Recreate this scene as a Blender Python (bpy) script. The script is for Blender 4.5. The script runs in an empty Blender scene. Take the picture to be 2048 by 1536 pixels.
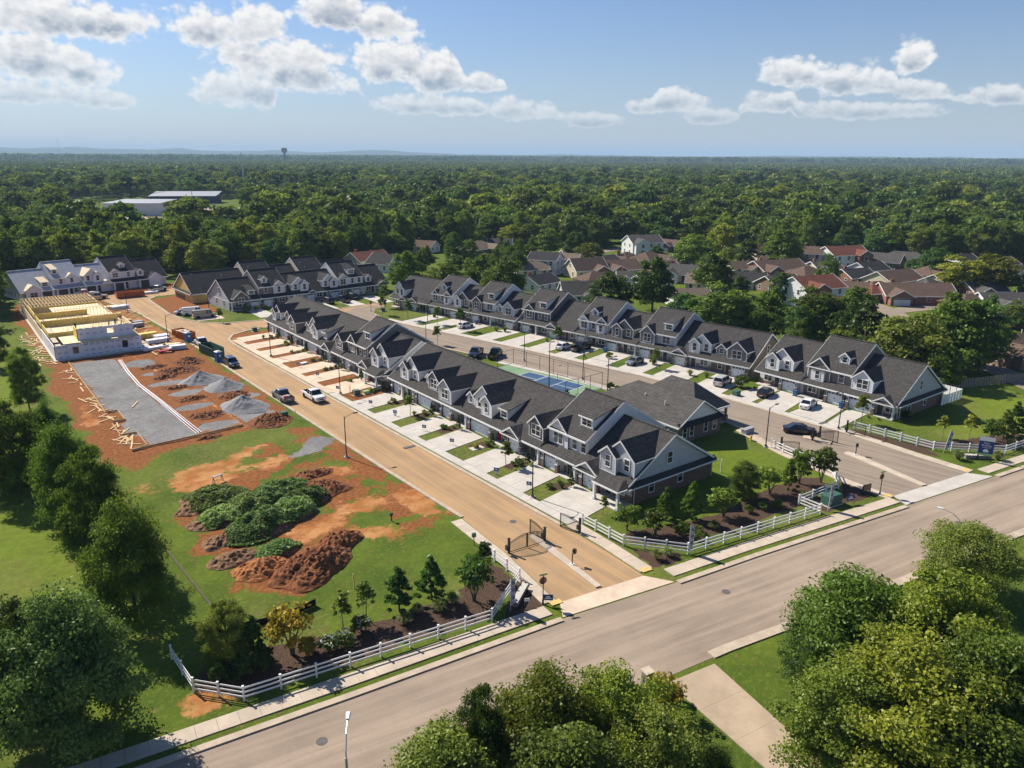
import bpy, math, random
import numpy as np
from mathutils import Matrix, Vector

S = bpy.context.scene
COL = S.collection
rad = math.radians

# ------------------------------------------------------------------ camera
FPX, YAW, PITCH, ROLL, CAMH = 1520.0, rad(37.2), math.atan(457/1520), rad(.3), 40.0
fh = Vector((math.sin(YAW), math.cos(YAW), 0)); rt = Vector((math.cos(YAW), -math.sin(YAW), 0)); up = Vector((0, 0, 1))
fw = fh*math.cos(PITCH)-up*math.sin(PITCH); uu = fh*math.sin(PITCH)+up*math.cos(PITCH)
r2 = rt*math.cos(ROLL)+uu*math.sin(ROLL); u2 = uu*math.cos(ROLL)-rt*math.sin(ROLL)
cd = bpy.data.cameras.new('camera'); cam = bpy.data.objects.new('camera', cd); COL.objects.link(cam)
cd.sensor_width = 36; cd.lens = FPX/2048*36; cd.clip_start = .5; cd.clip_end = 40000
m = Matrix((r2, u2, -fw)).transposed().to_4x4(); m.translation = (0, 0, CAMH)
cam.matrix_world = m
S.camera = cam

# ------------------------------------------------------------------ sun, sky, exposure
SUN_AZ, SUN_EL = rad(-15), rad(40)          # azimuth clockwise from +Y
sdir = Vector((math.sin(SUN_AZ)*math.cos(SUN_EL), math.cos(SUN_AZ)*math.cos(SUN_EL), math.sin(SUN_EL)))
sl = bpy.data.lights.new('sun', 'SUN'); sl.energy = 4.4; sl.angle = rad(.55); sl.color = (1, .92, .8)
so = bpy.data.objects.new('sun', sl); COL.objects.link(so); so.rotation_euler = sdir.to_track_quat('Z', 'Y').to_euler(); so.location = (0, 0, 300)
S.view_settings.view_transform = 'Standard'; S.view_settings.look = 'None'; S.view_settings.gamma = 1
S.view_settings.use_curve_mapping = False; S.view_settings.exposure = 0.88
cy = S.cycles
cy.max_bounces = 6; cy.diffuse_bounces = 2; cy.glossy_bounces = 2; cy.transmission_bounces = 2; cy.transparent_max_bounces = 6; cy.volume_bounces = 0
cy.use_denoising = True; cy.sample_clamp_indirect = 4; cy.caustics_reflective = False; cy.caustics_refractive = False


class NT:
    """small helper to write node trees"""
    def __init__(s, tree): s.t = tree; s.n = tree.nodes; s.l = tree.links
    def new(s, typ, **kw):
        n = s.n.new(typ)
        for k, v in kw.items(): setattr(n, k, v)
        return n
    def put(s, sock, v):
        if hasattr(v, 'is_output'): s.l.new(v, sock)
        elif v is not None: sock.default_value = v
    def m(s, op, a, b=None, c=None, clamp=False):
        n = s.n.new('ShaderNodeMath'); n.operation = op; n.use_clamp = clamp
        s.put(n.inputs[0], a)
        if b is not None: s.put(n.inputs[1], b)
        if c is not None: s.put(n.inputs[2], c)
        return n.outputs[0]
    def vm(s, op, a, b=None, out=0):
        n = s.n.new('ShaderNodeVectorMath'); n.operation = op; s.put(n.inputs[0], a)
        if b is not None: s.put(n.inputs[1], b)
        return n.outputs[out]
    def scale(s, a, f):
        n = s.n.new('ShaderNodeVectorMath'); n.operation = 'SCALE'; s.put(n.inputs[0], a); n.inputs['Scale'].default_value = f
        return n.outputs[0]
    def ss(s, x, lo, hi):
        n = s.n.new('ShaderNodeMapRange'); n.interpolation_type = 'SMOOTHSTEP'
        s.put(n.inputs[0], x); n.inputs[1].default_value = lo; n.inputs[2].default_value = hi
        return n.outputs[0]
    def mix(s, f, a, b, typ='MIX'):
        n = s.n.new('ShaderNodeMix'); n.data_type = 'RGBA'; n.blend_type = typ
        s.put(n.inputs[0], f); s.put(n.inputs[6], c4(a)); s.put(n.inputs[7], c4(b))
        return n.outputs[2]
    def noise(s, vec, scale, detail=4, rough=.55, dist=0):
        n = s.n.new('ShaderNodeTexNoise'); s.put(n.inputs['Vector'], vec); n.inputs['Scale'].default_value = scale
        n.inputs['Detail'].default_value = detail; n.inputs['Roughness'].default_value = rough; n.inputs['Distortion'].default_value = dist
        return n.outputs[0]
    def attr(s, name):
        n = s.n.new('ShaderNodeAttribute'); n.attribute_name = name
        return n.outputs['Fac']


def c4(c):
    if hasattr(c, 'is_output') or c is None: return c
    return tuple(c) if len(c) == 4 else tuple(c)+(1,)


# world: Nishita sky with cumulus over it, all laid out by true direction
wd = bpy.data.worlds.new('World'); S.world = wd; wd.use_nodes = True
T = NT(wd.node_tree); T.n.clear()
sky = T.new('ShaderNodeTexSky', sky_type='NISHITA', sun_disc=False, sun_elevation=SUN_EL, sun_rotation=SUN_AZ, altitude=150, air_density=1.0, dust_density=.6, ozone_density=2.5)
gd = T.new('ShaderNodeTexCoord').outputs['Generated']
da = T.vm('DOT_PRODUCT', gd, tuple(rt), 1); db = T.vm('DOT_PRODUCT', gd, tuple(fh), 1)
az = T.m('ARCTAN2', da, db)
sep = T.new('ShaderNodeSeparateXYZ'); T.l.new(gd, sep.inputs[0]); el = T.m('ARCSINE', sep.outputs[2])
CLOUDS = [(-.526, .134, .07, .026, .017), (-.472, .133, .054, .022, .012), (-.537, .093, .056, .026, .022), (-.497, .085, .039, .022, .014), (-.357, .132, .029, .023, .013), (-.305, .137, .033, .023, .016), (-.277, .105, .069, .021, .022), (-.251, .085, .052, .019, .016), (-.314, .069, .051, .022, .017), (-.2, .159, .046, .026, .024), (-.163, .144, .047, .019, .012), (-.138, .101, .054, .026, .024), (-.09, .09, .055, .025, .017), (-.047, .081, .031, .011, .008), (.332, .09, .031, .018, .013), (.391, .081, .056, .017, .019), (.45, .103, .018, .019, .015), (.197, .062, .035, .014, .01), (.167, .057, .024, .009, .007), (.307, .061, .039, .012, .01), (.459, .069, .032, .011, .009), (.536, .061, .031, .01, .008), (.008, .051, .037, .014, .011), (.095, .041, .031, .009, .007), (.24, .045, .035, .01, .008), (-.538, .059, .066, .012, .01), (-.473, .054, .03, .01, .008), (.395, .049, .081, .01, .008), (-.091, .056, .074, .012, .009)]
# three decks of cumulus, each a centre / height / weight curve over azimuth; beyond the frame the same decks go on
azm = T.m('MULTIPLY', T.m('PINGPONG', T.m('ADD', az, .62), 1.24), 1/1.24)
def curve(vals, lo, hi):
    n = T.new('ShaderNodeFloatCurve'); cm = n.mapping; c = cm.curves[0]
    xs = np.linspace(0, 1, len(vals)); ys = np.clip((np.array(vals)-lo)/(hi-lo), 0, 1)
    c.points[0].location = (0, ys[0]); c.points[1].location = (1, ys[-1])
    for x, y in list(zip(xs, ys))[1:-1]: c.points.new(float(x), float(y))
    cm.use_clip = False
    for p in c.points: p.handle_type = 'VECTOR'
    cm.update(); T.put(n.inputs['Value'], azm)
    return T.m('ADD', T.m('MULTIPLY', n.outputs[0], hi-lo), lo)
field = None; lown = lowd = None
for ids in ((0, 1, 4, 5, 9, 10, 16), (2, 3, 6, 11, 12, 13, 14, 15, 17, 18, 20, 21), (25, 26, 8, 7, 28, 22, 23, 24, 19, 27)):
    C_, H_, V_ = [], [], []
    for a_ in np.linspace(-.62, .62, 125):
        ch = max((CLOUDS[i] for i in ids), key=lambda c: 1-((a_-c[0])/(c[2]*1.28))**2)
        C_.append(ch[1]); H_.append(ch[3]); V_.append(max(-1.5, 1-((a_-ch[0])/(ch[2]*1.28))**2))
    d0 = T.m('SUBTRACT', el, curve(C_, 0, .2)); h_ = T.m('MULTIPLY', curve(H_, 0, .04), 1.42)
    de = T.m('MAXIMUM', d0, T.m('MULTIPLY', d0, -1.6))
    y = T.m('DIVIDE', de, h_)
    v = T.m('SUBTRACT', curve(V_, -1.5, 1), T.m('MULTIPLY', y, y))
    field = v if field is None else T.m('MAXIMUM', field, v)
    w_ = T.m('MAXIMUM', T.m('ADD', v, .6), .001); q = T.m('MULTIPLY', w_, T.m('DIVIDE', d0, h_))
    lown = q if lown is None else T.m('ADD', lown, q); lowd = w_ if lowd is None else T.m('ADD', lowd, w_)
tall = T.m('DIVIDE', lown, lowd)
field = T.m('MAXIMUM', field, -1.5)
pv = T.new('ShaderNodeCombineXYZ'); T.l.new(az, pv.inputs[0]); T.l.new(T.m('MULTIPLY', el, 1.35), pv.inputs[1])
pv = pv.outputs[0]
def billow(vec):
    nn = T.new('ShaderNodeTexNoise', noise_dimensions='2D'); T.l.new(vec, nn.inputs['Vector'])
    nn.inputs['Scale'].default_value = 26; nn.inputs['Detail'].default_value = 6; nn.inputs['Roughness'].default_value = .62
    n1 = nn.outputs[0]
    vo = T.new('ShaderNodeTexVoronoi', feature='F1', voronoi_dimensions='2D'); T.l.new(vec, vo.inputs['Vector']); vo.inputs['Scale'].default_value = 70
    vo.inputs['Detail'].default_value = 1
    return T.m('ADD', T.m('MULTIPLY', n1, 2.1), T.m('MULTIPLY', vo.outputs['Distance'], -.55))
b1 = billow(pv)
b2 = billow(T.vm('ADD', pv, (-.005, .008, 0)))
F = T.m('ADD', field, T.m('ADD', b1, -.68))
alpha = T.ss(F, -.05, .65)
relief = T.m('MULTIPLY', T.m('SUBTRACT', b1, b2), .6)
thick = T.ss(F, .25, 1.3); base_ = T.ss(tall, .5, -.35)
lit = T.m('ADD', T.m('SUBTRACT', 1.0, T.m('MULTIPLY', thick, T.m('ADD', T.m('MULTIPLY', base_, .9), .22))), relief, clamp=True)
ccol = T.mix(lit, (.36, .415, .5, 1), (1.0, .98, .95, 1))
# far clouds drown in the air near the horizon
hz = T.ss(el, .02, .11)
alpha = T.m('MULTIPLY', alpha, T.m('ADD', T.m('MULTIPLY', hz, .6), .34))
skyc = T.vm('MULTIPLY', sky.outputs[0], (.039, .047, .06))
pale = T.m('MULTIPLY', T.m('EXPONENT', T.m('MULTIPLY', T.m('MAXIMUM', el, 0), -11)), .85)
skyc = T.mix(pale, skyc, (.31, .345, .385, 1))
final = T.mix(alpha, skyc, T.vm('MULTIPLY', ccol, (.54, .54, .54)))
bg = T.new('ShaderNodeBackground'); T.l.new(final, bg.inputs[0]); bg.inputs[1].default_value = 1.0
wo = T.new('ShaderNodeOutputWorld'); T.l.new(bg.outputs[0], wo.inputs[0])
wd.cycles.sampling_method = 'MANUAL'; wd.cycles.sample_map_resolution = 256

# ------------------------------------------------------------------ materials
M = {}
def newmat(name, rough=.8, spec=.3):
    m = bpy.data.materials.new(name); m.use_nodes = True; M[name] = m
    t = NT(m.node_tree); p = t.n['Principled BSDF']; p.inputs['Roughness'].default_value = rough; p.inputs['Specular IOR Level'].default_value = spec
    return m, t, p
def objco(t): return t.new('ShaderNodeTexCoord').outputs['Object']
def wpos(t): return t.new('ShaderNodeNewGeometry').outputs['Position']
def bump(t, p, h, strength, dist):
    b = t.new('ShaderNodeBump'); b.inputs['Strength'].default_value = strength; b.inputs['Distance'].default_value = dist
    t.l.new(h, b.inputs['Height']); t.l.new(b.outputs[0], p.inputs['Normal'])
def plain(name, col, rough=.7, var=.15, scale=3, spec=.3, metal=0, world=False, fine=0, rnd=0):
    m, t, p = newmat(name, rough, spec); p.inputs['Metallic'].default_value = metal
    co = wpos(t) if world else objco(t)
    f = t.noise(co, scale, 4, .6)
    a = tuple(c*(1-var) for c in col); b = tuple(min(1, c*(1+var)) for c in col)
    c = t.mix(t.ss(f, .3, .7), a, b)
    if fine:
        g = t.noise(co, scale*14, 2, .7); c = t.mix(t.m('MULTIPLY', t.ss(g, .45, .7), fine), c, tuple(x*.45 for x in col))
    if rnd:
        oi = t.new('ShaderNodeObjectInfo').outputs['Random']
        c = t.mix(t.m('MULTIPLY', oi, rnd), c, tuple(x*.55 for x in col))
    t.l.new(c, p.inputs['Base Color'])
    return m
def lap(name, col, axis=2, pitch=.18, dark=.72):
    """siding: fine boards along one axis"""
    m, t, p = newmat(name, .55, .3); co = objco(t)
    s = t.new('ShaderNodeSeparateXYZ'); t.l.new(co, s.inputs[0])
    v = s.outputs[2] if axis == 2 else t.m('ADD', s.outputs[0], s.outputs[1])
    fr = t.m('FRACT', t.m('MULTIPLY', v, 1/pitch))
    g = t.ss(fr, 0, .2) if axis == 2 else t.ss(t.m('ABSOLUTE', t.m('SUBTRACT', fr, .5)), 0, .12)
    f = t.noise(co, 1.3, 3)
    c = t.mix(t.ss(f, .25, .75), tuple(x*.9 for x in col), col)
    c = t.mix(g, tuple(x*dark for x in col), c)
    t.l.new(c, p.inputs['Base Color'])
def bricks(name, c1, c2, mortar, bw=.24, bh=.085, msize=.012):
    m, t, p = newmat(name, .85, .2); co = objco(t)
    s = t.new('ShaderNodeSeparateXYZ'); t.l.new(co, s.inputs[0])
    cb = t.new('ShaderNodeCombineXYZ'); t.l.new(t.m('ADD', s.outputs[0], s.outputs[1]), cb.inputs[0]); t.l.new(s.outputs[2], cb.inputs[1])
    b = t.new('ShaderNodeTexBrick'); t.l.new(cb.outputs[0], b.inputs['Vector']); b.inputs['Scale'].default_value = 1
    b.inputs['Color1'].default_value = c4(c1); b.inputs['Color2'].default_value = c4(c2); b.inputs['Mortar'].default_value = c4(mortar)
    b.inputs['Mortar Size'].default_value = msize; b.inputs['Brick Width'].default_value = bw; b.inputs['Row Height'].default_value = bh; b.inputs['Bias'].default_value = .1
    n = t.noise(co, 5, 3)
    c = t.mix(t.ss(n, .3, .7), t.mix(.35, b.outputs[0], (0, 0, 0)), b.outputs[0])
    t.l.new(c, p.inputs['Base Color']); bump(t, p, b.outputs['Fac'], .4, -.01)
def shingle(name, col, ctr=.35):
    m, t, p = newmat(name, .95, .1); co = objco(t)
    s = t.new('ShaderNodeSeparateXYZ'); t.l.new(co, s.inputs[0])
    cb = t.new('ShaderNodeCombineXYZ'); t.l.new(t.m('ADD', s.outputs[0], t.m('MULTIPLY', s.outputs[1], .37)), cb.inputs[0]); t.l.new(s.outputs[2], cb.inputs[1])
    b = t.new('ShaderNodeTexBrick'); t.l.new(cb.outputs[0], b.inputs['Vector']); b.inputs['Scale'].default_value = 1
    b.inputs['Color1'].default_value = c4(tuple(x*(1+ctr) for x in col)); b.inputs['Color2'].default_value = c4(tuple(x*(1-ctr) for x in col)); b.inputs['Mortar'].default_value = c4(tuple(x*.45 for x in col))
    b.inputs['Mortar Size'].default_value = .018; b.inputs['Brick Width'].default_value = .33; b.inputs['Row Height'].default_value = .125
    g = t.noise(co, 30, 2, .8); n = t.noise(co, .6, 4)
    c = t.mix(t.m('MULTIPLY', t.ss(g, .35, .7), .35), b.outputs[0], tuple(x*1.9 for x in col))
    c = t.mix(t.m('MULTIPLY', t.ss(n, .35, .7), .3), c, tuple(x*.6 for x in col))
    t.l.new(c, p.inputs['Base Color']); bump(t, p, b.outputs['Fac'], .5, -.015)

shingle('shingle', (.066, .062, .06)); shingle('shingle_dark', (.047, .046, .047)); shingle('shingle_grey', (.09, .085, .08))
shingle('shingle_brown', (.13, .09, .07)); shingle('shingle_tan', (.2, .155, .115)); shingle('shingle_red', (.17, .07, .05)); shingle('shingle_new', (.1, .1, .105), .15)
plain('underlay', (.36, .38, .42), .6, .12, 1.2, fine=.15)
plain('osb', (.62, .5, .33), .8, .12, 5, fine=.2)
lap('siding_white', (.72, .72, .72)); lap('siding_light', (.48, .5, .53)); lap('siding_blue', (.33, .37, .42)); lap('siding_dark', (.13, .125, .125)); lap('siding_taupe', (.2, .18, .165))
lap('siding_brown', (.2, .165, .13)); lap('siding_cream', (.62, .54, .4)); lap('siding_yellow', (.68, .47, .16))
lap('batten_white', (.74, .74, .74), 0, .4, .8); lap('batten_grey', (.42, .46, .5), 0, .4, .82)
bricks('brick', (.14, .07, .055), (.23, .13, .1), (.3, .26, .22)); bricks('brick_red', (.25, .075, .045), (.3, .12, .075), (.3, .25, .2)); bricks('brick_tan', (.3, .2, .12), (.24, .15, .085), (.35, .3, .24))
bricks('stone', (.2, .18, .16), (.33, .3, .27), (.28, .26, .24), .5, .22, .02)
plain('white_trim', (.8, .8, .79), .5, .04, 2); plain('white_vinyl', (.82, .82, .82), .4, .03, 2); plain('garage_white', (.7, .73, .76), .45, .05, 1.5)
plain('door_dark', (.06, .055, .055), .5, .1, 3); plain('door_red', (.42, .02, .03), .45, .08, 3)
plain('black_metal', (.018, .018, .02), .45, .2, 3, spec=.4); plain('galv', (.42, .44, .46), .4, .1, 3, metal=.6); plain('white_metal', (.75, .77, .78), .4, .05, 3)
plain('concrete', (.5, .465, .415), .9, .09, .55, world=True, fine=.12, rnd=.12); plain('concrete_tan', (.5, .42, .33), .9, .12, .5, world=True, fine=.16, rnd=.15)
plain('concrete_dusty', (.6, .48, .36), .95, .14, .4, world=True, fine=.15, rnd=.1)
plain('concrete_drive', (.4, .31, .22), .9, .14, .35, world=True, fine=.15, rnd=.12); plain('kerb', (.44, .36, .275), .9, .14, .8, world=True, fine=.2)
plain('bark', (.11, .085, .065), .95, .3, 6); plain('bark_pale', (.26, .22, .18), .95, .25, 6)
plain('mulch', (.08, .05, .036), 1, .4, 3, world=True, fine=.5); plain('lumber', (.66, .47, .25), .8, .15, 4, rnd=.35); plain('lumber_yellow', (.72, .52, .13), .75, .18, 2.5, fine=.1)
plain('plywood', (.72, .58, .36), .8, .1, .8, fine=.12); plain('wrap', (.72, .71, .76), .5, .05, .8); plain('print_blue', (.12, .2, .42), .6, .2, 4)
plain('pvc', (.8, .78, .8), .4, .05, 2); plain('rust', (.45, .13, .04), .85, .35, 2, fine=.4); plain('rust_dark', (.2, .07, .035), .9, .35, 2); plain('green_box', (.05, .12, .085), .5, .15, 3)
plain('bin_blue', (.03, .1, .24), .45, .1, 3); plain('toilet_blue', (.03, .12, .3), .45, .1, 3); plain('sign_blue', (.012, .045, .2), .4, .05, 3); plain('sign_green', (.32, .5, .2), .4, .05, 3); plain('sign_white', (.8, .8, .8), .5, .03, 3)
plain('flag_grey', (.36, .38, .46), .7, .08, 2); plain('sign_brown', (.26, .17, .1), .8, .15, 3); plain('yellow_paint', (.6, .42, .14), .7, .12, 4); plain('hydrant', (.75, .45, .04), .5, .1, 3)
plain('tyre', (.016, .016, .017), .9, .15, 4); plain('rim', (.4, .41, .42), .35, .1, 4, metal=.7); plain('lamp_red', (.4, .012, .012), .3, .1, 4); plain('lamp_clear', (.75, .75, .75), .15, .05, 4)
plain('court_blue', (.032, .075, .16), .8, .08, 1, world=True); plain('court_green', (.17, .27, .15), .85, .1, 1, world=True); plain('silt', (.012, .012, .013), .9, .2, 2)
plain('skin', (.42, .26, .18), .6, .05, 3); plain('cloth_dark', (.03, .035, .05), .9, .1, 3); plain('cloth_tan', (.35, .3, .22), .9, .1, 3); plain('cloth_orange', (.7, .22, .05), .9, .1, 3)
plain('metal_roof', (.3, .31, .33), .5, .06, .3); plain('wall_white', (.6, .6, .6), .6, .06, .4); plain('wall_navy', (.03, .05, .11), .6, .1, .4); plain('slate_side', (.3, .31, .33), .7, .08, 1)
plain('straw', (.46, .36, .2), .95, .2, 2); plain('steel_grate', (.11, .1, .095), .8, .3, 8)
def glass():
    m, t, p = newmat('glass', .08, .6); p.inputs['Base Color'].default_value = (.025, .03, .036, 1)
    m, t, p = newmat('car_glass', .06, .7); p.inputs['Base Color'].default_value = (.012, .014, .018, 1)
glass()
def paint(name, col):
    m, t, p = newmat(name, .28, .5); p.inputs['Coat Weight'].default_value = .6; p.inputs['Coat Roughness'].default_value = .06
    f = t.noise(objco(t), 4, 3); t.l.new(t.mix(t.m('MULTIPLY', f, .35), col, tuple(x*.8 for x in col)), p.inputs['Base Color'])
for n_, c_ in dict(paint_white=(.78, .78, .78), paint_black=(.012, .013, .016), paint_navy=(.012, .02, .05), paint_grey=(.17, .18, .2), paint_silver=(.5, .48, .46), paint_red=(.22, .01, .015), paint_tan=(.4, .34, .27)).items(): paint(n_, c_)

def leafmat(name, c1, c2, tr=.35, scale=.5):
    m = bpy.data.materials.new(name); m.use_nodes = True; M[name] = m; t = NT(m.node_tree); t.n.clear()
    co = objco(t); oi = t.new('ShaderNodeObjectInfo').outputs['Random']
    n = t.noise(t.vm('ADD', co, t.vm('MULTIPLY', (9, 9, 9), oi)), scale, 3, .6)
    g = t.attr('tone')
    f = t.m('ADD', t.m('MULTIPLY', t.ss(n, .3, .7), .5), t.m('MULTIPLY', g, .5), clamp=True)
    c = t.mix(f, c1, c2)
    hs = t.new('ShaderNodeHueSaturation'); t.l.new(c, hs.inputs['Color'])
    t.l.new(t.m('ADD', .48, t.m('MULTIPLY', t.m('FRACT', t.m('MULTIPLY', oi, 7.3)), .04)), hs.inputs['Hue']); t.l.new(t.m('ADD', .5, t.m('MULTIPLY', oi, .95)), hs.inputs['Value'])
    d = t.new('ShaderNodeBsdfDiffuse'); t.l.new(hs.outputs[0], d.inputs[0])
    tl = t.new('ShaderNodeBsdfTranslucent'); t.l.new(t.mix(.4, hs.outputs[0], (.22, .34, .03), 'MIX'), tl.inputs[0])
    mx = t.new('ShaderNodeMixShader'); mx.inputs[0].default_value = tr; t.l.new(d.outputs[0], mx.inputs[1]); t.l.new(tl.outputs[0], mx.inputs[2])
    gl = t.new('ShaderNodeBsdfGlossy'); gl.inputs['Roughness'].default_value = .45; gl.inputs[0].default_value = (.9, .95, .8, 1)
    m2 = t.new('ShaderNodeMixShader'); m2.inputs[0].default_value = .015; t.l.new(mx.outputs[0], m2.inputs[1]); t.l.new(gl.outputs[0], m2.inputs[2])
    o = t.new('ShaderNodeOutputMaterial'); t.l.new(m2.outputs[0], o.inputs[0])
leafmat('leaf_green', (.045, .085, .012), (.17, .24, .028), .4); leafmat('leaf_dark', (.022, .06, .014), (.09, .165, .03)); leafmat('leaf_yellow', (.1, .135, .014), (.32, .34, .035), .42); leafmat('leaf_gold', (.25, .2, .02), (.5, .38, .04), .4)
leafmat('leaf_olive', (.055, .09, .016), (.19, .23, .036), .38); leafmat('leaf_blue', (.035, .08, .02), (.16, .235, .06), .3); leafmat('leaf_far', (.035, .068, .014), (.165, .205, .032), .3, .08); leafmat('grass_tuft', (.14, .18, .055), (.36, .38, .14), .4)
leafmat('vine', (.13, .22, .05), (.38, .5, .18), .5, .6); leafmat('flower_white', (.5, .5, .4), (.8, .8, .7), .3); leafmat('weed', (.08, .12, .02), (.24, .27, .07), .3)

# ------------------------------------------------------------------ mesh helpers
class MB:
    def __init__(s): s.v = []; s.f = []; s.m = []; s.mats = []
    def mi(s, mat):
        if mat not in s.mats: s.mats.append(mat)
        return s.mats.index(mat)
    def poly(s, pts, mat):
        i = len(s.v); s.v += [tuple(p) for p in pts]; s.f.append(tuple(range(i, i+len(pts)))); s.m.append(s.mi(mat)); return s
    def mesh(s, vs, fs, mat):
        i = len(s.v); s.v += [tuple(p) for p in vs]; k = s.mi(mat)
        for f in fs: s.f.append(tuple(i+j for j in f)); s.m.append(k)
        return s
    def box(s, x0, x1, y0, y1, z0, z1, mat, skip=''):
        vs = [(x0, y0, z0), (x1, y0, z0), (x1, y1, z0), (x0, y1, z0), (x0, y0, z1), (x1, y0, z1), (x1, y1, z1), (x0, y1, z1)]
        fs = [(0, 3, 2, 1), (4, 5, 6, 7), (0, 1, 5, 4), (1, 2, 6, 5), (2, 3, 7, 6), (3, 0, 4, 7)]
        return s.mesh(vs, fs, mat)
    def prism(s, pts, z0, z1, mat):                     # polygon in xy (ccw), up z
        n = len(pts); vs = [(x, y, z0) for x, y in pts]+[(x, y, z1) for x, y in pts]
        fs = [tuple(range(n-1, -1, -1)), tuple(range(n, 2*n))]+[(i, (i+1) % n, n+(i+1) % n, n+i) for i in range(n)]
        return s.mesh(vs, fs, mat)
    def extru(s, prof, u0, u1, mat):                    # profile in (v,z), along u
        n = len(prof); vs = [(u0, v, z) for v, z in prof]+[(u1, v, z) for v, z in prof]
        fs = [tuple(range(n-1, -1, -1)), tuple(range(n, 2*n))]+[(i, (i+1) % n, n+(i+1) % n, n+i) for i in range(n)]
        return s.mesh(vs, fs, mat)
    def slab(s, pts, th, mat):                          # planar polygon in 3d given thickness straight down
        n = len(pts); vs = list(pts)+[(x, y, z-th) for x, y, z in pts]
        fs = [tuple(range(n)), tuple(range(2*n-1, n-1, -1))]+[(i, n+i, n+(i+1) % n, (i+1) % n) for i in range(n)]
        return s.mesh(vs, fs, mat)
    def beam(s, a, b, w, h, mat):                       # box beam between two points
        a = Vector(a); b = Vector(b); d = (b-a).normalized(); sd = d.cross(Vector((0, 0, 1)))
        if sd.length < 1e-3: sd = Vector((1, 0, 0))
        sd.normalize(); u_ = sd.cross(d)
        vs = [p+sd*(i*w/2)+u_*(j*h/2) for p in (a, b) for i, j in ((-1, -1), (1, -1), (1, 1), (-1, 1))]
        return s.mesh(vs, [(3, 2, 1, 0), (4, 5, 6, 7), (0, 1, 5, 4), (1, 2, 6, 5), (2, 3, 7, 6), (3, 0, 4, 7)], mat)
    def tube(s, path, rs, mat, n=8, cap=True):
        path = [Vector(p) for p in path]; k = len(path)
        if not hasattr(rs, '__len__'): rs = [rs]*k
        vs = []
        for i, p in enumerate(path):
            d = (path[min(i+1, k-1)]-path[max(i-1, 0)]).normalized(); a = d.cross(Vector((0, 0, 1)))
            if a.length < .05: a = d.cross(Vector((0, 1, 0)))
            a.normalize(); b = a.cross(d)
            for j in range(n):
                t_ = 2*math.pi*j/n; vs.append(p+(a*math.cos(t_)+b*math.sin(t_))*rs[i])
        fs = [(i*n+j, i*n+j+n, i*n+(j+1) % n+n, i*n+(j+1) % n) for i in range(k-1) for j in range(n)]
        if cap: fs += [tuple(range(n)), tuple(range(k*n-1, k*n-n-1, -1))]
        return s.mesh(vs, fs, mat)
    def data(s, name, smooth=False):
        me = bpy.data.meshes.new(name); me.from_pydata(s.v, [], s.f)
        for k in s.mats: me.materials.append(M[k])
        me.polygons.foreach_set('material_index', s.m)
        if smooth: me.polygons.foreach_set('use_smooth', [True]*len(s.f))
        me.update(); return me
    def build(s, name, parent=None, loc=None, rz=0, smooth=False):
        return put(name, s.data(name, smooth), parent, loc, rz)

def put(name, data, parent=None, loc=None, rz=0, scale=None):
    o = bpy.data.objects.new(name, data); COL.objects.link(o)
    if parent: o.parent = parent
    if loc is not None: o.location = loc
    if rz: o.rotation_euler = (0, 0, rz)
    if scale is not None: o.scale = scale if hasattr(scale, '__len__') else (scale,)*3
    return o
def tag(o, label, cat, group=None):
    o['label'] = label; o['category'] = cat
    if group: o['group'] = group
    return o
def thing(name, label, cat, loc=(0, 0, 0), rz=0, group=None): return tag(put(name, None, None, loc, rz), label, cat, group)
def struct(o): o['kind'] = 'structure'; return o
def stuff(o, label=None, cat=None):
    o['kind'] = 'stuff'
    if label: o['label'] = label
    if cat: o['category'] = cat
    return o
def dup(root, loc, rz=0, scale=None, label=None, group=None):
    r = root.copy(); COL.objects.link(r); r.location = loc; r.rotation_euler = (0, 0, rz)
    if scale is not None: r.scale = scale if hasattr(scale, '__len__') else (scale,)*3
    if label: r['label'] = label
    if group: r['group'] = group
    for ch in root.children:
        c = ch.copy(); COL.objects.link(c); c.parent = r
        for g in ch.children:
            d = g.copy(); COL.objects.link(d); d.parent = c
    return r

def hash2(ix, iy, seed):
    h = (ix.astype(np.int64)*374761393+iy.astype(np.int64)*668265263+seed*1442695041) & 0xffffffff
    h = ((h ^ (h >> 13))*1274126177) & 0xffffffff
    return ((h ^ (h >> 16)) & 0xffff)/65535.0
def vnoise(x, y, seed=0):
    ix = np.floor(x); iy = np.floor(y); fx = x-ix; fy = y-iy; fx = fx*fx*(3-2*fx); fy = fy*fy*(3-2*fy)
    a = hash2(ix, iy, seed); b = hash2(ix+1, iy, seed); c = hash2(ix, iy+1, seed); d = hash2(ix+1, iy+1, seed)
    return (a*(1-fx)+b*fx)*(1-fy)+(c*(1-fx)+d*fx)*fy
def fbm(x, y, scale, octv=4, seed=0):
    r = 0; a = .5; t_ = 0
    for i in range(octv):
        r = r+a*vnoise(x*scale, y*scale, seed+i*7); t_ += a; a *= .55; scale *= 2.03
    return r/t_
def sstep(x, a, b):
    t_ = np.clip((x-a)/(b-a), 0, 1); return t_*t_*(3-2*t_)

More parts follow.
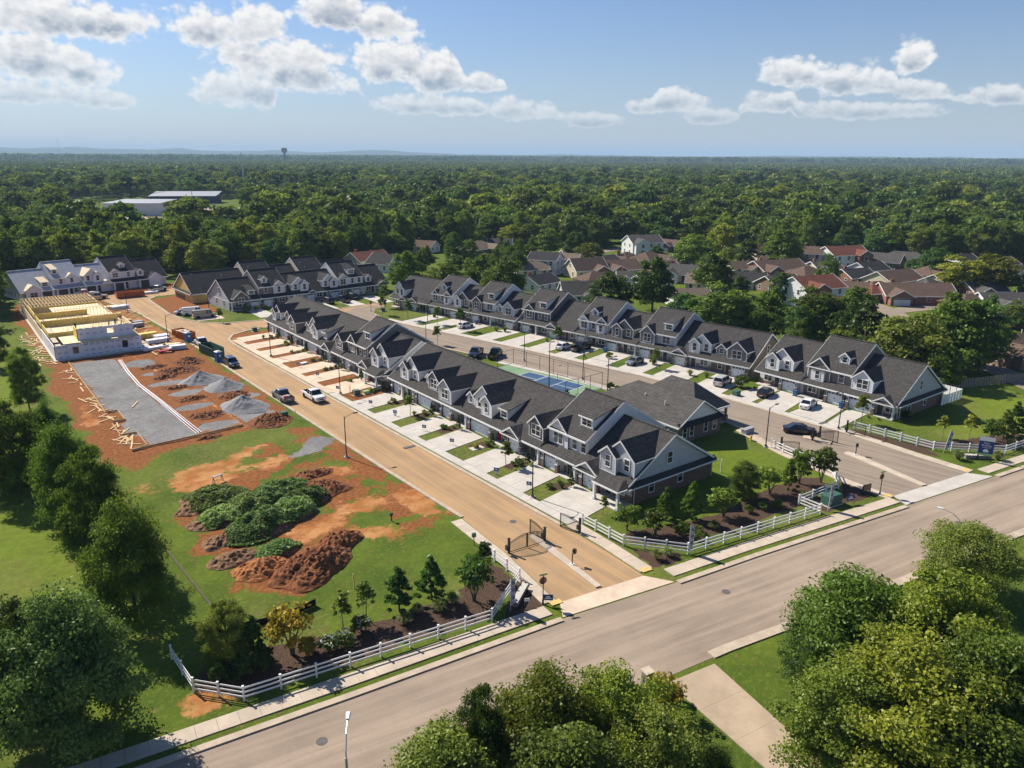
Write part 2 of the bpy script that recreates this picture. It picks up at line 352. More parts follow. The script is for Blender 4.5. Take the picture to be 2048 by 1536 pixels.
# ------------------------------------------------------------------ ground
def poly_sd(px, py, poly):
    """signed distance (inside positive) of grid points to a polygon"""
    n = len(poly); d = np.full(px.shape, 1e9); ins = np.zeros(px.shape, bool)
    for i in range(n):
        (x0, y0), (x1, y1) = poly[i], poly[(i+1) % n]
        ex, ey = x1-x0, y1-y0; t_ = np.clip(((px-x0)*ex+(py-y0)*ey)/(ex*ex+ey*ey+1e-9), 0, 1)
        d = np.minimum(d, np.hypot(px-x0-t_*ex, py-y0-t_*ey))
        c = ((y0 > py) != (y1 > py)) & (px < (x1-x0)*(py-y0)/(y1-y0+1e-12)+x0); ins ^= c
    return np.where(ins, d, -d)
def line_d(px, py, pts):
    d = np.full(px.shape, 1e9)
    for (x0, y0), (x1, y1) in zip(pts, pts[1:]):
        ex, ey = x1-x0, y1-y0; t_ = np.clip(((px-x0)*ex+(py-y0)*ey)/(ex*ex+ey*ey+1e-9), 0, 1)
        d = np.minimum(d, np.hypot(px-x0-t_*ex, py-y0-t_*ey))
    return d
def ell(px, py, cx, cy_, rx, ry, a=0):
    c, s_ = math.cos(a), math.sin(a); dx, dy = px-cx, py-cy_
    return 1-np.hypot((dx*c+dy*s_)/rx, (-dx*s_+dy*c)/ry)

GX0, GX1, GY0, GY1, GS = -30., 150., 15., 275., .5
gx, gy = np.meshgrid(np.arange(GX0, GX1+.01, GS), np.arange(GY0, GY1+.01, GS))
wob = (fbm(gx, gy, .22, 4, 3)-.5)
LOT = [(14.8, 172), (12.6, 150), (13.2, 125), (14.6, 110), (17, 104.5), (20, 108.5), (30, 109.5), (40.5, 113), (41.8, 120), (41.8, 175), (40.2, 205), (37.5, 228), (36, 248), (16, 248), (13.8, 235), (14.2, 200)]
PAD = [(18.3, 169), (25.9, 167.8), (25.3, 144), (26.2, 130), (27.0, 112.6), (20.2, 112), (20, 117), (18.3, 118.5), (18.5, 124), (20, 125.5), (19.8, 130), (18.4, 131.5), (18.2, 150)]
dirt = sstep(poly_sd(gx, gy, LOT)+wob*5, -1.5, 1.6)
dirt = np.maximum(dirt, sstep(poly_sd(gx, gy, [(52.7, 112.5), (60.5, 114), (60.5, 176), (49.5, 176.5), (49.5, 168)])+wob*3, -.3, .6))
dirt = np.maximum(dirt, sstep(poly_sd(gx, gy, [(47, 207), (58, 205), (60, 222), (56, 238), (47, 234)])+wob*3, -.5, .7))
dirt = np.maximum(dirt, sstep(poly_sd(gx, gy, [(16, 248), (60, 238), (110, 240), (112, 256), (60, 262), (20, 252)])+wob*3, -.5, .7))
for e in [(35, 92, 8, 3.2, .5), (30, 88, 7, 2.2, .1), (34, 82.5, 4.5, 4, 0), (28, 70, 6, 3, .3), (19.8, 80, 2.6, 8, .15), (39, 73, 4.2, 4, -.6), (41, 85, 2.0, 14, .05), (40, 68.5, 4, 2.2, 0), (23, 66.5, 4.5, 2.5, .2), (39.5, 106, 2.4, 5, 0)]:
    dirt = np.maximum(dirt, sstep(ell(gx, gy, *e)+wob*2.6, -.25, .6)*.95)
for e in [(29.5, 93.5, 12, 4.6, .1), (36.5, 87, 4.5, 6, 0), (28, 74, 8, 4, .25), (19.6, 79.5, 3.2, 10, .1), (34, 100, 7, 3.5, .4)]: dirt = np.maximum(dirt, sstep(ell(gx, gy, *e)+wob*2.6, -.15, .6))
sand = np.zeros_like(dirt)
for e in [(29, 96, 10, 3.4, .08), (25, 97.5, 8.5, 3.6, .1), (22, 93, 4, 3, 0), (30, 101, 4, 2.4, .2), (36.5, 88.5, 4.5, 2.6, -.2), (28.5, 73.8, 6.5, 2.4, .35), (33, 69.5, 3.6, 3.4, -.5), (41, 71.5, 2.5, 5, .1), (36, 76, 2.2, 2, 0), (15.3, 132, 1.5, 6, 0), (38, 99, 3, 1.6, 0), (10.5, 52.2, 2.2, 1.4, .3)]:
    sand = np.maximum(sand, sstep(ell(gx, gy, *e)+wob*2.6, -.2, .7))
sand = np.maximum(sand, .8*sstep(-line_d(gx, gy, [(29.5, 168), (31.5, 140), (33.5, 120), (33.6, 112)])+.5+wob*.6, 0, .35))
sand = np.maximum(sand, .6*sstep(poly_sd(gx, gy, [(36, 176), (42, 176), (41, 210), (36, 240)])+wob*5, -1, 1))
sand = np.maximum(sand, .5*sstep(poly_sd(gx, gy, [(49.5, 130), (53, 130), (53, 176), (49.5, 176)])+wob*3, -1, 1))
gravel = sstep(poly_sd(gx, gy, PAD)+wob*1.1, -.15, .15)
for (cx, cy_, rx, ry) in [(29.6, 161, 2.9, 3.3), (30.2, 151.2, 2.8, 1.6), (30.4, 143.5, 2.9, 1.6), (31.0, 135.5, 3, 1.7), (30.6, 126.6, 3, 1.6), (30.6, 115.2, 3.1, 2.0)]:
    gravel = np.maximum(gravel, sstep(ell(gx, gy, cx, cy_, rx, ry)+wob*.9, -.05, .1))
gravel = np.maximum(gravel, .85*sstep(ell(gx, gy, 37.5, 97.5, 4.6, 2.6, .7)+wob*2, .05, .4))
gravel = np.maximum(gravel, .8*sstep(ell(gx, gy, 36.5, 127, 4.5, 16, 0)+wob*2.2, .1, .5))
mulch = np.zeros_like(dirt)
for pl in ([(10.9, 54.6), (12.2, 57), (16, 57), (22, 55), (33, 53.4), (37.5, 55.5), (40.2, 58), (40.6, 53), (34.5, 48.7), (22, 50.4), (13.5, 51.6)],
           [(36, 48.2), (40.4, 52), (40.2, 47.7), (38.6, 46.4), (36, 46.9)],
           [(54.8, 51), (56, 53), (60, 51.8), (66, 50.3), (72, 49.6), (76, 50.4), (84, 50.6), (87.8, 48.6), (85.5, 46.2), (77.5, 45.2), (68, 46), (58.4, 47)],
           [(53.7, 49.8), (57.6, 46.2), (56, 45), (52.9, 45.6)], [(78.2, 45.2), (85.5, 44.6), (89, 46.5), (88.6, 41.2), (78.5, 42.3)],
           [(106.8, 56), (108.2, 56), (109.4, 45), (118.5, 37.5), (127, 36), (127, 40), (117, 43.5), (110.5, 48), (107.4, 42), (106.5, 45)]):
    mulch = np.maximum(mulch, sstep(poly_sd(gx, gy, pl)+wob*1.2, -.1, .3))
bedY = [65.6, 74.4, 82.6, 91.4, 99.2, 107.6, 115.4]
for yb in bedY+[y+58.5 for y in bedY[:-1]]:
    mulch = np.maximum(mulch, .85*sstep(poly_sd(gx, gy, [(56.4, yb+.2), (59.9, yb), (59.9, yb+2.5), (56.4, yb+2.6)])+wob*1.4, -.2, .4))
bright = sstep(poly_sd(gx, gy, [(117, 30), (150, 30), (150, 58), (131, 50), (117, 46)])+wob*6, -3, 4)
bright = np.maximum(bright, sstep(poly_sd(gx, gy, [(62, 56), (92, 70), (90, 46), (70, 50)])+wob*4, -2, 3)*.6)
bright = np.maximum(bright, sstep(poly_sd(gx, gy, [(-30, 60), (12, 60), (12, 200), (-30, 200)])+wob*8, -3, 6)*.75)
dry = sstep(fbm(gx, gy, .11, 4, 21), .5, .72)*.8
dry = np.maximum(dry, sstep(poly_sd(gx, gy, [(52.7, 57), (60, 57), (60, 114), (52.7, 114)])+wob*2, -.5, .5)*.75)

NX, NY = gx.shape[1], gx.shape[0]
gz = (fbm(gx, gy, .8, 3, 9)-.5)*.14*np.clip(dirt*1.2-gravel, 0, 1)
for a_ in (0, 1):   # wheel ruts and berms of the building lot
    gz += .12*dirt*(1-gravel)*sstep(-line_d(gx, gy, [(28+a_*6, 165), (28.5+a_*5, 113)])+1, 0, 1)
gz = np.clip(gz-.02, -.06, .25)*sstep(gx, 12, 16)*sstep(-gx, -41.5, -39.5)
V = np.stack([gx, gy, gz], -1).reshape(-1, 3)
idx = np.arange(NX*NY).reshape(NY, NX)
Fq = np.stack([idx[:-1, :-1], idx[:-1, 1:], idx[1:, 1:], idx[1:, :-1]], -1).reshape(-1, 4)
BIG = 16000
ov = [(-BIG, -BIG, -.03), (BIG, -BIG, -.03), (BIG, BIG, -.03), (-BIG, BIG, -.03), (GX0, GY0, -.03), (GX1, GY0, -.03), (GX1, GY1, -.03), (GX0, GY1, -.03)]
k = len(V); V = np.vstack([V, ov]); extra = [(k, k+1, k+5, k+4), (k+1, k+2, k+6, k+5), (k+2, k+3, k+7, k+6), (k+3, k, k+4, k+7)]
me = bpy.data.meshes.new('ground'); me.from_pydata(V.tolist(), [], Fq.tolist()+extra)
for nm, ar in (('dirt', dirt), ('sand', sand), ('gravel', gravel), ('mulch', mulch), ('bright', bright), ('dry', dry)):
    at = me.attributes.new(nm, 'FLOAT', 'POINT'); at.data.foreach_set('value', np.concatenate([ar.reshape(-1), np.zeros(8)]).astype(np.float32))
m_, t, p = newmat('ground_mat', 1, .08)
w = wpos(t)
n1 = t.noise(w, .14, 5, .6); n2 = t.noise(w, 2.2, 4, .65); n3 = t.noise(w, 9, 3, .7); n4 = t.noise(w, .9, 5, .7)
g = t.mix(t.ss(n1, .3, .7), (.06, .1, .013), (.125, .17, .02))
g = t.mix(t.m('MULTIPLY', t.attr('bright'), .8), g, (.175, .235, .02))
g = t.mix(t.m('MULTIPLY', t.attr('dry'), t.ss(n2, .3, .7)), g, (.19, .17, .06))
g = t.mix(t.m('MULTIPLY', t.ss(n3, .42, .75), .55), g, (.04, .065, .011))
g = t.mix(t.m('MULTIPLY', t.ss(n4, .4, .65), .4), g, (.045, .08, .012))
g = t.mix(t.m('MULTIPLY', t.ss(n2, .5, .7), .45), g, (.2, .22, .045))
def edge(att, lo=.36, hi=.85, k=1): return t.ss(t.m('ADD', t.m('MULTIPLY', t.attr(att), 1.25), t.m('ADD', t.m('MULTIPLY', t.m('SUBTRACT', n3, .5), 1.5*k), t.m('MULTIPLY', t.m('SUBTRACT', n4, .5), 3.2*k))), lo, hi)
d_ = t.mix(t.ss(n2, .3, .7), (.17, .058, .02), (.3, .125, .045)); d_ = t.mix(t.m('MULTIPLY', t.ss(n3, .45, .7), .6), d_, (.1, .035, .014))
g = t.mix(edge('dirt'), g, d_)
s_ = t.mix(t.ss(t.noise(w, .35, 5, .65), .35, .65), (.34, .125, .04), (.5, .26, .105)); s_ = t.mix(t.m('MULTIPLY', t.ss(n3, .5, .75), .4), s_, (.24, .1, .04))
g = t.mix(t.m('MULTIPLY', edge('sand', .42, 1.1, 1.2), .92), g, s_)
gr = t.mix(t.ss(t.noise(w, 24, 2, .8), .35, .65), (.13, .128, .13), (.32, .315, .31)); gr = t.mix(t.m('MULTIPLY', t.ss(n1, .45, .65), .4), gr, (.11, .1, .095)); gr = t.mix(t.m('MULTIPLY', t.ss(n4, .42, .62), .5), gr, (.13, .125, .125)); gr = t.mix(t.m('MULTIPLY', t.ss(n2, .52, .68), .4), gr, (.38, .36, .35))
g = t.mix(edge('gravel', .4, .75, .8), g, gr)
mu = t.mix(t.ss(n3, .35, .65), (.04, .025, .019), (.12, .078, .055))
g = t.mix(edge('mulch', .4, .7, .8), g, mu)
t.l.new(g, p.inputs['Base Color']); bump(t, p, t.m('ADD', n3, t.m('MULTIPLY', n2, .6)), .6, .12)
me.materials.append(M['ground_mat']); me.update()
struct(put('ground', me))

# ------------------------------------------------------------------ streets
def asphalt(name, c1, c2, dust, along):
    m_, t, p = newmat(name, .95, .15); w = wpos(t)
    mp = t.new('ShaderNodeMapping'); t.l.new(w, mp.inputs[0]); mp.vector_type = 'TEXTURE'; mp.inputs['Rotation'].default_value = (0, 0, along); mp.inputs['Scale'].default_value = (34, 1.5, 1)
    st = t.noise(mp.outputs[0], 1.3, 5, .6); n = t.noise(w, .18, 4); f = t.noise(w, 14, 2, .8); cr = t.noise(w, .5, 6, .75, 1.5)
    c = t.mix(t.ss(n, .3, .7), c1, c2); c = t.mix(t.m('MULTIPLY', t.ss(st, .38, .66), .8), c, dust)
    c = t.mix(t.m('MULTIPLY', t.ss(f, .5, .75), .22), c, tuple(x*.5 for x in c1))
    crack = t.ss(t.m('ABSOLUTE', t.m('SUBTRACT', cr, .5)), 0, .006); c = t.mix(t.m('MULTIPLY', t.m('SUBTRACT', 1, crack), .5), c, tuple(x*.5 for x in c1))
    t.l.new(c, p.inputs['Base Color'])
asphalt('asphalt_front', (.235, .185, .142), (.3, .238, .182), (.38, .3, .23), rad(-8)); asphalt('asphalt_dusty', (.3, .2, .115), (.37, .25, .145), (.46, .29, .145), rad(90)); asphalt('asphalt_two', (.215, .175, .14), (.26, .21, .165), (.31, .25, .19), rad(99))

FN = [(-70, 57.5), (5.9, 48.4), (20.3, 46.7), (39.1, 44.7), (52.3, 42.6), (63.5, 41.2), (86.9, 37.7), (106.7, 34.9), (113.3, 34.0), (200, 21)]
FS = [(-70, 46.7), (48.1, 32.7), (60.2, 30.6), (88.3, 26.7), (200, 10.5)]
L1 = [(41.2, 46.7), (41.6, 50), (42.7, 57), (43.4, 66.7), (42.9, 85), (42.6, 104.5), (42.1, 140.6), (41.9, 176), (40.2, 215), (37, 234), (35, 248)]
R1 = [(51, 45.3), (51.5, 52), (51.6, 58.4), (51.1, 84.5), (50.7, 104), (50.1, 140), (49.6, 166), (50, 171), (52, 175), (56, 177.6), (64, 178.6), (78, 177.6)]
NB = [(60, 250), (112, 254), (112, 244), (60, 239), (50, 238.5), (47, 234), (46.4, 210), (47.6, 200), (50, 193.8), (54, 189.5), (62, 187.5), (75, 187.5), (88, 190.5), (98, 191.5)]
F2 = [(104.3, 37.6), (104.5, 45), (105.3, 54.7), (104.9, 62), (104.9, 70), (104.6, 80), (103.2, 95.7), (101, 106.4), (97.8, 125.3), (94.3, 141.5), (89.6, 163), (88.3, 170), (89.5, 178), (93, 184), (98, 188)]
N2 = [(89.5, 39.8), (89.7, 45.7), (91.4, 56), (94.6, 66), (95.9, 73), (94.9, 83), (93.6, 91), (92.4, 102), (89.4, 116), (85.4, 134), (81, 154), (77, 172), (76, 177.6)]
def sheet(name, pts, z, mat):
    o = MB().poly([(x, y, z) for x, y in pts], mat).build(name); return struct(o)
def strip(name, A, B, z, mat):
    """road sheet between two edge polylines, resampled"""
    def res(P, n):
        P = np.array(P); s_ = np.r_[0, np.cumsum(np.hypot(*np.diff(P, axis=0).T))]; q = np.linspace(0, s_[-1], n)
        return np.stack([np.interp(q, s_, P[:, 0]), np.interp(q, s_, P[:, 1])], -1)
    n = 60; a, b = res(A, n), res(B, n); mb = MB()
    vs = [(*q, z) for q in a]+[(*q, z) for q in b]
    mb.mesh(vs, [(i, i+1, n+i+1, n+i) for i in range(n-1)], mat); return struct(mb.build(name))
strip('front_road', FS, FN, .02, 'asphalt_front')
sheet('entry_road', L1+[(60, 250)]+NB[1:]+[(97, 186), (78, 177.6)]+R1[::-1][1:], .024, 'asphalt_dusty')
sheet('inner_road', N2+[(90, 189), (98, 188)]+F2[::-1][1:], .028, 'asphalt_two')
sheet('concrete_apron', [(39.9, 44.75), (41.2, 46.75), (51, 45.35), (52.6, 42.75)], .034, 'concrete_dusty')
sheet('concrete_apron', [(88.1, 37.7), (89.4, 39.9), (104.4, 37.7), (106, 35.15)], .034, 'concrete')

def ribbon(name, pts, w0, w1, z0, z1, mat, parent=None):
    """solid kerb or walk along a polyline, between two side offsets (left positive)"""
    P = [Vector((x, y, 0)) for x, y in pts]; L, R_ = [], []
    for i, q in enumerate(P):
        d = (P[min(i+1, len(P)-1)]-P[max(i-1, 0)]).normalized(); nrm = Vector((-d.y, d.x, 0)); L.append(q+nrm*w1); R_.append(q+nrm*w0)
    mb = MB(); n = len(P)
    vs = [(a.x, a.y, z) for z in (z0, z1) for a in R_+L]
    fs = []
    for i in range(n-1):
        a, b, c, d = i, i+1, n+i+1, n+i
        fs += [(a+2*n, b+2*n, c+2*n, d+2*n), (a, a+2*n, d*0+a+2*n, a)][:1]+[(a, b, b+2*n, a+2*n), (d, d+2*n, c+2*n, c)]
    fs += [(0, 2*n, 3*n, n), (n-1, 2*n-1, 4*n-1, 3*n-1)]
    mb.mesh(vs, fs, mat); o = mb.build(name, parent)
    return o if parent else struct(o)
def cut(P, x0, x1, ax=0):
    P = np.array(P); o = np.argsort(P[:, ax]); P = P[o]; q = [v for v in P[:, ax] if x0 < v < x1]; q = [x0]+q+[x1]
    r = [None, None]; r[ax] = np.array(q); r[1-ax] = np.interp(q, P[:, ax], P[:, 1-ax]); return [(float(a), float(b)) for a, b in zip(*r)]
for a, b in ((-70, 39.6), (52.8, 87.8), (106.3, 200)): ribbon('kerb', cut(FN, a, b), -.42, .2, 0, .13, 'kerb')
for a, b in ((-70, 36.5), (46.2, 200)): ribbon('kerb', cut(FS, a, b), -.2, .75, 0, .1, 'kerb')
ribbon('kerb', [(x, y) for x, y in L1[3:-1]], -.38, .1, 0, .12, 'kerb')
ribbon('kerb', R1[2:], -.12, .4, 0, .12, 'kerb'); ribbon('kerb', NB[4:], -.1, .35, 0, .12, 'kerb')
ribbon('kerb', F2[2:13], -.45, .12, 0, .12, 'kerb'); ribbon('kerb', N2[2:], -.12, .4, 0, .12, 'kerb')

def slab_walk(name, pts, w0, w1, mat, step=1.52, top=.075, z0=-.05):
    """pavement of single cast slabs with open joints; w0,w1 side offsets"""
    root = struct(put(name, None, None, (pts[0][0], pts[0][1], 0)))
    P = np.array(pts); s_ = np.r_[0, np.cumsum(np.hypot(*np.diff(P, axis=0).T))]; n = max(1, int(round(s_[-1]/step)))
    q = np.linspace(0, s_[-1], n+1); X = np.interp(q, s_, P[:, 0]); Y = np.interp(q, s_, P[:, 1])
    dx = np.gradient(X); dy = np.gradient(Y); L_ = np.hypot(dx, dy); nx, ny = -dy/L_, dx/L_; g_ = .011
    for i in range(n):
        ux, uy = X[i+1]-X[i], Y[i+1]-Y[i]; l_ = math.hypot(ux, uy); ux, uy = ux/l_*g_, uy/l_*g_
        pp = [(X[i]+nx[i]*w0+ux, Y[i]+ny[i]*w0+uy), (X[i+1]+nx[i+1]*w0-ux, Y[i+1]+ny[i+1]*w0-uy), (X[i+1]+nx[i+1]*w1-ux, Y[i+1]+ny[i+1]*w1-uy), (X[i]+nx[i]*w1+ux, Y[i]+ny[i]*w1+uy)]
        cx, cy_ = sum(a for a, b in pp)/4, sum(b for a, b in pp)/4
        MB().prism([(a-cx, b-cy_) for a, b in pp], z0, top+random.Random(i).uniform(-.006, .006), mat).build('slab', root, (cx-pts[0][0], cy_-pts[0][1], 0))
    return root
slab_walk('pavement', cut(FN, 0, 39.3), .98, 2.5, 'concrete_tan'); slab_walk('pavement', cut(FN, 53.2, 88.2), .98, 2.5, 'concrete_tan'); slab_walk('pavement', cut(FN, 106.4, 150), .98, 2.5, 'concrete_tan')
slab_walk('pavement', [(41.2, 47.2), (41.6, 50), (42.7, 57), (43.35, 66.4)], .1, 1.5, 'concrete_tan'); slab_walk('pavement', [(51.05, 46), (51.5, 52), (51.65, 58)], -1.75, -.15, 'concrete_tan')
slab_walk('pavement', [(51.65, 58.1), (51.1, 84.5), (50.75, 104), (50.45, 120)], -1.75, -.42, 'concrete')
slab_walk('pavement', [(50.45, 120.2), (50.15, 140), (49.8, 170)], -1.75, -.42, 'concrete_dusty')
slab_walk('pavement', F2[2:12], -1.95, -.47, 'concrete'); slab_walk('pavement', F2[:3], -1.7, -.12, 'concrete_tan')
slab_walk('pavement', N2[:4], .15, 1.5, 'concrete_tan'); slab_walk('pavement', [(94.3, 86), (93.6, 91), (92.4, 102), (89.4, 116), (88.4, 120)], .42, 1.7, 'concrete')
for (x, y, r) in ((40.9, 46.95, rad(-8)), (52, 46.0, rad(-8)), (88.9, 40.4, rad(-8)), (105.3, 38.2, rad(-8))):
    tag(MB().box(-.6, .6, -.35, .35, .0, .012, 'yellow_paint').build('tactile_paving', None, (x, y, .075), r), {40.9: 'yellow ramp pad at left side of the dusty entry road mouth', 52: 'yellow ramp pad at right side of the dusty entry road mouth', 88.9: 'yellow ramp pad near the brown sign by the second entrance', 105.3: 'yellow ramp pad near the tall blue sign at the second entrance'}[x], 'ramp pad', 'yellow kerb ramp pads')
# islands in the entrances
def island(name, pts, mat='concrete_tan'): return struct(MB().prism(pts, 0, .16, mat).build(name))
island('median_island', [(45.6, 46.5), (46.2, 46.4), (47.6, 56.4), (47.7, 58), (47.3, 58.6), (46.8, 58.2), (46.6, 56.6)])
island('median_island', [(95.1, 39.2), (96, 39), (98.7, 50), (98.6, 51.1), (97.9, 51.3), (97.3, 50.3)]); island('median_island', [(99.1, 54.2), (100.2, 54.6), (100.1, 57.6), (99.2, 58.6), (98.5, 57.9)])

# driveways of single cast panels
def driveway(name, a, b, c, d, nu, nv, mat, label=None):
    """a-b along the kerb, d-c along the house"""
    A, B, C_, D = (Vector((*q, 0)) for q in (a, b, c, d)); root = struct(put(name, None, None, A)); gu = .008/(B-A).length; gv = .008/(D-A).length
    for i in range(nu):
        for j in range(nv):
            def P(s_, t_): q = (A*(1-s_)+B*s_)*(1-t_)+(D*(1-s_)+C_*s_)*t_-A; return (q.x, q.y)
            s0, s1, t0, t1 = i/nu+gu, (i+1)/nu-gu, j/nv+gv, (j+1)/nv-gv
            MB().prism([P(s0, t0), P(s1, t0), P(s1, t1), P(s0, t1)], -.05, .06+.004*((i*3+j*5) % 4), mat).build('slab', root)
def rx(Y): return np.interp(Y, [58, 84, 104, 140, 170], [53.45, 52.9, 52.5, 51.9, 51.6])
for i, (y0, y1) in enumerate([(57.9, 64.6), (67.8, 73.0), (75.4, 80.7), (85.1, 90.2), (92.5, 97.5), (100.5, 105.7), (108.3, 113.5)]):
    driveway('driveway', (rx(y0), y0), (rx(y1), y1), (60.3, y1+1.3), (60.3, y0+1.3), 2, 4, 'concrete')
for y0, y1 in [(118.2, 124.6), (127.7, 132.6), (134.9, 139.8), (144.3, 149), (151.2, 156.4), (159, 164), (166.8, 171.5)]:
    driveway('driveway', (rx(y0), y0), (rx(y1), y1), (60.1, y1+1.3), (60.1, y0+1.3), 2, 4, 'concrete_dusty')
def kx(Y): return np.interp(Y, [57, 70, 80, 95.7, 106.4, 125.3, 141.5, 163, 170], [107.1, 106.9, 106.6, 105.2, 103, 99.8, 96.3, 91.6, 90.3])
for y0, y1 in [(161, 165.8), (153.1, 158.4), (145.8, 151), (136.1, 141), (128.2, 133.4), (120.3, 125.6), (113.2, 118.1), (105, 110.4), (96.9, 102.4), (88, 94.6), (79.5, 85.5), (67, 72.2)][:]:
    if y0 < 75: driveway('driveway', (kx(y0), y0), (kx(y1), y1), (116.6, y1+2), (116.6, y0+2), 2, 4, 'concrete')
    else:
        hx = lambda Y: np.interp(Y, [81.8, 138.8, 184.7], [117.1, 108, 98.1])
        driveway('driveway', (kx(y0), y0), (kx(y1), y1), (hx(y1+2.6)+.2, y1+2.6), (hx(y0+2.6)+.2, y0+2.6), 2, 4, 'concrete')
driveway('driveway', (kx(73.2), 73.3), (kx(77), 78), (116.6, 78.2), (116.6, 74.6), 2, 4, 'concrete')
driveway('driveway', (107.1, 60.3), (107, 66.2), (116.6, 66.8), (116.6, 62), 2, 4, 'concrete'); driveway('driveway', (107.1, 57.4), (107.1, 59.7), (116.6, 61.5), (116.6, 58.2), 1, 4, 'concrete')
driveway('driveway', (40.7, 33.0), (45.6, 32.3), (40.2, 8), (37.3, 8), 1, 7, 'concrete_drive')
driveway('driveway', (50.2, 195.6), (50.0, 203), (56.5, 204), (56.5, 195), 2, 2, 'concrete_dusty')
for x0 in (64, 72.6, 81, 89.4, 97.8): driveway('driveway', (x0, 190.4), (x0+4.6, 190.6), (x0+4.4, 203.4), (x0+.2, 203.2), 2, 3, 'concrete')

# ------------------------------------------------------------------ townhouses
WCACHE = {}
def window_data(w, h, cols=1, rows=2):
    """sash window: frame, muntins and panes; origin bottom centre, faces -y"""
    key = (round(w, 2), round(h, 2), cols, rows)
    if key not in WCACHE:
        f = MB(); t_ = .09
        f.box(-w/2-t_, w/2+t_, -.06, .02, -t_*1.2, 0, 'white_trim').box(-w/2-t_, w/2+t_, -.06, .02, h, h+t_*1.3, 'white_trim')
        f.box(-w/2-t_, -w/2, -.055, .02, 0, h, 'white_trim').box(w/2, w/2+t_, -.055, .02, 0, h, 'white_trim')
        for i in range(1, cols): x = -w/2+w*i/cols; f.box(x-.05, x+.05, -.045, .02, 0, h, 'white_trim')
        for j in range(1, rows): z = h*j/rows; f.box(-w/2, w/2, -.035, .02, z-.03, z+.03, 'white_trim')
        f.box(-w/2, w/2, -.012, .01, 0, h, 'glass')
        WCACHE[key] = f.data('window')
    return WCACHE[key]
def window(parent, u, v, z, w=.95, h=1.45, cols=1, face='F'):
    """face F front (-v), B back, L (-u), R (+u)"""
    return put('window', window_data(w, h, cols), parent, (u, v, z), {'F': 0, 'R': rad(90), 'B': rad(180), 'L': rad(-90)}[face])
GCACHE = {}
def garage_data(w):
    k = round(w, 2)
    if k not in GCACHE:
        g = MB(); h = 2.15; n = max(4, int(round(w/.62)))
        g.box(-w/2, w/2, -.02, .03, 0, h, 'garage_white')
        for j in range(4):
            for i in range(n):
                x0, x1 = -w/2+w*i/n+.045, -w/2+w*(i+1)/n-.045; z0, z1 = h*j/4+.05, h*(j+1)/4-.05
                if j == 3 and not (k < 3 and i in (n//2-1, n//2) and n % 2 == 0 and False): g.box(x0, x1, -.032, -.02, z0+.05, z1, 'glass')
                else: g.box(x0, x1, -.04, -.02, z0, z1, 'garage_white')
        g.box(-.06, .06, -.06, -.02, .95, 1.1, 'black_metal').box(-w/2+.1, -w/2+.5, -.05, -.02, .6, .65, 'black_metal').box(w/2-.5, w/2-.1, -.05, -.02, .6, .65, 'black_metal')
        GCACHE[k] = g.data('garage_door')
    return GCACHE[k]
DCACHE = {}
def door_data(mat):
    if mat not in DCACHE:
        d = MB().box(-.55, .55, -.03, .05, 0, 2.2, 'white_trim').box(-.46, .46, -.06, .0, .02, 2.08, mat).box(-.3, .3, -.07, -.05, 1.35, 1.95, 'glass').box(-.34, -.08, -.075, -.05, .25, 1.1, mat).box(.08, .34, -.075, -.05, .25, 1.1, mat).box(.34, .4, -.11, -.05, .95, 1.07, 'black_metal')
        DCACHE[mat] = d.data('front_door')
    return DCACHE[mat]

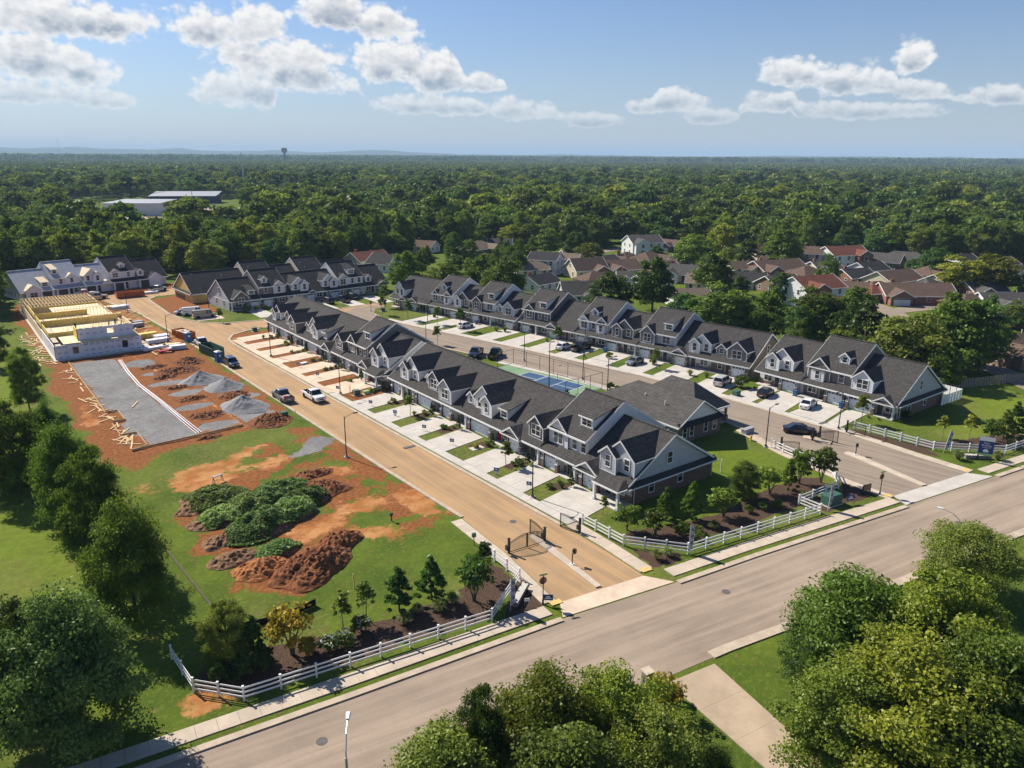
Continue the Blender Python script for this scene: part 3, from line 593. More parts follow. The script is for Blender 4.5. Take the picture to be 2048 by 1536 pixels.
class Unit:
    """one terraced house. local frame: u along the street (left to right seen from the street), v into the house, z up"""
    D, E0 = 16.4, 2.52
    def __init__(s, name, label, loc, rz, w, kind, sid, roofmat='shingle', slope=.62, group='grey roofed townhouses', low='siding_white', base='brick', v0=0):
        s.root = thing(name, label, 'house', loc, rz, group); s.w, s.kind, s.sid, s.rm, s.sl, s.low, s.base = w, kind, sid, roofmat, slope, low, base
        s.vr = 8.2
        if kind == 'high': s.ve, s.ze = 1.55, 5.3
        else: s.ve, s.ze = -.05, s.E0
        s.zr = s.ze+(s.vr-s.ve)*slope; s.trim = MB()
    def zr_at(s, v): return s.ze+(v-s.ve)*s.sl if v <= s.vr else s.zr-(v-s.vr)*s.sl
    def v_at(s, z): return s.ve+(z-s.ze)/s.sl
    def body(s, endL=False, endR=False, wallmat=None, rear=True):
        w, sl = s.w, s.sl; zb = s.zr-(s.D-s.vr)*sl; sid = wallmat or s.sid; vf = 1.35 if s.kind == 'low' else 2.0
        prof = [(1.35, .0), (s.D-.35, 0), (s.D-.35, zb-.1), (s.vr, s.zr-.22), (vf, s.zr_at(vf)-.22), (vf, 2.4), (1.35, 2.4)] if s.kind == 'high' else [(1.35, 0), (s.D-.35, 0), (s.D-.35, zb-.1), (s.vr, s.zr-.22), (1.35, s.zr_at(1.35)-.22)]
        MB().extru(prof, .03, w-.03, sid).build('wall', s.root)
        oL, oR = (.32 if endL else .0), (.32 if endR else .0); th = .2
        r = MB(); f0, b0 = s.ve, s.D
        r.slab([(-oL, f0, s.ze), (w+oR, f0, s.ze), (w+oR, s.vr, s.zr), (-oL, s.vr, s.zr)], th, s.rm)
        r.slab([(-oL, s.vr, s.zr-.002), (w+oR, s.vr, s.zr-.002), (w+oR, b0, zb), (-oL, b0, zb)], th, s.rm)
        r.beam((-oL, s.vr, s.zr+.02), (w+oR, s.vr, s.zr+.02), .3, .08, s.rm)
        o = r.build('roof', s.root); rr = random.Random(int(w*977)+len(s.root.name))
        for _ in range(2):
            vx = s.vr+rr.uniform(1, 5); ux = rr.uniform(1, w-1); MB().tube([(ux, vx, s.zr_at(vx)-.1), (ux, vx, s.zr_at(vx)+.4)], .06, 'white_trim', 6).build('vent_pipe', o)
        t_ = s.trim
        MB().box(-oL, w+oR, f0-.1, f0+.0, s.ze-.24, s.ze+.0, 'white_trim').build('gutter', s.root); MB().box(-oL, w+oR, b0, b0+.1, zb-.24, zb, 'white_trim').build('gutter', s.root)
        for u_ in ([-oL-.03] if endL or s.kind == 'high' else [])+([w+oR] if endR or s.kind == 'high' else []):
            for (va, za, vb, zb_) in ((f0, s.ze, s.vr, s.zr), (s.vr, s.zr, b0, zb)):
                t_.mesh([(u_, va, za+.015), (u_+.03, va, za+.015), (u_+.03, vb, zb_+.015), (u_, vb, zb_+.015), (u_, va, za-.27), (u_+.03, va, za-.27), (u_+.03, vb, zb_-.27), (u_, vb, zb_-.27)], [(0, 1, 2, 3), (4, 7, 6, 5), (0, 4, 5, 1), (1, 5, 6, 2), (2, 6, 7, 3), (3, 7, 4, 0)], 'white_trim')
        if s.kind == 'high':   # lower shed roof over the ground floor
            r = MB(); r.slab([(0, -.05, s.E0), (w, -.05, s.E0), (w, 2.05, s.E0+2.1*.36), (0, 2.05, s.E0+2.1*.36)], .16, s.rm); r.build('porch_roof', s.root)
            t_.box(0, w, -.13, -.05, s.E0-.2, s.E0, 'white_trim')
            t_.box(.03, .15, 1.93, 2.0, 3.4, s.ze-.1, 'white_trim'); t_.box(w-.15, w-.03, 1.93, 2.0, 3.4, s.ze-.1, 'white_trim')
        return s
    def garage(s, u0, u1, mat=None):
        """garage bay with its door"""
        w = u1-u0; m_ = mat or s.low; c = (u0+u1)/2
        b = MB(); b.box(u0-.45, u0, .25, 1.5, 0, 2.55, m_).box(u1, u1+.45, .25, 1.5, 0, 2.55, m_).box(u0, u1, .25, 1.5, 2.2, 2.55, m_); b.build('garage_bay', s.root)
        for a, b in ((u0-.5, u0-.02), (u1+.02, u1+.5)): MB().box(a, b, .17, .7, 0, 1.15, s.base).box(a-.03, b+.03, .14, .72, 1.15, 1.22, 'white_trim').build('brick_pier', s.root)
        put('garage_door', garage_data(w), s.root, (c, .5, .02))
        s.trim.box(u0-.09, u0, .22, .5, 0, 2.25, 'white_trim').box(u1, u1+.09, .22, .5, 0, 2.25, 'white_trim').box(u0-.09, u1+.09, .22, .5, 2.17, 2.3, 'white_trim')
        for u_ in (u0-.25, u1+.25): MB().box(-.06, .06, -.08, 0, 0, .28, 'black_metal').build('wall_lantern', s.root, (u_, .25, 1.55))
        return s
    def porch(s, u0, u1, door, doormat='door_dark', win=None, cols=(), wcols=2, brick=True):
        b = MB(); b.box(u0, u1, -.05, 1.4, -.02, .14, 'concrete'); b.build('porch_slab', s.root)
        if brick:
            MB().box(u0, u1, 1.29, 1.36, .1, 1.0, s.base).build('brick_base', s.root)
        put('front_door', door_data(doormat), s.root, (door, 1.27, .14))
        if win is not None: window(s.root, win, 1.28, .85, 1.5 if wcols == 2 else .8, 1.4, wcols)
        for c in cols: MB().box(-.14, .14, -.14, .14, .1, 2.5, 'white_trim').box(-.19, .19, -.19, .19, .1, .5, 'white_trim').build('porch_column', s.root, (c, .22, 0))
        return s
    def gable(s, u0, u1, vf, zb, ze, sid, pitch=.78, win=None, name='dormer', ov=.22, inset=False):
        """gabled dormer whose ridge runs back into the main roof; sub-parts: roof, window"""
        c = (u0+u1)/2; hw = (u1-u0)/2; zr = ze+pitch*hw; vb = min(s.v_at(zr), s.vr+.3); vE = min(s.v_at(ze), s.vr)
        d = MB()
        d.poly([(u0, vf, zb), (u1, vf, zb), (u1, vf, ze), (c, vf, zr), (u0, vf, ze)], sid)
        zf = max(0, s.zr_at(max(vf, s.ve))-.05) if vf > s.ve else zb
        for u_ in (u0, u1): d.poly([(u_, vf, zb), (u_, vf, ze), (u_, max(vE, vf+.1), ze), (u_, max(vf, s.v_at(zb)), zb)], sid)
        t_ = .1
        d.box(u0-.01, u0+t_, vf-.035, vf-.003, zb, ze, 'white_trim').box(u1-t_, u1+.01, vf-.035, vf-.003, zb, ze, 'white_trim').box(u0, u1, vf-.03, vf-.003, zb-.06, zb+.08, 'white_trim')
        o = d.build(name, s.root)
        r = MB(); eo = .2; zl = ze-pitch*eo; vL = s.v_at(zl) if s.v_at(zl) > vf else vE
        for sg in (-1, 1):
            ue = c+sg*(hw+eo); A = (ue, vf-ov, zl+.06); B = (c, vf-ov, zr+.06); C_ = (c, vb+.1, zr+.06); D_ = (ue, max(vL, vf), zl+.06)
            r.slab([A, B, C_, D_] if sg > 0 else [D_, C_, B, A], .13, s.rm)
            # white rake board
            y0, y1 = vf-ov-.05, vf-ov-.002
            r.mesh([(ue, y0, zl-.16), (c, y0, zr-.16), (c, y0, zr+.08), (ue, y0, zl+.08), (ue, y1, zl-.16), (c, y1, zr-.16), (c, y1, zr+.08), (ue, y1, zl+.08)], [(0, 1, 2, 3), (7, 6, 5, 4), (3, 2, 6, 7), (0, 4, 5, 1), (0, 3, 7, 4), (1, 5, 6, 2)], 'white_trim')
            r.mesh([(ue-.02, vf-ov, zl-.1), (ue+.03, vf-ov, zl-.1), (ue+.03, max(vL, vf), zl-.1), (ue-.02, max(vL, vf), zl-.1), (ue-.02, vf-ov, zl+.05), (ue+.03, vf-ov, zl+.05), (ue+.03, max(vL, vf), zl+.05), (ue-.02, max(vL, vf), zl+.05)], [(0, 3, 2, 1), (4, 5, 6, 7), (0, 1, 5, 4), (1, 2, 6, 5), (2, 3, 7, 6), (3, 0, 4, 7)], 'white_trim')
        r.build('dormer_roof', o)
        if inset:      # small pent roof under a white gable panel
            q = MB(); q.slab([(u0-.15, vf-.35, ze-.06), (u1+.15, vf-.35, ze-.06), (u1-.02, vf-.01, ze+.3), (u0+.02, vf-.01, ze+.3)], .08, s.rm); q.box(u0-.15, u1+.15, vf-.4, vf-.35, ze-.2, ze-.05, 'white_trim'); q.build('pent_roof', o)
        if win:
            for (du, ww, hh, cc, zz) in win: put('window', window_data(ww, hh, cc), o, (c+du, vf-.01, zz))
        return o
    def nested(s, u0, u1, ze, sid, front='L', sid2=None):
        """a broad gable with a smaller one standing in front of it"""
        u0 -= .12; u1 += .12 if u1 < s.w-.2 else 0; ze += .18; w = u1-u0; zb = s.zr_at(1.5)-.05
        wn = .8
        big = (u0+w*.12, u1) if front == 'L' else (u0, u1-w*.12)
        sm = (u0, u0+w*.52) if front == 'L' else (u1-w*.52, u1)
        du = w*.2 if front == 'L' else -w*.2
        s.gable(*big, 1.5, zb, ze+.12, sid, .84, [(du, wn, 1.4, 1, ze-1.5)], 'dormer')
        s.gable(*sm, .9, s.zr_at(.9)-.05, ze+.0, sid2 or sid, .8, [(0, wn, 1.45, 1, ze-1.6)], 'dormer')
        return s
    def shed(s, u0, u1, vf, h, sid, cols=1):
        """shed dormer with a flatter roof"""
        zb = s.zr_at(vf)-.05; zt = zb+h; sl2 = s.sl*.42; vb = vf+h/(s.sl-sl2)*.98; zbk = zt+(vb-vf)*sl2
        vb2 = min(vb, s.vr-.1)
        d = MB(); d.poly([(u0, vf, zb), (u1, vf, zb), (u1, vf, zt), (u0, vf, zt)], sid)
        for u_ in (u0, u1): d.poly([(u_, vf, zb), (u_, vf, zt), (u_, vb2, zt+(vb2-vf)*sl2), (u_, vb2, s.zr_at(vb2))], sid)
        d.box(u0-.01, u0+.1, vf-.035, vf-.003, zb, zt, 'white_trim').box(u1-.1, u1+.01, vf-.035, vf-.003, zb, zt, 'white_trim')
        o = d.build('dormer', s.root)
        r = MB(); r.slab([(u0-.2, vf-.25, zt-.25*sl2+.06), (u1+.2, vf-.25, zt-.25*sl2+.06), (u1+.2, vb2+.15, zt+(vb2-vf+.15)*sl2+.06), (u0-.2, vb2+.15, zt+(vb2-vf+.15)*sl2+.06)], .13, s.rm)
        r.box(u0-.22, u1+.22, vf-.31, vf-.25, zt-.25*sl2-.1, zt-.25*sl2+.08, 'white_trim'); r.build('dormer_roof', o)
        wd_ = (u1-u0)-.55; put('window', window_data(wd_, min(.95, h-.45), cols, 2), o, ((u0+u1)/2, vf-.01, zb+.28)); return s
    def endwall(s, side, low='brick', skirt=True, wins=True, upper=None):
        """finished gable wall with brick ground floor and a skirt roof"""
        u_ = -.06 if side == 'L' else s.w+.06; sg = -1 if side == 'L' else 1; x0, x1 = sorted((u_, u_-sg*.09))
        MB().box(x0, x1, 1.3, s.D-.33, 0, 2.5, low).build('brick_base', s.root)
        if upper:
            zb = s.zr-(s.D-s.vr)*s.sl; vf = 1.35
            MB().mesh([(u_-sg*.03, v, z) for v, z in [(vf, 2.5), (s.D-.36, 2.5), (s.D-.36, zb-.12), (s.vr, s.zr-.24), (vf, s.zr_at(vf)-.24)]], [(0, 1, 2, 3, 4) if sg > 0 else (4, 3, 2, 1, 0)], upper).build('gable_cladding', s.root)
        if skirt:
            r = MB(); a = u_+sg*.62; b = u_-sg*.06; pts = [(a, .0, 2.5), (a, s.D-.1, 2.5), (b, s.D-.1, 2.95), (b, .0, 2.95)]
            r.slab(pts if sg > 0 else pts[::-1], .12, s.rm); q = sorted((a, a+sg*.07)); r.box(q[0], q[1], .0, s.D-.1, 2.32, 2.5, 'white_trim'); r.build('skirt_roof', s.root)
            for v in (1.5, s.D-.6): MB().tube([(u_+sg*.1, v, 2.5), (u_+sg*.1, v, .1)], .05, 'white_trim', 6).build('downspout', s.root)
        if wins:
            for v in (4.6, 9.8): window(s.root, u_, v, .9, .85, 1.45, 1, side)
            window(s.root, u_-sg*.0, 7.6, 3.95, .85, 1.45, 1, side)
        return s
    def hip_porch(s, u0, u1):
        """hipped porch roof at a free corner"""
        r = MB(); z = s.E0; r.slab([(u0, -1.5, z), (u1+.4, -1.5, z), (u1-.6, .25, z+.62), (u0+.0, .25, z+.62)], .14, s.rm)
        r.slab([(u1+.4, -1.5, z), (u1+.4, 1.4, z), (u1-.6, 1.4, z+.62), (u1-.6, .25, z+.62)], .14, s.rm)
        r.box(u0, u1+.45, -1.58, -1.5, z-.2, z, 'white_trim').box(u1+.4, u1+.47, -1.58, 1.4, z-.2, z, 'white_trim'); r.build('porch_roof', s.root)
        MB().box(u0, u1+.25, -1.4, -.06, -.02, .14, 'concrete').build('porch_slab', s.root)
        for c in (u0+.15, u1+.1): MB().box(-.15, .15, -.15, .15, .1, 2.52, 'white_trim').box(-.2, .2, -.2, .2, .1, .5, 'white_trim').build('porch_column', s.root, (c, -1.2, 0))
        return s
    def done(s):
        s.trim.build('trim', s.root); return s

def row_frame(x0, y0, x1, y1):
    """origin and rotation of a terrace whose eaves run from its left end to its right end"""
    return (x0, y0), math.atan2(y1-y0, x1-x0)
def at(fr, u): (x, y), a = fr; return (x+math.cos(a)*u, y+math.sin(a)*u, 0)

def terrace(fr, bounds, plans, labels, slope=.62, group='grey roofed townhouses', rm='shingle'):
    for i, (pl, lb) in enumerate(zip(plans, labels)):
        u0, u1 = bounds[i], bounds[i+1]; p = dict(pl); w = u1-u0
        rr = p.get('rm', rm)
        un = Unit('townhouse', lb, at(fr, u0), fr[1], w, p['k'], p['s'], rr, slope, group, p.get('low', 'siding_white'), p.get('base', 'brick'))
        un.body(i == 0 or p.get('eL', False), i == len(plans)-1 or p.get('eR', False), p.get('wall'))
        for f in p['f']:
            kind, a = f[0], f[1:]
            if kind == 'G': un.garage(a[0], a[1], *(a[2:]))
            elif kind == 'P': un.porch(**a[0])
            elif kind == 'N': un.nested(*a)
            elif kind == 'D':   # plain gable dormer u0,u1,vf,ze,siding,winw,cols
                u_0, u_1, vf, ze, sd, ww, cc = a[:7]; u_0 -= .12; u_1 += .12; ze += .14; zb = un.zr_at(vf)-.05; hh = min(1.45, ze-zb-.3) if len(a) < 8 else a[7]
                un.gable(u_0, u_1, vf, zb, ze, sd, .84, [(0, ww, hh, cc, ze-hh-.08)])
            elif kind == 'GG':  # garage gable at the eaves
                un.gable(a[0], a[1], -.12, un.E0-.18, un.E0, a[2], .62, None, 'front_gable', inset=True)
            elif kind == 'FG':  # full two storey front gable
                o = un.gable(a[0], a[1], .2, 2.35, 5.1, a[2], .8, [(0, a[3], 1.5, a[4], 3.35)], 'front_gable')
            elif kind == 'HG':  # gable on the wall of a high unit
                un.gable(a[0], a[1], a[5] if len(a) > 5 else 1.75, 3.05, 5.3, a[2], .85, [(0, a[3], 1.55, a[4], 3.5)] if a[3] else None, 'front_gable', inset=(len(a) > 6))
            elif kind == 'BAY':
                MB().box(a[0], a[1], 1.35, 2.05, 3.0, 5.0, a[2]).slab([(a[0]-.1, 1.2, 5.0), (a[1]+.1, 1.2, 5.0), (a[1]+.1, 2.05, 5.35), (a[0]-.1, 2.05, 5.35)], .1, rr).build('bay', un.root); window(un.root, (a[0]+a[1])/2, 1.34, 3.45, .8, 1.35, 1)
            elif kind == 'W': window(un.root, a[0], 1.98, a[1], a[2], a[3], a[4])
            elif kind == 'S': un.shed(*a)
            elif kind == 'EW': un.endwall(*a[:1], **(a[1] if len(a) > 1 else {}))
            elif kind == 'HP': un.hip_porch(*a)
            elif kind == 'FW': window(un.root, a[0], 1.28, .85, a[1], 1.4, a[2])
        un.done()

def plan_A(w, c):
    """the seven house types of the first terrace, left (far) to right (near)"""
    return [
        dict(k='low', s=c[0], eR=False, f=[('EW', 'L', dict(low='brick', skirt=False)), ('G', .9, 3.3), ('P', dict(u0=3.8, u1=w[0]-.1, door=5.0, win=6.6, cols=(4.4, 6.1, w[0]-.4))), ('N', 3.0, w[0]-.6, 5.0, c[0], 'L')]),
        dict(k='low', s=c[1], f=[('G', .7, 5.4), ('P', dict(u0=6.0, u1=w[1]-.1, door=6.9)), ('D', 3.2, 6.3, 1.2, 5.0, c[1], 1.75, 2), ('D', 1.6, 3.1, 1.8, 4.6, 'siding_white', .6, 1)]),
        dict(k='low', s=c[2], f=[('FG', .1, 3.7, c[2], 1.7, 2), ('G', .7, 3.1), ('P', dict(u0=3.9, u1=w[2]-.1, door=5.2, win=6.7, cols=(w[2]-.3,), wcols=1)), ('D', 6.3, 7.8, 1.7, 4.7, 'siding_white', .6, 1)]),
        dict(k='low', s=c[3], f=[('G', .7, 5.6), ('P', dict(u0=6.2, u1=w[3]-.1, door=7.0, doormat=c[7], win=8.3, wcols=1)), ('N', .5, 5.4, 5.1, c[3], 'R'), ('S', 6.7, 8.5, 1.6, 1.5, 'siding_white')]),
        dict(k='low', s=c[4], base='stone', f=[('GG', .1, 4.2, 'siding_light'), ('G', .9, 3.4, 'stone'), ('P', dict(u0=4.0, u1=w[4]-.1, door=5.4, win=6.9, cols=(w[4]-.3,), wcols=1)), ('D', 4.9, 7.7, 1.0, 5.0, 'siding_dark', 1.75, 2)]),
        dict(k='high', s=c[5], f=[('HG', .15, 3.9, c[5], 1.75, 2), ('W', 5.0, 3.55, .8, 1.45, 1), ('W', 6.7, 3.55, .8, 1.45, 1), ('G', .8, 3.2), ('P', dict(u0=3.8, u1=w[5]-.1, door=5.0, win=6.5, cols=(w[5]-.4,), wcols=1)), ('S', 4.6, 6.9, 3.3, 1.5, 'siding_white', 2)]),
        dict(k='low', s=c[6], f=[('GG', .1, 4.2, 'siding_light'), ('G', .9, 3.3), ('N', 3.5, w[6]+.03, 5.25, c[6], 'L'), ('P', dict(u0=4.0, u1=w[6]-.1, door=4.7, win=6.6, cols=())), ('HP', 4.6, w[6]), ('EW', 'R')]),
    ]
# first terrace, near half
bA = [0, 8.6, 16.4, 24.4, 33.8, 41.9, 49.4, 58]; wA = list(np.diff(bA))
frA1 = row_frame(60.3, 115.4, 60.3, 57.4)
terrace(frA1, bA, plan_A(wA, ['siding_white', 'siding_taupe', 'siding_light', 'batten_white', 'siding_dark', 'siding_white', 'siding_light', 'door_red']), [
    'white townhouse with nested dormers at the gap between the two dusty street terraces', 'townhouse with one dark gabled dormer over a wide double garage door', 'townhouse with a pale grey two storey front gable above its single garage',
    'white townhouse with a red front door and wide double garage', 'townhouse with stone garage gable and dark dormer right of the red door house', 'tall white townhouse with shed dormer, second from the near end of the terrace', 'end townhouse with blue-grey gable wall and brick side facing the main road'])
bA2 = [0, 7.3, 14.9, 23.1, 32.6, 41.2, 49.3, 58.3]; wA2 = list(np.diff(bA2))
frA2 = row_frame(60.0, 175.7, 60.0, 117.4)
terrace(frA2, bA2, plan_A(wA2, ['siding_white', 'siding_taupe', 'siding_taupe', 'siding_white', 'siding_light', 'siding_taupe', 'siding_white', 'door_dark']), [
    'farthest townhouse of the dusty street terrace, at the junction with the side street', 'dark dormered townhouse, second from the far end of the dusty street terrace', 'taupe two storey front gable townhouse in the far half of the dusty street terrace',
    'white nested dormer townhouse facing the muddy front strip with the white box', 'townhouse with small garage gable left of the tall taupe house on the dusty street', 'tall taupe townhouse with white shed dormer on the dusty street', 'white end townhouse with hipped porch beside the green utility boxes'])

# second terrace across the inner road
P_ = lambda **k: ('P', k)
frB1 = row_frame(116.7, 79.8, 116.7, 54.0)
terrace(frB1, [0, 9.0, 17.3, 25.8], [
    dict(k='low', s='siding_white', low='siding_light', f=[('N', 1.4, 6.4, 5.1, 'batten_white', 'L'), P_(u0=.1, u1=4.6, door=3.7, win=1.8), ('G', 5.3, 7.9)]),
    dict(k='high', s='siding_taupe', low='siding_taupe', f=[('HG', .2, 4.4, 'siding_taupe', 0, 1, 1.75, 1), ('BAY', 1.1, 3.5, 'batten_white'), ('W', 6.3, 3.55, .9, 1.5, 1), P_(u0=.1, u1=4.4, door=3.6, win=1.7), ('G', 5.1, 7.7), ('D', 5.0, 6.5, 3.4, 8.0 - .45, 'siding_white', .75, 1)]),
    dict(k='low', s='siding_white', low='siding_light', f=[('D', .5, 3.9, 1.1, 5.1, 'siding_white', 1.8, 2), ('G', .7, 4.6), ('GG', 4.9, 8.4, 'siding_light'), P_(u0=5.2, u1=8.3, door=5.6, win=7.2, cols=(8.2,)), ('EW', 'R', dict(upper='batten_grey'))])],
    ['townhouse with white nested dormers and black car on its driveway', 'tall taupe townhouse with white bay and blue bin by its garage', 'end townhouse with white board gable wall beside the bright lawn'], .67, 'townhouses beyond the inner road')
frB2 = row_frame(107.6, 139.4, 117.1, 81.8); LB = math.hypot(117.1-107.6, 139.4-81.8); bB = [LB*i/7 for i in range(8)]; wb = LB/7
terrace(frB2, bB, [
    dict(k='high', s='siding_dark', low='siding_dark', base='stone', f=[('HG', .2, 3.6, 'siding_dark', 1.7, 2), ('W', 5.0, 3.6, .8, 1.5, 1), ('W', 7.0, 3.6, .8, 1.5, 1), ('S', 4.4, 6.6, 2.6, 1.6, 'siding_white'), ('G', .8, 3.2), P_(u0=3.8, u1=wb-.1, door=4.5, win=6.8, cols=(5.4,), wcols=1), ('EW', 'L', dict(skirt=False, wins=False))]),
    dict(k='low', s='siding_brown', low='siding_light', base='stone', f=[('GG', .1, 3.9, 'siding_light'), ('G', .8, 3.2), P_(u0=3.8, u1=wb-.1, door=5.6, win=7.0, wcols=1)]),
    dict(k='high', s='siding_light', low='siding_light', f=[('HG', .2, 3.0, 'siding_white', 1.6, 2), ('W', 4.0, 3.6, .8, 1.5, 1), ('HG', 4.9, 8.0, 'siding_light', 0, 1, 1.75, 1), ('BAY', 5.4, 7.5, 'batten_white'), ('D', 2.7, 4.2, 3.3, 7.2, 'siding_white', .75, 1), ('G', .8, 3.3), P_(u0=3.9, u1=wb-.1, door=4.8, win=6.9)]),
    dict(k='low', s='siding_white', low='siding_taupe', base='stone', f=[('N', 1.6, 6.4, 5.0, 'siding_taupe', 'L'), ('G', .6, 3.2), P_(u0=3.8, u1=wb-.1, door=4.9, win=6.8, cols=(wb-.3,))]),
    dict(k='high', s='siding_light', low='siding_light', base='stone', f=[('HG', .1, 3.6, 'stone', 1.6, 2, 1.2), ('W', 5.9, 3.55, 1.7, 1.5, 2), ('S', 4.9, 6.8, 2.8, 1.5, 'siding_white'), ('G', .7, 3.1, 'stone'), P_(u0=3.8, u1=wb-.1, door=6.3, win=4.8, cols=(), wcols=1)]),
    dict(k='low', s='siding_white', low='siding_light', base='stone', f=[('GG', .1, 3.8, 'siding_light'), ('G', .7, 3.1, 'stone'), ('N', 3.7, 7.9, 5.0, 'batten_white', 'L'), P_(u0=3.8, u1=wb-.1, door=4.5, win=6.8)]),
    dict(k='low', s='siding_taupe', low='siding_taupe', wall='siding_brown', f=[('D', .8, 2.8, 1.7, 4.6, 'siding_taupe', .9, 1), ('D', 3.4, 7.2, 1.1, 4.9, 'siding_taupe', 1.8, 2), P_(u0=.1, u1=4.4, door=3.6, win=1.9, wcols=1), ('G', 4.9, 7.5), ('EW', 'R', dict(low='siding_brown', skirt=False))])],
    ['tall charcoal townhouse with white shed dormer opposite the sports court', 'low townhouse with small garage gable right of the tall charcoal house', 'tall pale grey townhouse behind the white car and black pickup', 'townhouse with nested taupe dormers and blue bin, left of the stone gable house', 'tall townhouse with stone front gable and grey car on its driveway', 'townhouse with white nested dormers and empty driveway, left of the brown end house', 'brown-sided end townhouse with silver SUV on its driveway'], .63, 'townhouses beyond the inner road')
frB3 = row_frame(98.1, 185, 107.2, 140.4); LC = math.hypot(9.1, 44.6); bC = [LC*i/6 for i in range(7)]; wc = LC/6
terrace(frB3, bC, [
    dict(k='low', s='siding_white', low='siding_light', f=[('N', .8, 5.2, 5.0, 'batten_white', 'R'), ('GG', 4.0, 7.2, 'siding_light'), P_(u0=.1, u1=3.9, door=3.2, win=1.7), ('G', 4.6, 6.9), ('EW', 'L', dict(skirt=False))]),
    dict(k='low', s='siding_dark', low='siding_cream', f=[('GG', .1, 3.6, 'siding_cream'), ('G', .7, 3.0), P_(u0=3.7, u1=wc-.1, door=5.0, win=6.5, wcols=1)]),
    dict(k='high', s='siding_white', low='siding_light', f=[('HG', .1, 2.6, 'siding_taupe', 1.5, 2), ('W', 3.7, 3.6, .8, 1.5, 1), ('HG', 4.5, 7.4, 'siding_white', 0, 1, 1.75, 1), ('BAY', 4.9, 6.9, 'batten_white'), ('D', 2.4, 3.9, 3.3, 7.3, 'siding_white', .7, 1), ('G', .7, 3.1), P_(u0=3.7, u1=wc-.1, door=4.6, win=6.3)]),
    dict(k='low', s='siding_white', low='siding_taupe', f=[('N', 1.6, 6.2, 5.0, 'siding_taupe', 'L', 'siding_white'), ('G', .4, 2.8), P_(u0=3.4, u1=wc-.1, door=4.5, win=6.2)]),
    dict(k='high', s='batten_white', low='siding_light', base='stone', f=[('HG', .1, 3.3, 'brick', 1.5, 2, 1.2), ('W', 5.4, 3.55, 1.7, 1.5, 2), ('S', 4.2, 6.2, 2.8, 1.5, 'siding_white'), ('G', .7, 3.0, 'brick'), P_(u0=3.6, u1=wc-.1, door=6.0, win=4.6, wcols=1, cols=(wc-.4,))]),
    dict(k='low', s='siding_light', low='siding_light', f=[('D', .6, 2.5, 1.7, 4.6, 'siding_light', .8, 1), ('D', 3.0, 6.4, 1.1, 4.9, 'siding_light', 1.7, 2), P_(u0=.1, u1=3.9, door=3.0, win=1.6, wcols=1), ('G', 4.4, 6.8), ('EW', 'R', dict(skirt=False))])],
    ['leftmost townhouse of the inner road terrace, white nested dormers beside the side street', 'low townhouse with cream garage gable behind a street tree', 'tall white townhouse with lamp post and dark bin in front', 'townhouse with white and taupe nested dormers, left of the brick gable house', 'tall townhouse with brick front gable and white car on its driveway', 'pale grey end townhouse beside the charcoal house, wall with brick foot'], .63, 'townhouses beyond the inner road')

# back terrace facing the side street, and the one behind it
frC = row_frame(60.6, 202.7, 109.5, 206.5); bD = [0, 8.5, 16.6, 24.8, 32.6, 41.2, 49.0]
terrace(frC, bD, [
    dict(k='low', s='siding_light', low='siding_light', wall='siding_light', rm='shingle_dark', f=[('D', .8, 4.8, -.15, 3.3, 'brick', 1.6, 2, 1.4), ('S', 5.6, 7.4, 1.7, 1.3, 'siding_white'), ('G', 5.6, 8.0), P_(u0=.1, u1=4.9, door=4.2, win=2.5, cols=(.3,)), ('EW', 'L', dict(skirt=False, low='siding_light'))]),
    dict(k='high', s='siding_taupe', low='siding_taupe', rm='shingle_dark', f=[('HG', 4.3, 7.6, 'siding_white', .8, 1), ('W', 2.2, 3.6, .9, 1.5, 1), ('D', 1.6, 3.1, 3.0, 7.2, 'siding_white', .7, 1), ('G', .8, 3.2), P_(u0=3.8, u1=7.9, door=4.6, win=6.4)]),
    dict(k='low', s='siding_white', low='siding_light', rm='shingle_dark', f=[('N', 1.6, 6.2, 5.0, 'siding_white', 'R'), P_(u0=.2, u1=5.0, door=3.5, win=1.6), ('GG', 5.3, 8.1, 'siding_light'), ('G', 5.5, 7.7)]),
    dict(k='low', s='siding_white', low='siding_light', rm='shingle_dark', f=[('N', 2.8, 7.2, 5.0, 'siding_white', 'R'), P_(u0=.2, u1=4.0, door=3.2, win=1.5), ('G', 4.7, 7.2)]),
    dict(k='high', s='siding_white', low='siding_light', rm='shingle_dark', f=[('HG', .2, 3.4, 'siding_white', 1.6, 2), ('W', 5.0, 3.6, .8, 1.5, 1), ('W', 7.2, 3.6, .8, 1.5, 1), ('S', 4.0, 6.2, 2.8, 1.6, 'siding_white'), ('G', 4.0, 6.4), P_(u0=.2, u1=3.4, door=2.8, win=1.4)]),
    dict(k='low', s='siding_white', low='siding_light', rm='shingle_dark', f=[('D', .6, 2.4, 1.5, 4.7, 'siding_white', .8, 1), ('GG', 3.6, 7.4, 'siding_light'), ('G', 4.3, 6.7), P_(u0=.2, u1=3.4, door=2.7, win=1.3), ('EW', 'R', dict(skirt=False))])],
    ['end townhouse with brick front gable and pale gable wall by the parked vans', 'tall taupe townhouse right of the brick gable end house on the side street', 'white nested dormer townhouse, third from the brick gable end on the side street', 'low townhouse behind dark cars, left of the tall white side street house', 'tall white townhouse with shed dormer on the side street', 'last townhouse at the right end of the side street terrace'], .62, 'side street townhouses')
frD = row_frame(104, 239.5, 54.8, 236.6); bE = [0, 8.2, 16.4, 24.6, 32.8, 41, 49.3]
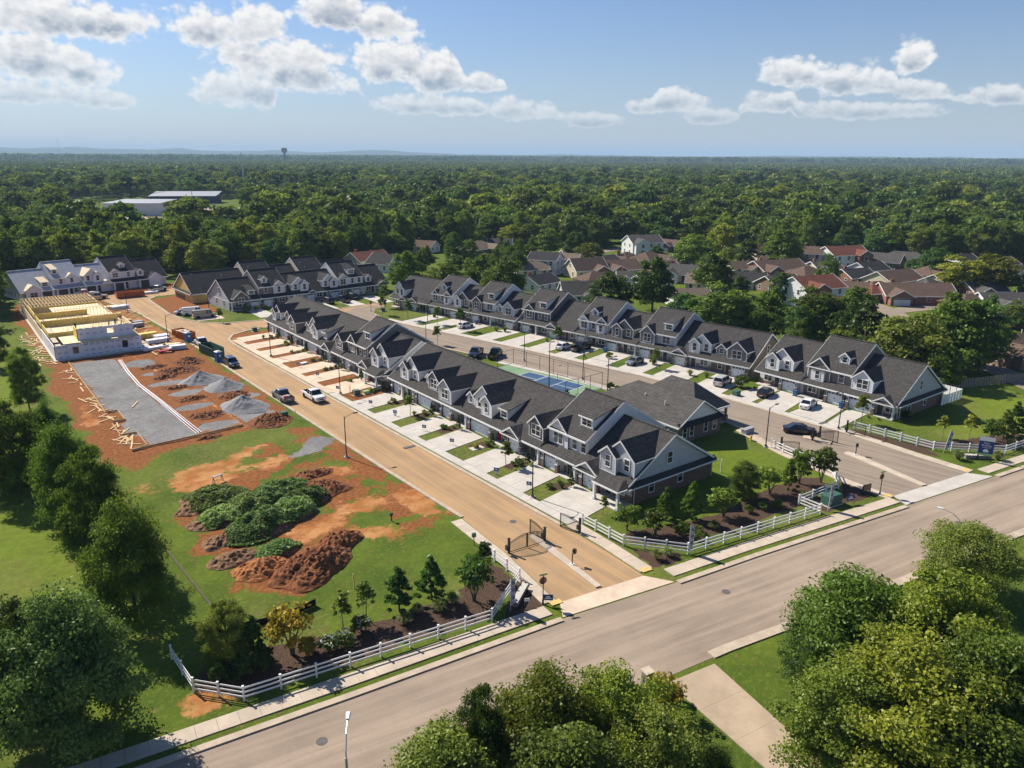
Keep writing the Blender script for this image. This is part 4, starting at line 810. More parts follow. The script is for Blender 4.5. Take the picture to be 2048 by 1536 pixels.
for i in range(6):
    un = Unit('townhouse', ['townhouse roof nearest the wood at the right end of the rear terrace', 'roof of the rear terrace showing above the tall white side street house', 'dark roof in the middle of the rear terrace, behind the nested dormers', 'higher rear terrace roof with pale side gable against the trees', 'dark rear roof beside the yellow gable house', 'townhouse with bright yellow gable wall over brown brick'][i], at(frD, bE[i]), frD[1], bE[i+1]-bE[i], 'high' if i in (1, 3) else 'low', 'siding_yellow' if i == 5 else 'siding_cream', 'shingle_dark', .62, 'rear terrace roofs', 'siding_white', 'brick')
    un.body(i == 0, i == 5); un.garage(1, 3.4)
    if i == 5:
        un.endwall('R', 'siding_yellow', True, False); MB().box(un.w+.07, un.w+.16, 1.28, 9.5, 0, 1.3, 'brick_tan').build('brick_base', un.root)
        for v in (3.2, 4.4, 8.2): window(un.root, un.w+.08, v, .9, .8, 1.2, 1, 'R')
    un.done()

# white wrapped terrace still without cladding
frE = row_frame(17.9, 250.2, 58.6, 259.5); LE = math.hypot(40.7, 9.3); bF = [0, 8.6, 16.6, 24.6, 32.6, LE]
for i in range(5):
    k = ('low', 'high', 'low', 'high', 'low')[i]; rm = 'underlay' if i < 3 else 'shingle_dark'; w_ = bF[i+1]-bF[i]
    un = Unit('unfinished_townhouse', ['unfinished end townhouse with grey underlay roof and open front gable beside the lawn', 'tall unfinished townhouse with pale underlay roof and small dormer', 'low unfinished townhouse with a bright plywood dormer in the middle of its terrace', 'tall unfinished townhouse with dark shingles and white front gable', 'unfinished townhouse with dark roof at the right end, near the orange skip'][i], at(frE, bF[i]), frE[1], w_, k, 'wrap', rm, .64, 'wrapped unfinished townhouses', 'wrap', 'wrap')
    un.body(i == 0, i == 4)
    if i == 0: un.root['label'] += ''
    old = un.rm
    un.rm = 'osb' if i < 3 else rm
    if i == 0: un.gable(1.0, 4.9, -.4, .1, 3.1, 'wrap', .7, [(0, 1.8, 1.3, 2, 1.0)], 'front_gable'); un.shed(5.7, 7.6, 1.3, 1.4, 'wrap'); g0 = 5.4
    if i == 1: un.gable(3.6, 7.4, 1.7, 3.7, 5.1, 'wrap', .72, [(0, .8, 1.4, 1, 3.7)], 'front_gable'); un.shed(.9, 2.4, 3.2, 1.5, 'wrap'); g0 = 1; window(un.root, 2.6, 1.98, 3.6, .8, 1.4, 1); window(un.root, 6.5, 1.28, .9, 1.6, 1.4, 2)
    if i == 2: un.nested(.9, 5.6, 5.0, 'wrap', 'R'); g0 = .8; un.gable(5.2, 8, -.1, 2.5, 2.75, 'wrap', .6, None, 'front_gable')
    if i == 3: un.gable(.2, 3.6, 1.7, 3.7, 5.1, 'wrap', .72, [(0, 1.5, 1.3, 2, 3.7)], 'front_gable'); un.gable(3.9, 5.6, 3.2, un.zr_at(3.2), 7.3, 'wrap', .7, [(0, .9, .9, 2, 6.1)]); window(un.root, 6, 1.98, 3.6, .8, 1.4, 1); g0 = 1
    if i == 4: un.gable(.4, 2.4, 1.4, un.zr_at(1.4), 4.8, 'wrap', .75, [(0, .8, 1.0, 1, 3.9)]); un.gable(3.4, 7.2, -.2, .1, 2.9, 'wrap', .7, None, 'front_gable'); g0 = .7
    un.rm = old
    op = MB().box(g0, g0+2.5, .2, 1.3, 0, 2.2, 'door_dark').box(g0-.5, g0, .15, 1.4, 0, 2.5, 'wrap').box(g0+2.5, g0+3, .15, 1.4, 0, 2.5, 'wrap').box(g0, g0+2.5, .15, 1.4, 2.2, 2.5, 'wrap'); op.build('garage_opening', un.root)  # solid dark block fills the opening in place of its shade
    if i in (1, 2, 3): put('front_door', door_data('door_dark'), un.root, (g0+3.8, 1.27, .1))
    if i == 0:
        for v in (5, 8): window(un.root, -.0, v, 1, .9, 1.2, 1, 'L')
    un.done()

# clubhouse
ch = thing('clubhouse', 'single storey clubhouse with big grey hipped roof and brick gable front', 'building', (81.2, 67.2, 0))
MB().box(.3, 9.6, .3, 18.2, 0, 2.75, 'slate_side').build('wall', ch); MB().box(.25, 9.65, .22, .34, .0, 2.75, 'brick').box(9.5, 9.72, .3, 3.0, 0, 2.75, 'brick').build('brick_front', ch)
r = MB(); e = 2.75; zr = 5.9
r.slab([(-.3, -.2, e), (4.95, -.2, zr), (4.95, 13, zr), (-.3, 18.6, e)][::-1], .2, 'shingle_grey'); r.slab([(10.2, -.2, e), (10.2, 18.6, e), (4.95, 13, zr), (4.95, -.2, zr)][::-1], .2, 'shingle_grey'); r.slab([(-.3, 18.6, e), (4.95, 13, zr), (10.2, 18.6, e)][::-1], .2, 'shingle_grey')
o = r.build('roof', ch)
for x, y in ((2.4, 5), (2.9, 9.5)): MB().tube([(x, y, 4), (x, y, 5.0)], .1, 'white_trim', 8).build('vent_pipe', o)
g = MB(); g.poly([(.2, .28, e), (9.7, .28, e), (4.95, .28, zr-.2)], 'batten_white'); g.slab([(-.2, -.55, e-.05), (10.1, -.55, e-.05), (10.1, .26, e+.45), (-.2, .26, e+.45)], .12, 'shingle_dark'); g.build('front_gable', ch)
t_ = MB()
for sg in (-1, 1):
    x = 4.95+sg*5.25; t_.mesh([(x, -.25, e-.2), (4.95, -.25, zr-.2), (4.95, -.25, zr+.03), (x, -.25, e+.03), (x, -.2, e-.2), (4.95, -.2, zr-.2), (4.95, -.2, zr+.03), (x, -.2, e+.03)], [(0, 1, 2, 3), (7, 6, 5, 4), (3, 2, 6, 7), (0, 4, 5, 1)], 'white_trim')
t_.box(-.4, -.3, -.2, 18.6, e-.25, e-.02, 'white_trim').box(10.2, 10.3, -.2, 18.6, e-.25, e-.02, 'white_trim').build('trim', ch)
w2 = MB(); e2 = 2.8; z2 = 6.3; x0, x1, y0, y1 = 6.2, 14.6, 2.2, 15.2
rg0, rg1 = (10.4, 6.4), (10.4, 11)
w2.slab([(x0, y0, e2), (x1, y0, e2), (*rg0, z2)], .2, 'shingle_grey'); w2.slab([(x1, y0, e2), (x1, y1, e2), (*rg1, z2), (*rg0, z2)], .2, 'shingle_grey'); w2.slab([(x1, y1, e2), (x0, y1, e2), (*rg1, z2)], .2, 'shingle_grey'); w2.slab([(x0, y1, e2), (x0, y0, e2), (*rg0, z2), (*rg1, z2)], .2, 'shingle_grey')
o = w2.build('porch_roof', ch); MB().box(x1, x1+.1, y0, y1, e2-.25, e2-.01, 'white_trim').box(x0+3.7, x1, y0-.1, y0, e2-.25, e2-.01, 'white_trim').build('gutter', o)
for y in (2.7, 6.9, 11, 14.6): MB().box(-.28, .28, -.28, .28, 0, 1.1, 'stone').box(-.16, .16, -.16, .16, 1.1, 2.7, 'sign_brown').build('porch_column', ch, (14.1, y, 0))
MB().box(9.6, 14.6, 2.4, 15, -.02, .12, 'concrete').build('porch_slab', ch); MB().box(9.6, 11.4, 3, 14, 0, 2.7, 'batten_white').build('wall', ch)
for x in (1.5, 3.0, 6.2, 8.2): put('window', window_data(.75, 1.5, 1), ch, (x, .2, .8))
for y in (5, 8.5): put('window', window_data(.9, 1.4, 1), ch, (11.42, y, .8), rad(90))

# ------------------------------------------------------------------ building site
plain('gravel_mat', (.24, .24, .245), 1, .35, 9, fine=.5); plain('dirt_mat', (.2, .075, .03), 1, .5, 1.6, fine=.65); plain('dirt_orange', (.33, .13, .045), 1, .4, 1.6, fine=.55); plain('brush_mat', (.21, .12, .065), 1, .45, 2.5, fine=.65)
def mound(name, label, cat, x, y, rx_, ry_, h, mat, rot=0, seed=0, rough=.5, group=None, parent=None, peak=1.6, grain=.35):
    """heap of loose material with an uneven skirt"""
    n, k = 84, 34; h *= .7 if 'gravel' not in mat else 1.15; vs = [(0, 0, h)]; fs = []
    ang = np.linspace(0, 2*np.pi, n, endpoint=False)
    rim = .72+.56*fbm(np.cos(ang)*1.6+seed*3.1, np.sin(ang)*1.6+seed, .9, 2, seed)
    for j in range(1, k+1):
        r_ = j/k; prof = (1-r_)**(peak*.75) if peak > 1 else np.cos(r_*np.pi/2)
        X = np.cos(ang)*r_*rim; Y = np.sin(ang)*r_*rim
        Z = h*prof+h*rough*(fbm(X*rx_+seed*9, Y*ry_+seed, .55, 4, seed)-.5)*(1-r_**3)+grain*h*(fbm(X*rx_+seed*5, Y*ry_-seed, 2.6, 3, seed+3)-.5)*(1-r_**4)+(grain > .1)*.34*(vnoise(X*rx_*3.4+seed, Y*ry_*3.4, seed+9)-.5)*(1-r_**6)
        if j == k: Z = np.full(n, -.12)
        vs += [(a*rx_, b*ry_, max(c, -.12)) for a, b, c in zip(X, Y, Z)]
    for i in range(n): fs.append((0, 1+i, 1+(i+1) % n))
    for j in range(k-1):
        for i in range(n): a = 1+j*n+i; b = 1+j*n+(i+1) % n; fs.append((a, a+n, b+n, b))
    o = MB().mesh(vs, fs, mat).build(name, parent, (x, y, 0), rot, grain < .1)
    if not parent: tag(o, label, cat, group)
    return o
GP = 'grey gravel heaps on the lot'
mound('gravel_heap', 'grey gravel heap nearest the green skip', 'gravel heap', 35.4, 141.5, 4.2, 3.6, 1.7, 'gravel_mat', .3, 1, .25, GP, grain=.08); mound('gravel_heap', 'grey gravel heap beside the kerb, middle of the three', 'gravel heap', 37.8, 134.6, 3.4, 3.6, 1.6, 'gravel_mat', 0, 2, .25, GP, grain=.08); mound('gravel_heap', 'largest grey gravel heap, nearest the parked grey pickup', 'gravel heap', 36.6, 121.6, 3.9, 5.0, 2.0, 'gravel_mat', .2, 3, .25, GP, grain=.08)
DP = 'red earth heaps on the lot'
for i, (x, y, a, b, h, lb) in enumerate([(33.6, 150.5, 4.2, 3.2, 1.1, 'red earth heap left of the blue toilet by the green skip'), (37.2, 156.5, 3.2, 3.4, 1.2, 'red earth heap between the wrapped lumber and green skip'), (37.6, 128.6, 3.0, 2.6, 1.0, 'red earth heap between two gravel heaps'), (38.0, 112.4, 3.6, 3.6, 1.5, 'red earth heap next to the green utility box on the lot'), (30.4, 156.3, 3.2, 1.3, .7, 'low red earth ridge, first from the wrapped house'), (30.6, 147.4, 3.2, 1.2, .7, 'low red earth ridge, second from the wrapped house'), (30.9, 139.6, 3.2, 1.2, .7, 'low red earth ridge, third from the wrapped house'), (31.2, 131.2, 3.3, 1.2, .7, 'low red earth ridge, fourth from the wrapped house'), (30.4, 121, 3.6, 2.2, .8, 'broad red earth ridge beside the white pipes'), (28.2, 110.6, 2.0, 1.0, .6, 'small earth spill at the end of the white pipes')]):
    mound('earth_heap', lb, 'earth heap', x, y, a, b, h, 'dirt_mat', 0, 10+i, .8, DP, None, 1.3)
DS = 'heaps on the grassy lot'
for i, (x, y, a, b, h, m_, lb) in enumerate([(25.4, 66.6, 5.2, 3.2, 2.1, 'dirt_mat', 'big brown earth heap nearest the planted bed'), (29.6, 69.6, 2.8, 2.1, 1.5, 'dirt_mat', 'smaller brown heap against the right of the big earth heap'), (20.9, 69.2, 3.2, 2.0, 1.3, 'dirt_orange', 'orange earth heap left of the big brown heap'), (33.8, 83.6, 3.4, 3.0, 1.5, 'dirt_mat', 'dark earth heap at the right end of the green vines'), (34.6, 88.6, 2.8, 1.6, .9, 'dirt_mat', 'low earth bank behind the dark earth heap'), (19.2, 87.2, 2.0, 1.6, .9, 'brush_mat', 'brown brush heap, farthest of the left line'), (19.6, 82.6, 2.4, 1.9, 1.0, 'brush_mat', 'brown brush heap, second farthest of the left line'), (19.5, 77.4, 2.2, 1.8, 1.0, 'brush_mat', 'brown brush heap, third of the left line'), (19.4, 73, 2.6, 1.9, 1.1, 'brush_mat', 'brown brush heap next to the orange earth heap')]):
    mound('earth_heap' if 'brush' not in m_ else 'brush_heap', lb, 'earth heap' if 'brush' not in m_ else 'brush heap', x, y, a, b, h, m_, .35 if i < 2 else 0, 30+i, .55, DS, None, .9 if i in (0, 1, 2) else 1.1)

def leaves(name, pts, nrm, size, mat, seed, parent=None, tone=None, up=.35):
    """one mesh of many small leaf clumps at the given points"""
    r = np.random.default_rng(seed); n = len(pts); pts = np.asarray(pts, float)
    a = r.normal(size=(n, 3)); a[:, 2] *= .6
    if nrm is not None: a = a*.85+np.asarray(nrm)*.8
    a[:, 2] += up; a /= np.linalg.norm(a, axis=1)[:, None]+1e-9
    b = r.normal(size=(n, 3)); t1 = np.cross(a, b); t1 /= np.linalg.norm(t1, axis=1)[:, None]+1e-9; t2 = np.cross(a, t1)
    s_ = size*r.uniform(.6, 1.35, n)[:, None]; l_ = s_*r.uniform(.9, 1.5, (n, 1))
    q = np.stack([pts-t1*s_*.5-t2*l_*.15, pts+t2*l_*-.55, pts+t1*s_*.5-t2*l_*.1, pts+t2*l_*.6], 1).reshape(-1, 3)
    me = bpy.data.meshes.new(name); me.vertices.add(4*n); me.vertices.foreach_set('co', q.reshape(-1).astype(np.float32))
    me.loops.add(4*n); me.loops.foreach_set('vertex_index', np.arange(4*n, dtype=np.int32)); me.polygons.add(n)
    me.polygons.foreach_set('loop_start', np.arange(0, 4*n, 4, dtype=np.int32)); me.polygons.foreach_set('loop_total', np.full(n, 4, np.int32))
    at_ = me.attributes.new('tone', 'FLOAT', 'POINT'); tn = r.uniform(0, 1, n) if tone is None else np.clip(tone+r.normal(0, .22, n), 0, 1)
    at_.data.foreach_set('value', np.repeat(tn, 4).astype(np.float32))
    me.materials.append(M[mat]); me.update(calc_edges=True)
    return me
# vines over old heaps
VM = 'vine covered heaps'
for i, (x, y, a, b, h, lb) in enumerate([(22.2, 88, 3.2, 3.4, 1.7, 'vine covered heap at the far left, behind the brush heaps'), (24.8, 84.2, 3.0, 2.6, 1.5, 'vine covered heap in the middle of the group'), (28.8, 85.4, 4.0, 2.4, 1.7, 'vine covered heap nearest the bare earth bank'), (30.6, 81.6, 3.4, 2.0, 1.6, 'vine covered heap touching the dark earth heap'), (24.2, 78.2, 4.0, 2.6, 2.0, 'largest vine covered heap at the front of the group'), (28.3, 79.6, 3.0, 2.2, 1.8, 'vine covered heap, front right of the group'), (23.6, 71.8, 2.2, 1.5, 1.0, 'small weedy mound behind the big earth heap'), (21.3, 83, 2.6, 2.2, 1.3, 'vine covered heap at the front left, beside the brush heaps')]):
    a, b, h = a*1.18, b*1.2, h*.9; t0 = thing('overgrown_heap', lb, 'overgrown heap', (x, y, 0), .35, VM)
    mound('earth_core', '', '', 0, 0, a, b, h, 'brush_mat', 0, 60+i, .5, None, t0, .8)
    r = np.random.default_rng(i); n = int(4200*a*b/8); th = r.uniform(0, 2*np.pi, n); rr_ = np.minimum(np.sqrt(r.uniform(0, 1, n))*(.72+.55*vnoise(np.cos(th)*2.2+i*3, np.sin(th)*2.2, i)), 1.1)
    px_, py_ = np.cos(th)*rr_*a*.98, np.sin(th)*rr_*b*.98; pz = h*.9*np.cos(np.minimum(rr_, .99)*np.pi/2)**.8*(.5+1.0*fbm(px_+i*7, py_, 1.1, 4, i))+r.uniform(0, .22, n)
    put('foliage', leaves('foliage', np.stack([px_, py_, pz], -1), None, .19, 'vine', i, None, fbm(px_+i*5, py_, .8, 3, 5)*1.5-.3, 1.7), t0)['kind'] = 'stuff'

# house frame under construction
hf = thing('house_frame', 'half built timber house frame with white wrapped end wall and yellow sheathing', 'house frame', (16.2, 173.2, 0))
MB().box(-.4, 18, -1.2, 64, -.05, .1, 'concrete').build('foundation_slab', hf)
def wallx(x0, x1, y, z0, z1, mat, openings=(), name='wall_panel', th=.14):
    b = MB(); cuts = sorted(openings); x = x0
    for (a, c, zl, zh) in cuts:
        b.box(x, a, y, y+th, z0, z1, mat).box(a, c, y, y+th, z0, zl, mat).box(a, c, y, y+th, zh, z1, mat); x = c
    b.box(x, x1, y, y+th, z0, z1, mat); return b.build(name, hf)
wallx(0, 16.2, 0, .1, 2.9, 'wrap', [(3.2, 4.3, .9, 2.3), (12.4, 13.5, .9, 2.4)]); wallx(4.6, 15.2, 1.8, 3.1, 5.5, 'wrap', [(10.2, 11.4, 4.0, 5.0)])
for (y0, y1) in ((0, 8.6), (8.8, 20), (20.3, 31), (31.3, 46), (46.4, 63.4)):
    MB().box(-.02, .12, y0, y1, .1, 2.85 if y0 < 9 else 2.5, 'wrap' if y0 < 9 else 'osb').build('wall_panel', hf); MB().box(16.1, 16.25, y0+.4, y1, .1, 2.85, 'plywood').build('wall_panel', hf)
MB().box(4.6, 4.74, 1.8, 6.5, 3.1, 5.5, 'lumber_yellow').build('wall_panel', hf); MB().box(15.06, 15.2, 1.94, 12, 3.1, 5.4, 'plywood').build('wall_panel', hf)
pm = MB()   # printed marks on the house wrap
def mark(x, y, z, s_):
    for k in range(7):
        a0, a1 = math.pi*k/7, math.pi*(k+1)/7
        pm.poly([(x+math.cos(a0)*s_, y, z+math.sin(a0)*s_*.8), (x+math.cos(a1)*s_, y, z+math.sin(a1)*s_*.8), (x+math.cos(a1)*s_*.78, y, z+math.sin(a1)*s_*.6), (x+math.cos(a0)*s_*.78, y, z+math.sin(a0)*s_*.6)], 'print_blue')
    pm.box(x-s_*.45, x-s_*.1, y-.001, y, z-.02, z+s_*.3, 'print_blue').box(x+s_*.1, x+s_*.35, y-.001, y, z-.02, z+s_*.22, 'print_blue')
    pm.box(x-s_*.8, x+s_*.8, y-.001, y, z-s_*.3, z-s_*.2, 'print_blue')
def word(x, y, z, s_, sd):
    r_ = random.Random(sd)
    for k in range(7): h_ = r_.uniform(.55, 1)*s_*.5; pm.box(x+k*s_*.22, x+k*s_*.22+s_*.15, y-.001, y, z, z+h_, 'print_blue')
i = 0
for y, z0, xs in ((-.004, .1, [k*1.22+.8 for k in range(13)]), (1.796, 3.1, [4.9+k*1.25+.5 for k in range(8)])):
    for x in xs:
        i += 1
        if (y < 0 and (2.9 < x < 4.6 or 12.1 < x < 13.8)) or (y > 0 and 9.9 < x < 11.8): continue
        mark(x, y, z0+1.15, .36); word(x-.45, y, z0+2.3, .5, i)
        if y < 0: word(x-.3, y, z0+.22, .5, i+40)
pm.build('printed_marks', hf)['kind'] = 'stuff'
MB().box(1.8, 16.05, .15, 30, 2.95, 3.1, 'plywood').build('floor_deck', hf)
MB().box(4.6, 15.5, 30.2, 45, 2.95, 3.1, 'plywood').build('floor_deck', hf)
jd = MB().box(-.04, .04, -2.6, 0, 0, .2, 'lumber').data('joist')
for k in range(11): put('joist', jd, hf, (5+k*.95, 1.75, 2.75))
for (x0, x1, y, z1) in ((.2, 9.6, 8.7, 3.9), (.2, 15.6, 20.1, 4.5), (.2, 11, 31.1, 4.3), (.2, 16, 46.2, 3.4)):
    MB().box(x0, x1, y, y+.14, 2.9, z1, 'lumber_yellow').build('sheathed_wall', hf)
for x, y0, y1 in ((.3, 9, 20), (.3, 20.4, 31), (8.2, 20.4, 26), (.3, 31.4, 46)): MB().box(x, x+.14, y0, y1, 2.9, 4.0, 'lumber_yellow').build('sheathed_wall', hf)
sd_ = MB().box(-.035, .035, -.045, .045, 0, 2.45, 'lumber').data('stud')
for (x0, x1, y, st) in ((9, 15.2, 12, .62), (9, 15.2, 14.8, .62), (3, 8, 15.5, .8), (4, 15, 26, .7), (2, 9, 36, .7), (10, 15.5, 40, .7)):
    for k in range(int((x1-x0)/st)+1): put('stud', sd_, hf, (x0+k*st, y, 3.1))
    MB().box(x0-.05, x1+.05, y-.05, y+.05, 5.55, 5.63, 'lumber').build('top_plate', hf)
jr = MB().box(-.05, .05, 0, 4.6, 0, .26, 'lumber').data('floor_joist')
for row_ in range(3):
    for k in range(21): put('floor_joist', jr, hf, (.5+k*.76, 46.6+row_*5.6, 2.9))
    MB().box(0, 16.2, 51.3+row_*5.6, 51.45+row_*5.6, .1, 3.2, 'plywood').build('wall_panel', hf)
for k in range(7):
    a = (1+k*2.1, 5+k*3.9 % 9, 3.1); MB().beam(a, (a[0]+1.6, a[1]-.4, 5.3), .09, .04, 'lumber').build('brace', hf)
for (x, y) in ((3, 25), (9, 33), (6, 36), (12, 24), (6, 12), (11, 5)): MB().box(-1.2, 1.2, -.6, .6, 0, .25, 'plywood').build('sheet_stack', hf, (x, y, 3.11), .2*x)
# workers on the deck
def worker(x, y, z, rz, pose, shirt, trousers, label):
    """one skinned figure"""
    me = bpy.data.meshes.new('person')
    L = [(0, 0, .95), (0, 0, 1.2), (0, 0, 1.42), (0, -.02, 1.55), (0, -.04, 1.68), (.1, 0, .92), (.12, -.03+pose*.2, .5), (.12, .02+pose*.25, .08), (-.1, 0, .92), (-.13, .05-pose*.2, .5), (-.13, .04-pose*.3, .08), (.2, 0, 1.4), (.26, -.08, 1.14), (.22, -.3, .98), (-.2, 0, 1.4), (-.27, -.02, 1.12), (-.25, -.2, .92), (.13, -.16+pose*.25, .05), (-.13, -.14-pose*.3, .05)]
    E_ = [(0, 1), (1, 2), (2, 3), (3, 4), (0, 5), (5, 6), (6, 7), (0, 8), (8, 9), (9, 10), (2, 11), (11, 12), (12, 13), (2, 14), (14, 15), (15, 16), (7, 17), (10, 18)]
    me.from_pydata(L, E_, []); o = bpy.data.objects.new('person', me); COL.objects.link(o)
    md = o.modifiers.new('skin', 'SKIN'); R_ = [.14, .13, .15, .06, .1, .1, .075, .055, .1, .075, .055, .07, .05, .04, .07, .05, .04, .05, .05]
    for sv, r_ in zip(me.skin_vertices[0].data, R_): sv.radius = (r_, r_)
    me.skin_vertices[0].data[0].use_root = True
    o.modifiers.new('sub', 'SUBSURF').levels = 1; me.materials.append(M[shirt]); o.location = (x, y, z); o.rotation_euler = (0, 0, rz)
    MB().mesh([(a*.2, b*.17, c) for a, b, c in ((-.5, -.5, .86), (.5, -.5, .86), (.5, .5, .86), (-.5, .5, .86), (-.6, -.5, .6), (.6, -.5, .6), (.6, .5, .6), (-.6, .5, .6))], [(0, 1, 2, 3), (0, 4, 5, 1), (1, 5, 6, 2), (2, 6, 7, 3), (3, 7, 4, 0)], trousers).build('shorts', o)
    tag(o, label, 'person')
worker(22.1, 186, 3.1, .5, .5, 'cloth_dark', 'cloth_dark', 'worker in dark clothes on the deck, alone at the left'); worker(28.4, 184.6, 3.1, 2, -.4, 'cloth_tan', 'cloth_dark', 'worker in tan shirt on the deck, nearest the wrapped window opening'); worker(29.9, 185.8, 3.1, 3, .2, 'cloth_dark', 'cloth_tan', 'worker in dark shirt standing between two others on the deck'); worker(30.9, 184.4, 3.1, 1.2, .1, 'cloth_orange', 'cloth_dark', 'worker in orange-brown shirt at the right edge of the deck')

# boards, forms, pipes
bd = [MB().box(-l_/2, l_/2, -.1, .1, 0, .06, 'lumber').data('board') for l_ in (1.6, 2.4, 3.4)]
rb = random.Random(8)
def board(x, y, rz, k=None, z=.02, label='loose pale timber board beside the gravel pad', g='loose boards by the gravel pad'):
    return tag(put('board', bd[rb.randrange(3) if k is None else k], None, (x, y, z), rz), label, 'board', g)
for _ in range(46):
    y = rb.uniform(112, 168); x = 17.2+rb.gauss(0, .55)+(.8 if 116 < y < 132 else 0); board(x, y, rb.gauss(1.57, .7))
for _ in range(60):
    board(rb.uniform(12.8, 15.6), rb.uniform(170, 205), rb.uniform(0, 3), None, .03, 'timber offcut lying left of the half built frame', 'offcuts left of the frame')
for _ in range(90):
    board(rb.uniform(33.2, 39.5), rb.uniform(166, 222), rb.gauss(.4, .9), None, .05+rb.random()*.2, 'timber offcut lying right of the half built frame', 'offcuts right of the frame')
board(22.6, 133.5, 1.1, 2, .05, 'single long board lying in the middle of the gravel pad', None)
def form(pts, label):
    """edge boards on stakes round the footing"""
    root = thing('footing_form', label, 'formwork', (*pts[0], 0), 0, 'timber footing forms'); ox, oy = pts[0]
    for (x0, y0), (x1, y1) in zip(pts, pts[1:]):
        MB().beam((x0-ox, y0-oy, .18), (x1-ox, y1-oy, .18), .06, .28, 'lumber').build('form_board', root)
        n = max(1, int(math.hypot(x1-x0, y1-y0)/1.6))
        for k in range(n): f = (k+.5)/n; MB().box(-.03, .03, -.03, .03, 0, .55, 'lumber').build('stake', root, (x0+(x1-x0)*f-ox+.06, y0+(y1-y0)*f-oy, 0))
form([(17.9, 169.2), (17.9, 152.5), (17.9, 140)], 'timber footing form along the left edge of the pad, far half'); form([(17.9, 139.5), (17.8, 131.5), (19.6, 131.4), (19.6, 126), (17.8, 125.8)], 'stepped timber footing form in the middle of the left pad edge'); form([(17.6, 124.8), (17.6, 118.8), (19.8, 118.6), (19.8, 112.2), (17.6, 111.4)], 'stepped timber footing form at the near left corner of the pad'); form([(17.6, 111.2), (20.4, 111.6), (27.2, 112.0), (33.6, 112.6)], 'dark stained footing form along the near edge of the pad')
for i in range(4):
    off = -.3+i*.2; P0 = [(26.5, 166), (25.9, 155), (25.7, 145), (26.4, 132.5), (26.9, 120), (27.2, 112.9)]
    tag(MB().tube([(x+off+.08*math.sin(i*3+j), y, .1+.05*(i % 2)) for j, (x, y) in enumerate(P0)], .055, 'pvc', 6).build('pipe'), 'long white plastic pipe in the bundle beside the gravel pad', 'pipe', 'bundle of white pipes')
def pallet_stack(x, y, rz, l_, w_, n, mat, label, name='lumber_stack', cover=None):
    t0 = thing(name, label, 'lumber stack', (x, y, 0), rz, 'stacks of building material')
    for k in range(n): MB().box(-l_/2, l_/2, -w_/2+.03*(k % 2), w_/2-.03*(k % 2), 0, .26, mat).build('layer', t0, (0, 0, .1+k*.28))
    for s_ in (-.35, .35): MB().box(-.06, .06, -w_/2, w_/2, 0, .1, 'lumber').build('bearer', t0, (l_*s_, 0, 0))
    if cover: MB().box(-l_/2-.03, l_/2+.03, -w_/2-.03, w_/2+.03, 0, .12, cover).build('cover', t0, (0, 0, .1+n*.28-.05))
for a in [(35.2, 183.5, .15, 4.8, 1.6, 4, 'lumber_yellow', 'yellow lumber stack right of the wrapped wall'), (38.0, 181, .1, 3, 2, 3, 'wrap', 'white wrapped bundle beside the yellow lumber stack'), (36.4, 177.5, .1, 4.6, 1.6, 3, 'wrap', 'white wrapped bundle nearest the rusty skip'), (34.4, 171.5, .2, 5, 1.4, 2, 'wrap', 'low white bundle next to the red tarp'), (38.4, 168.8, -.1, 3.2, 1.6, 3, 'wrap', 'white wrapped bundle at the front right of the site'), (38.0, 172, .0, 3.6, 1.2, 2, 'plywood', 'plywood stack near the front right of the site'), (33.6, 213, .2, 4.6, 1.5, 3, 'lumber_yellow', 'yellow lumber stack by the far end of the frame'), (37.6, 224, .3, 4.4, 2, 3, 'wrap', 'white wrapped bundle farthest along the frame, near the lamp post'), (35.6, 226.5, .1, 4, 1.6, 2, 'plywood', 'plywood stack by the farthest white bundle'), (34.2, 205, 0, 5, 1.4, 2, 'lumber', 'long pale lumber stack right of the deck'), (36.2, 197.4, .3, 3.4, 1.3, 3, 'slate_side', 'grey roofing pallet near the lumber, first from the deck'), (37.4, 201.6, .3, 2.4, 1.3, 2, 'slate_side', 'grey roofing pallet near the lumber, second from the deck'), (50.0, 244.5, .1, 4, 1.6, 2, 'wrap', 'white bundle right of the orange skip'), (35.8, 250.6, .2, 2.6, 1.2, 4, 'wrap', 'white bundle in front of the unfinished townhouses')]: pallet_stack(*a)
tag(MB().box(-1.4, 1.4, -.6, .6, 0, .5, 'door_red').box(.6, 1.3, -.5, .5, .5, .8, 'wrap').build('tarp_bundle', None, (35.6, 167.6, 0), .1), 'red tarp bundle with a white bag on the ground', 'tarp')
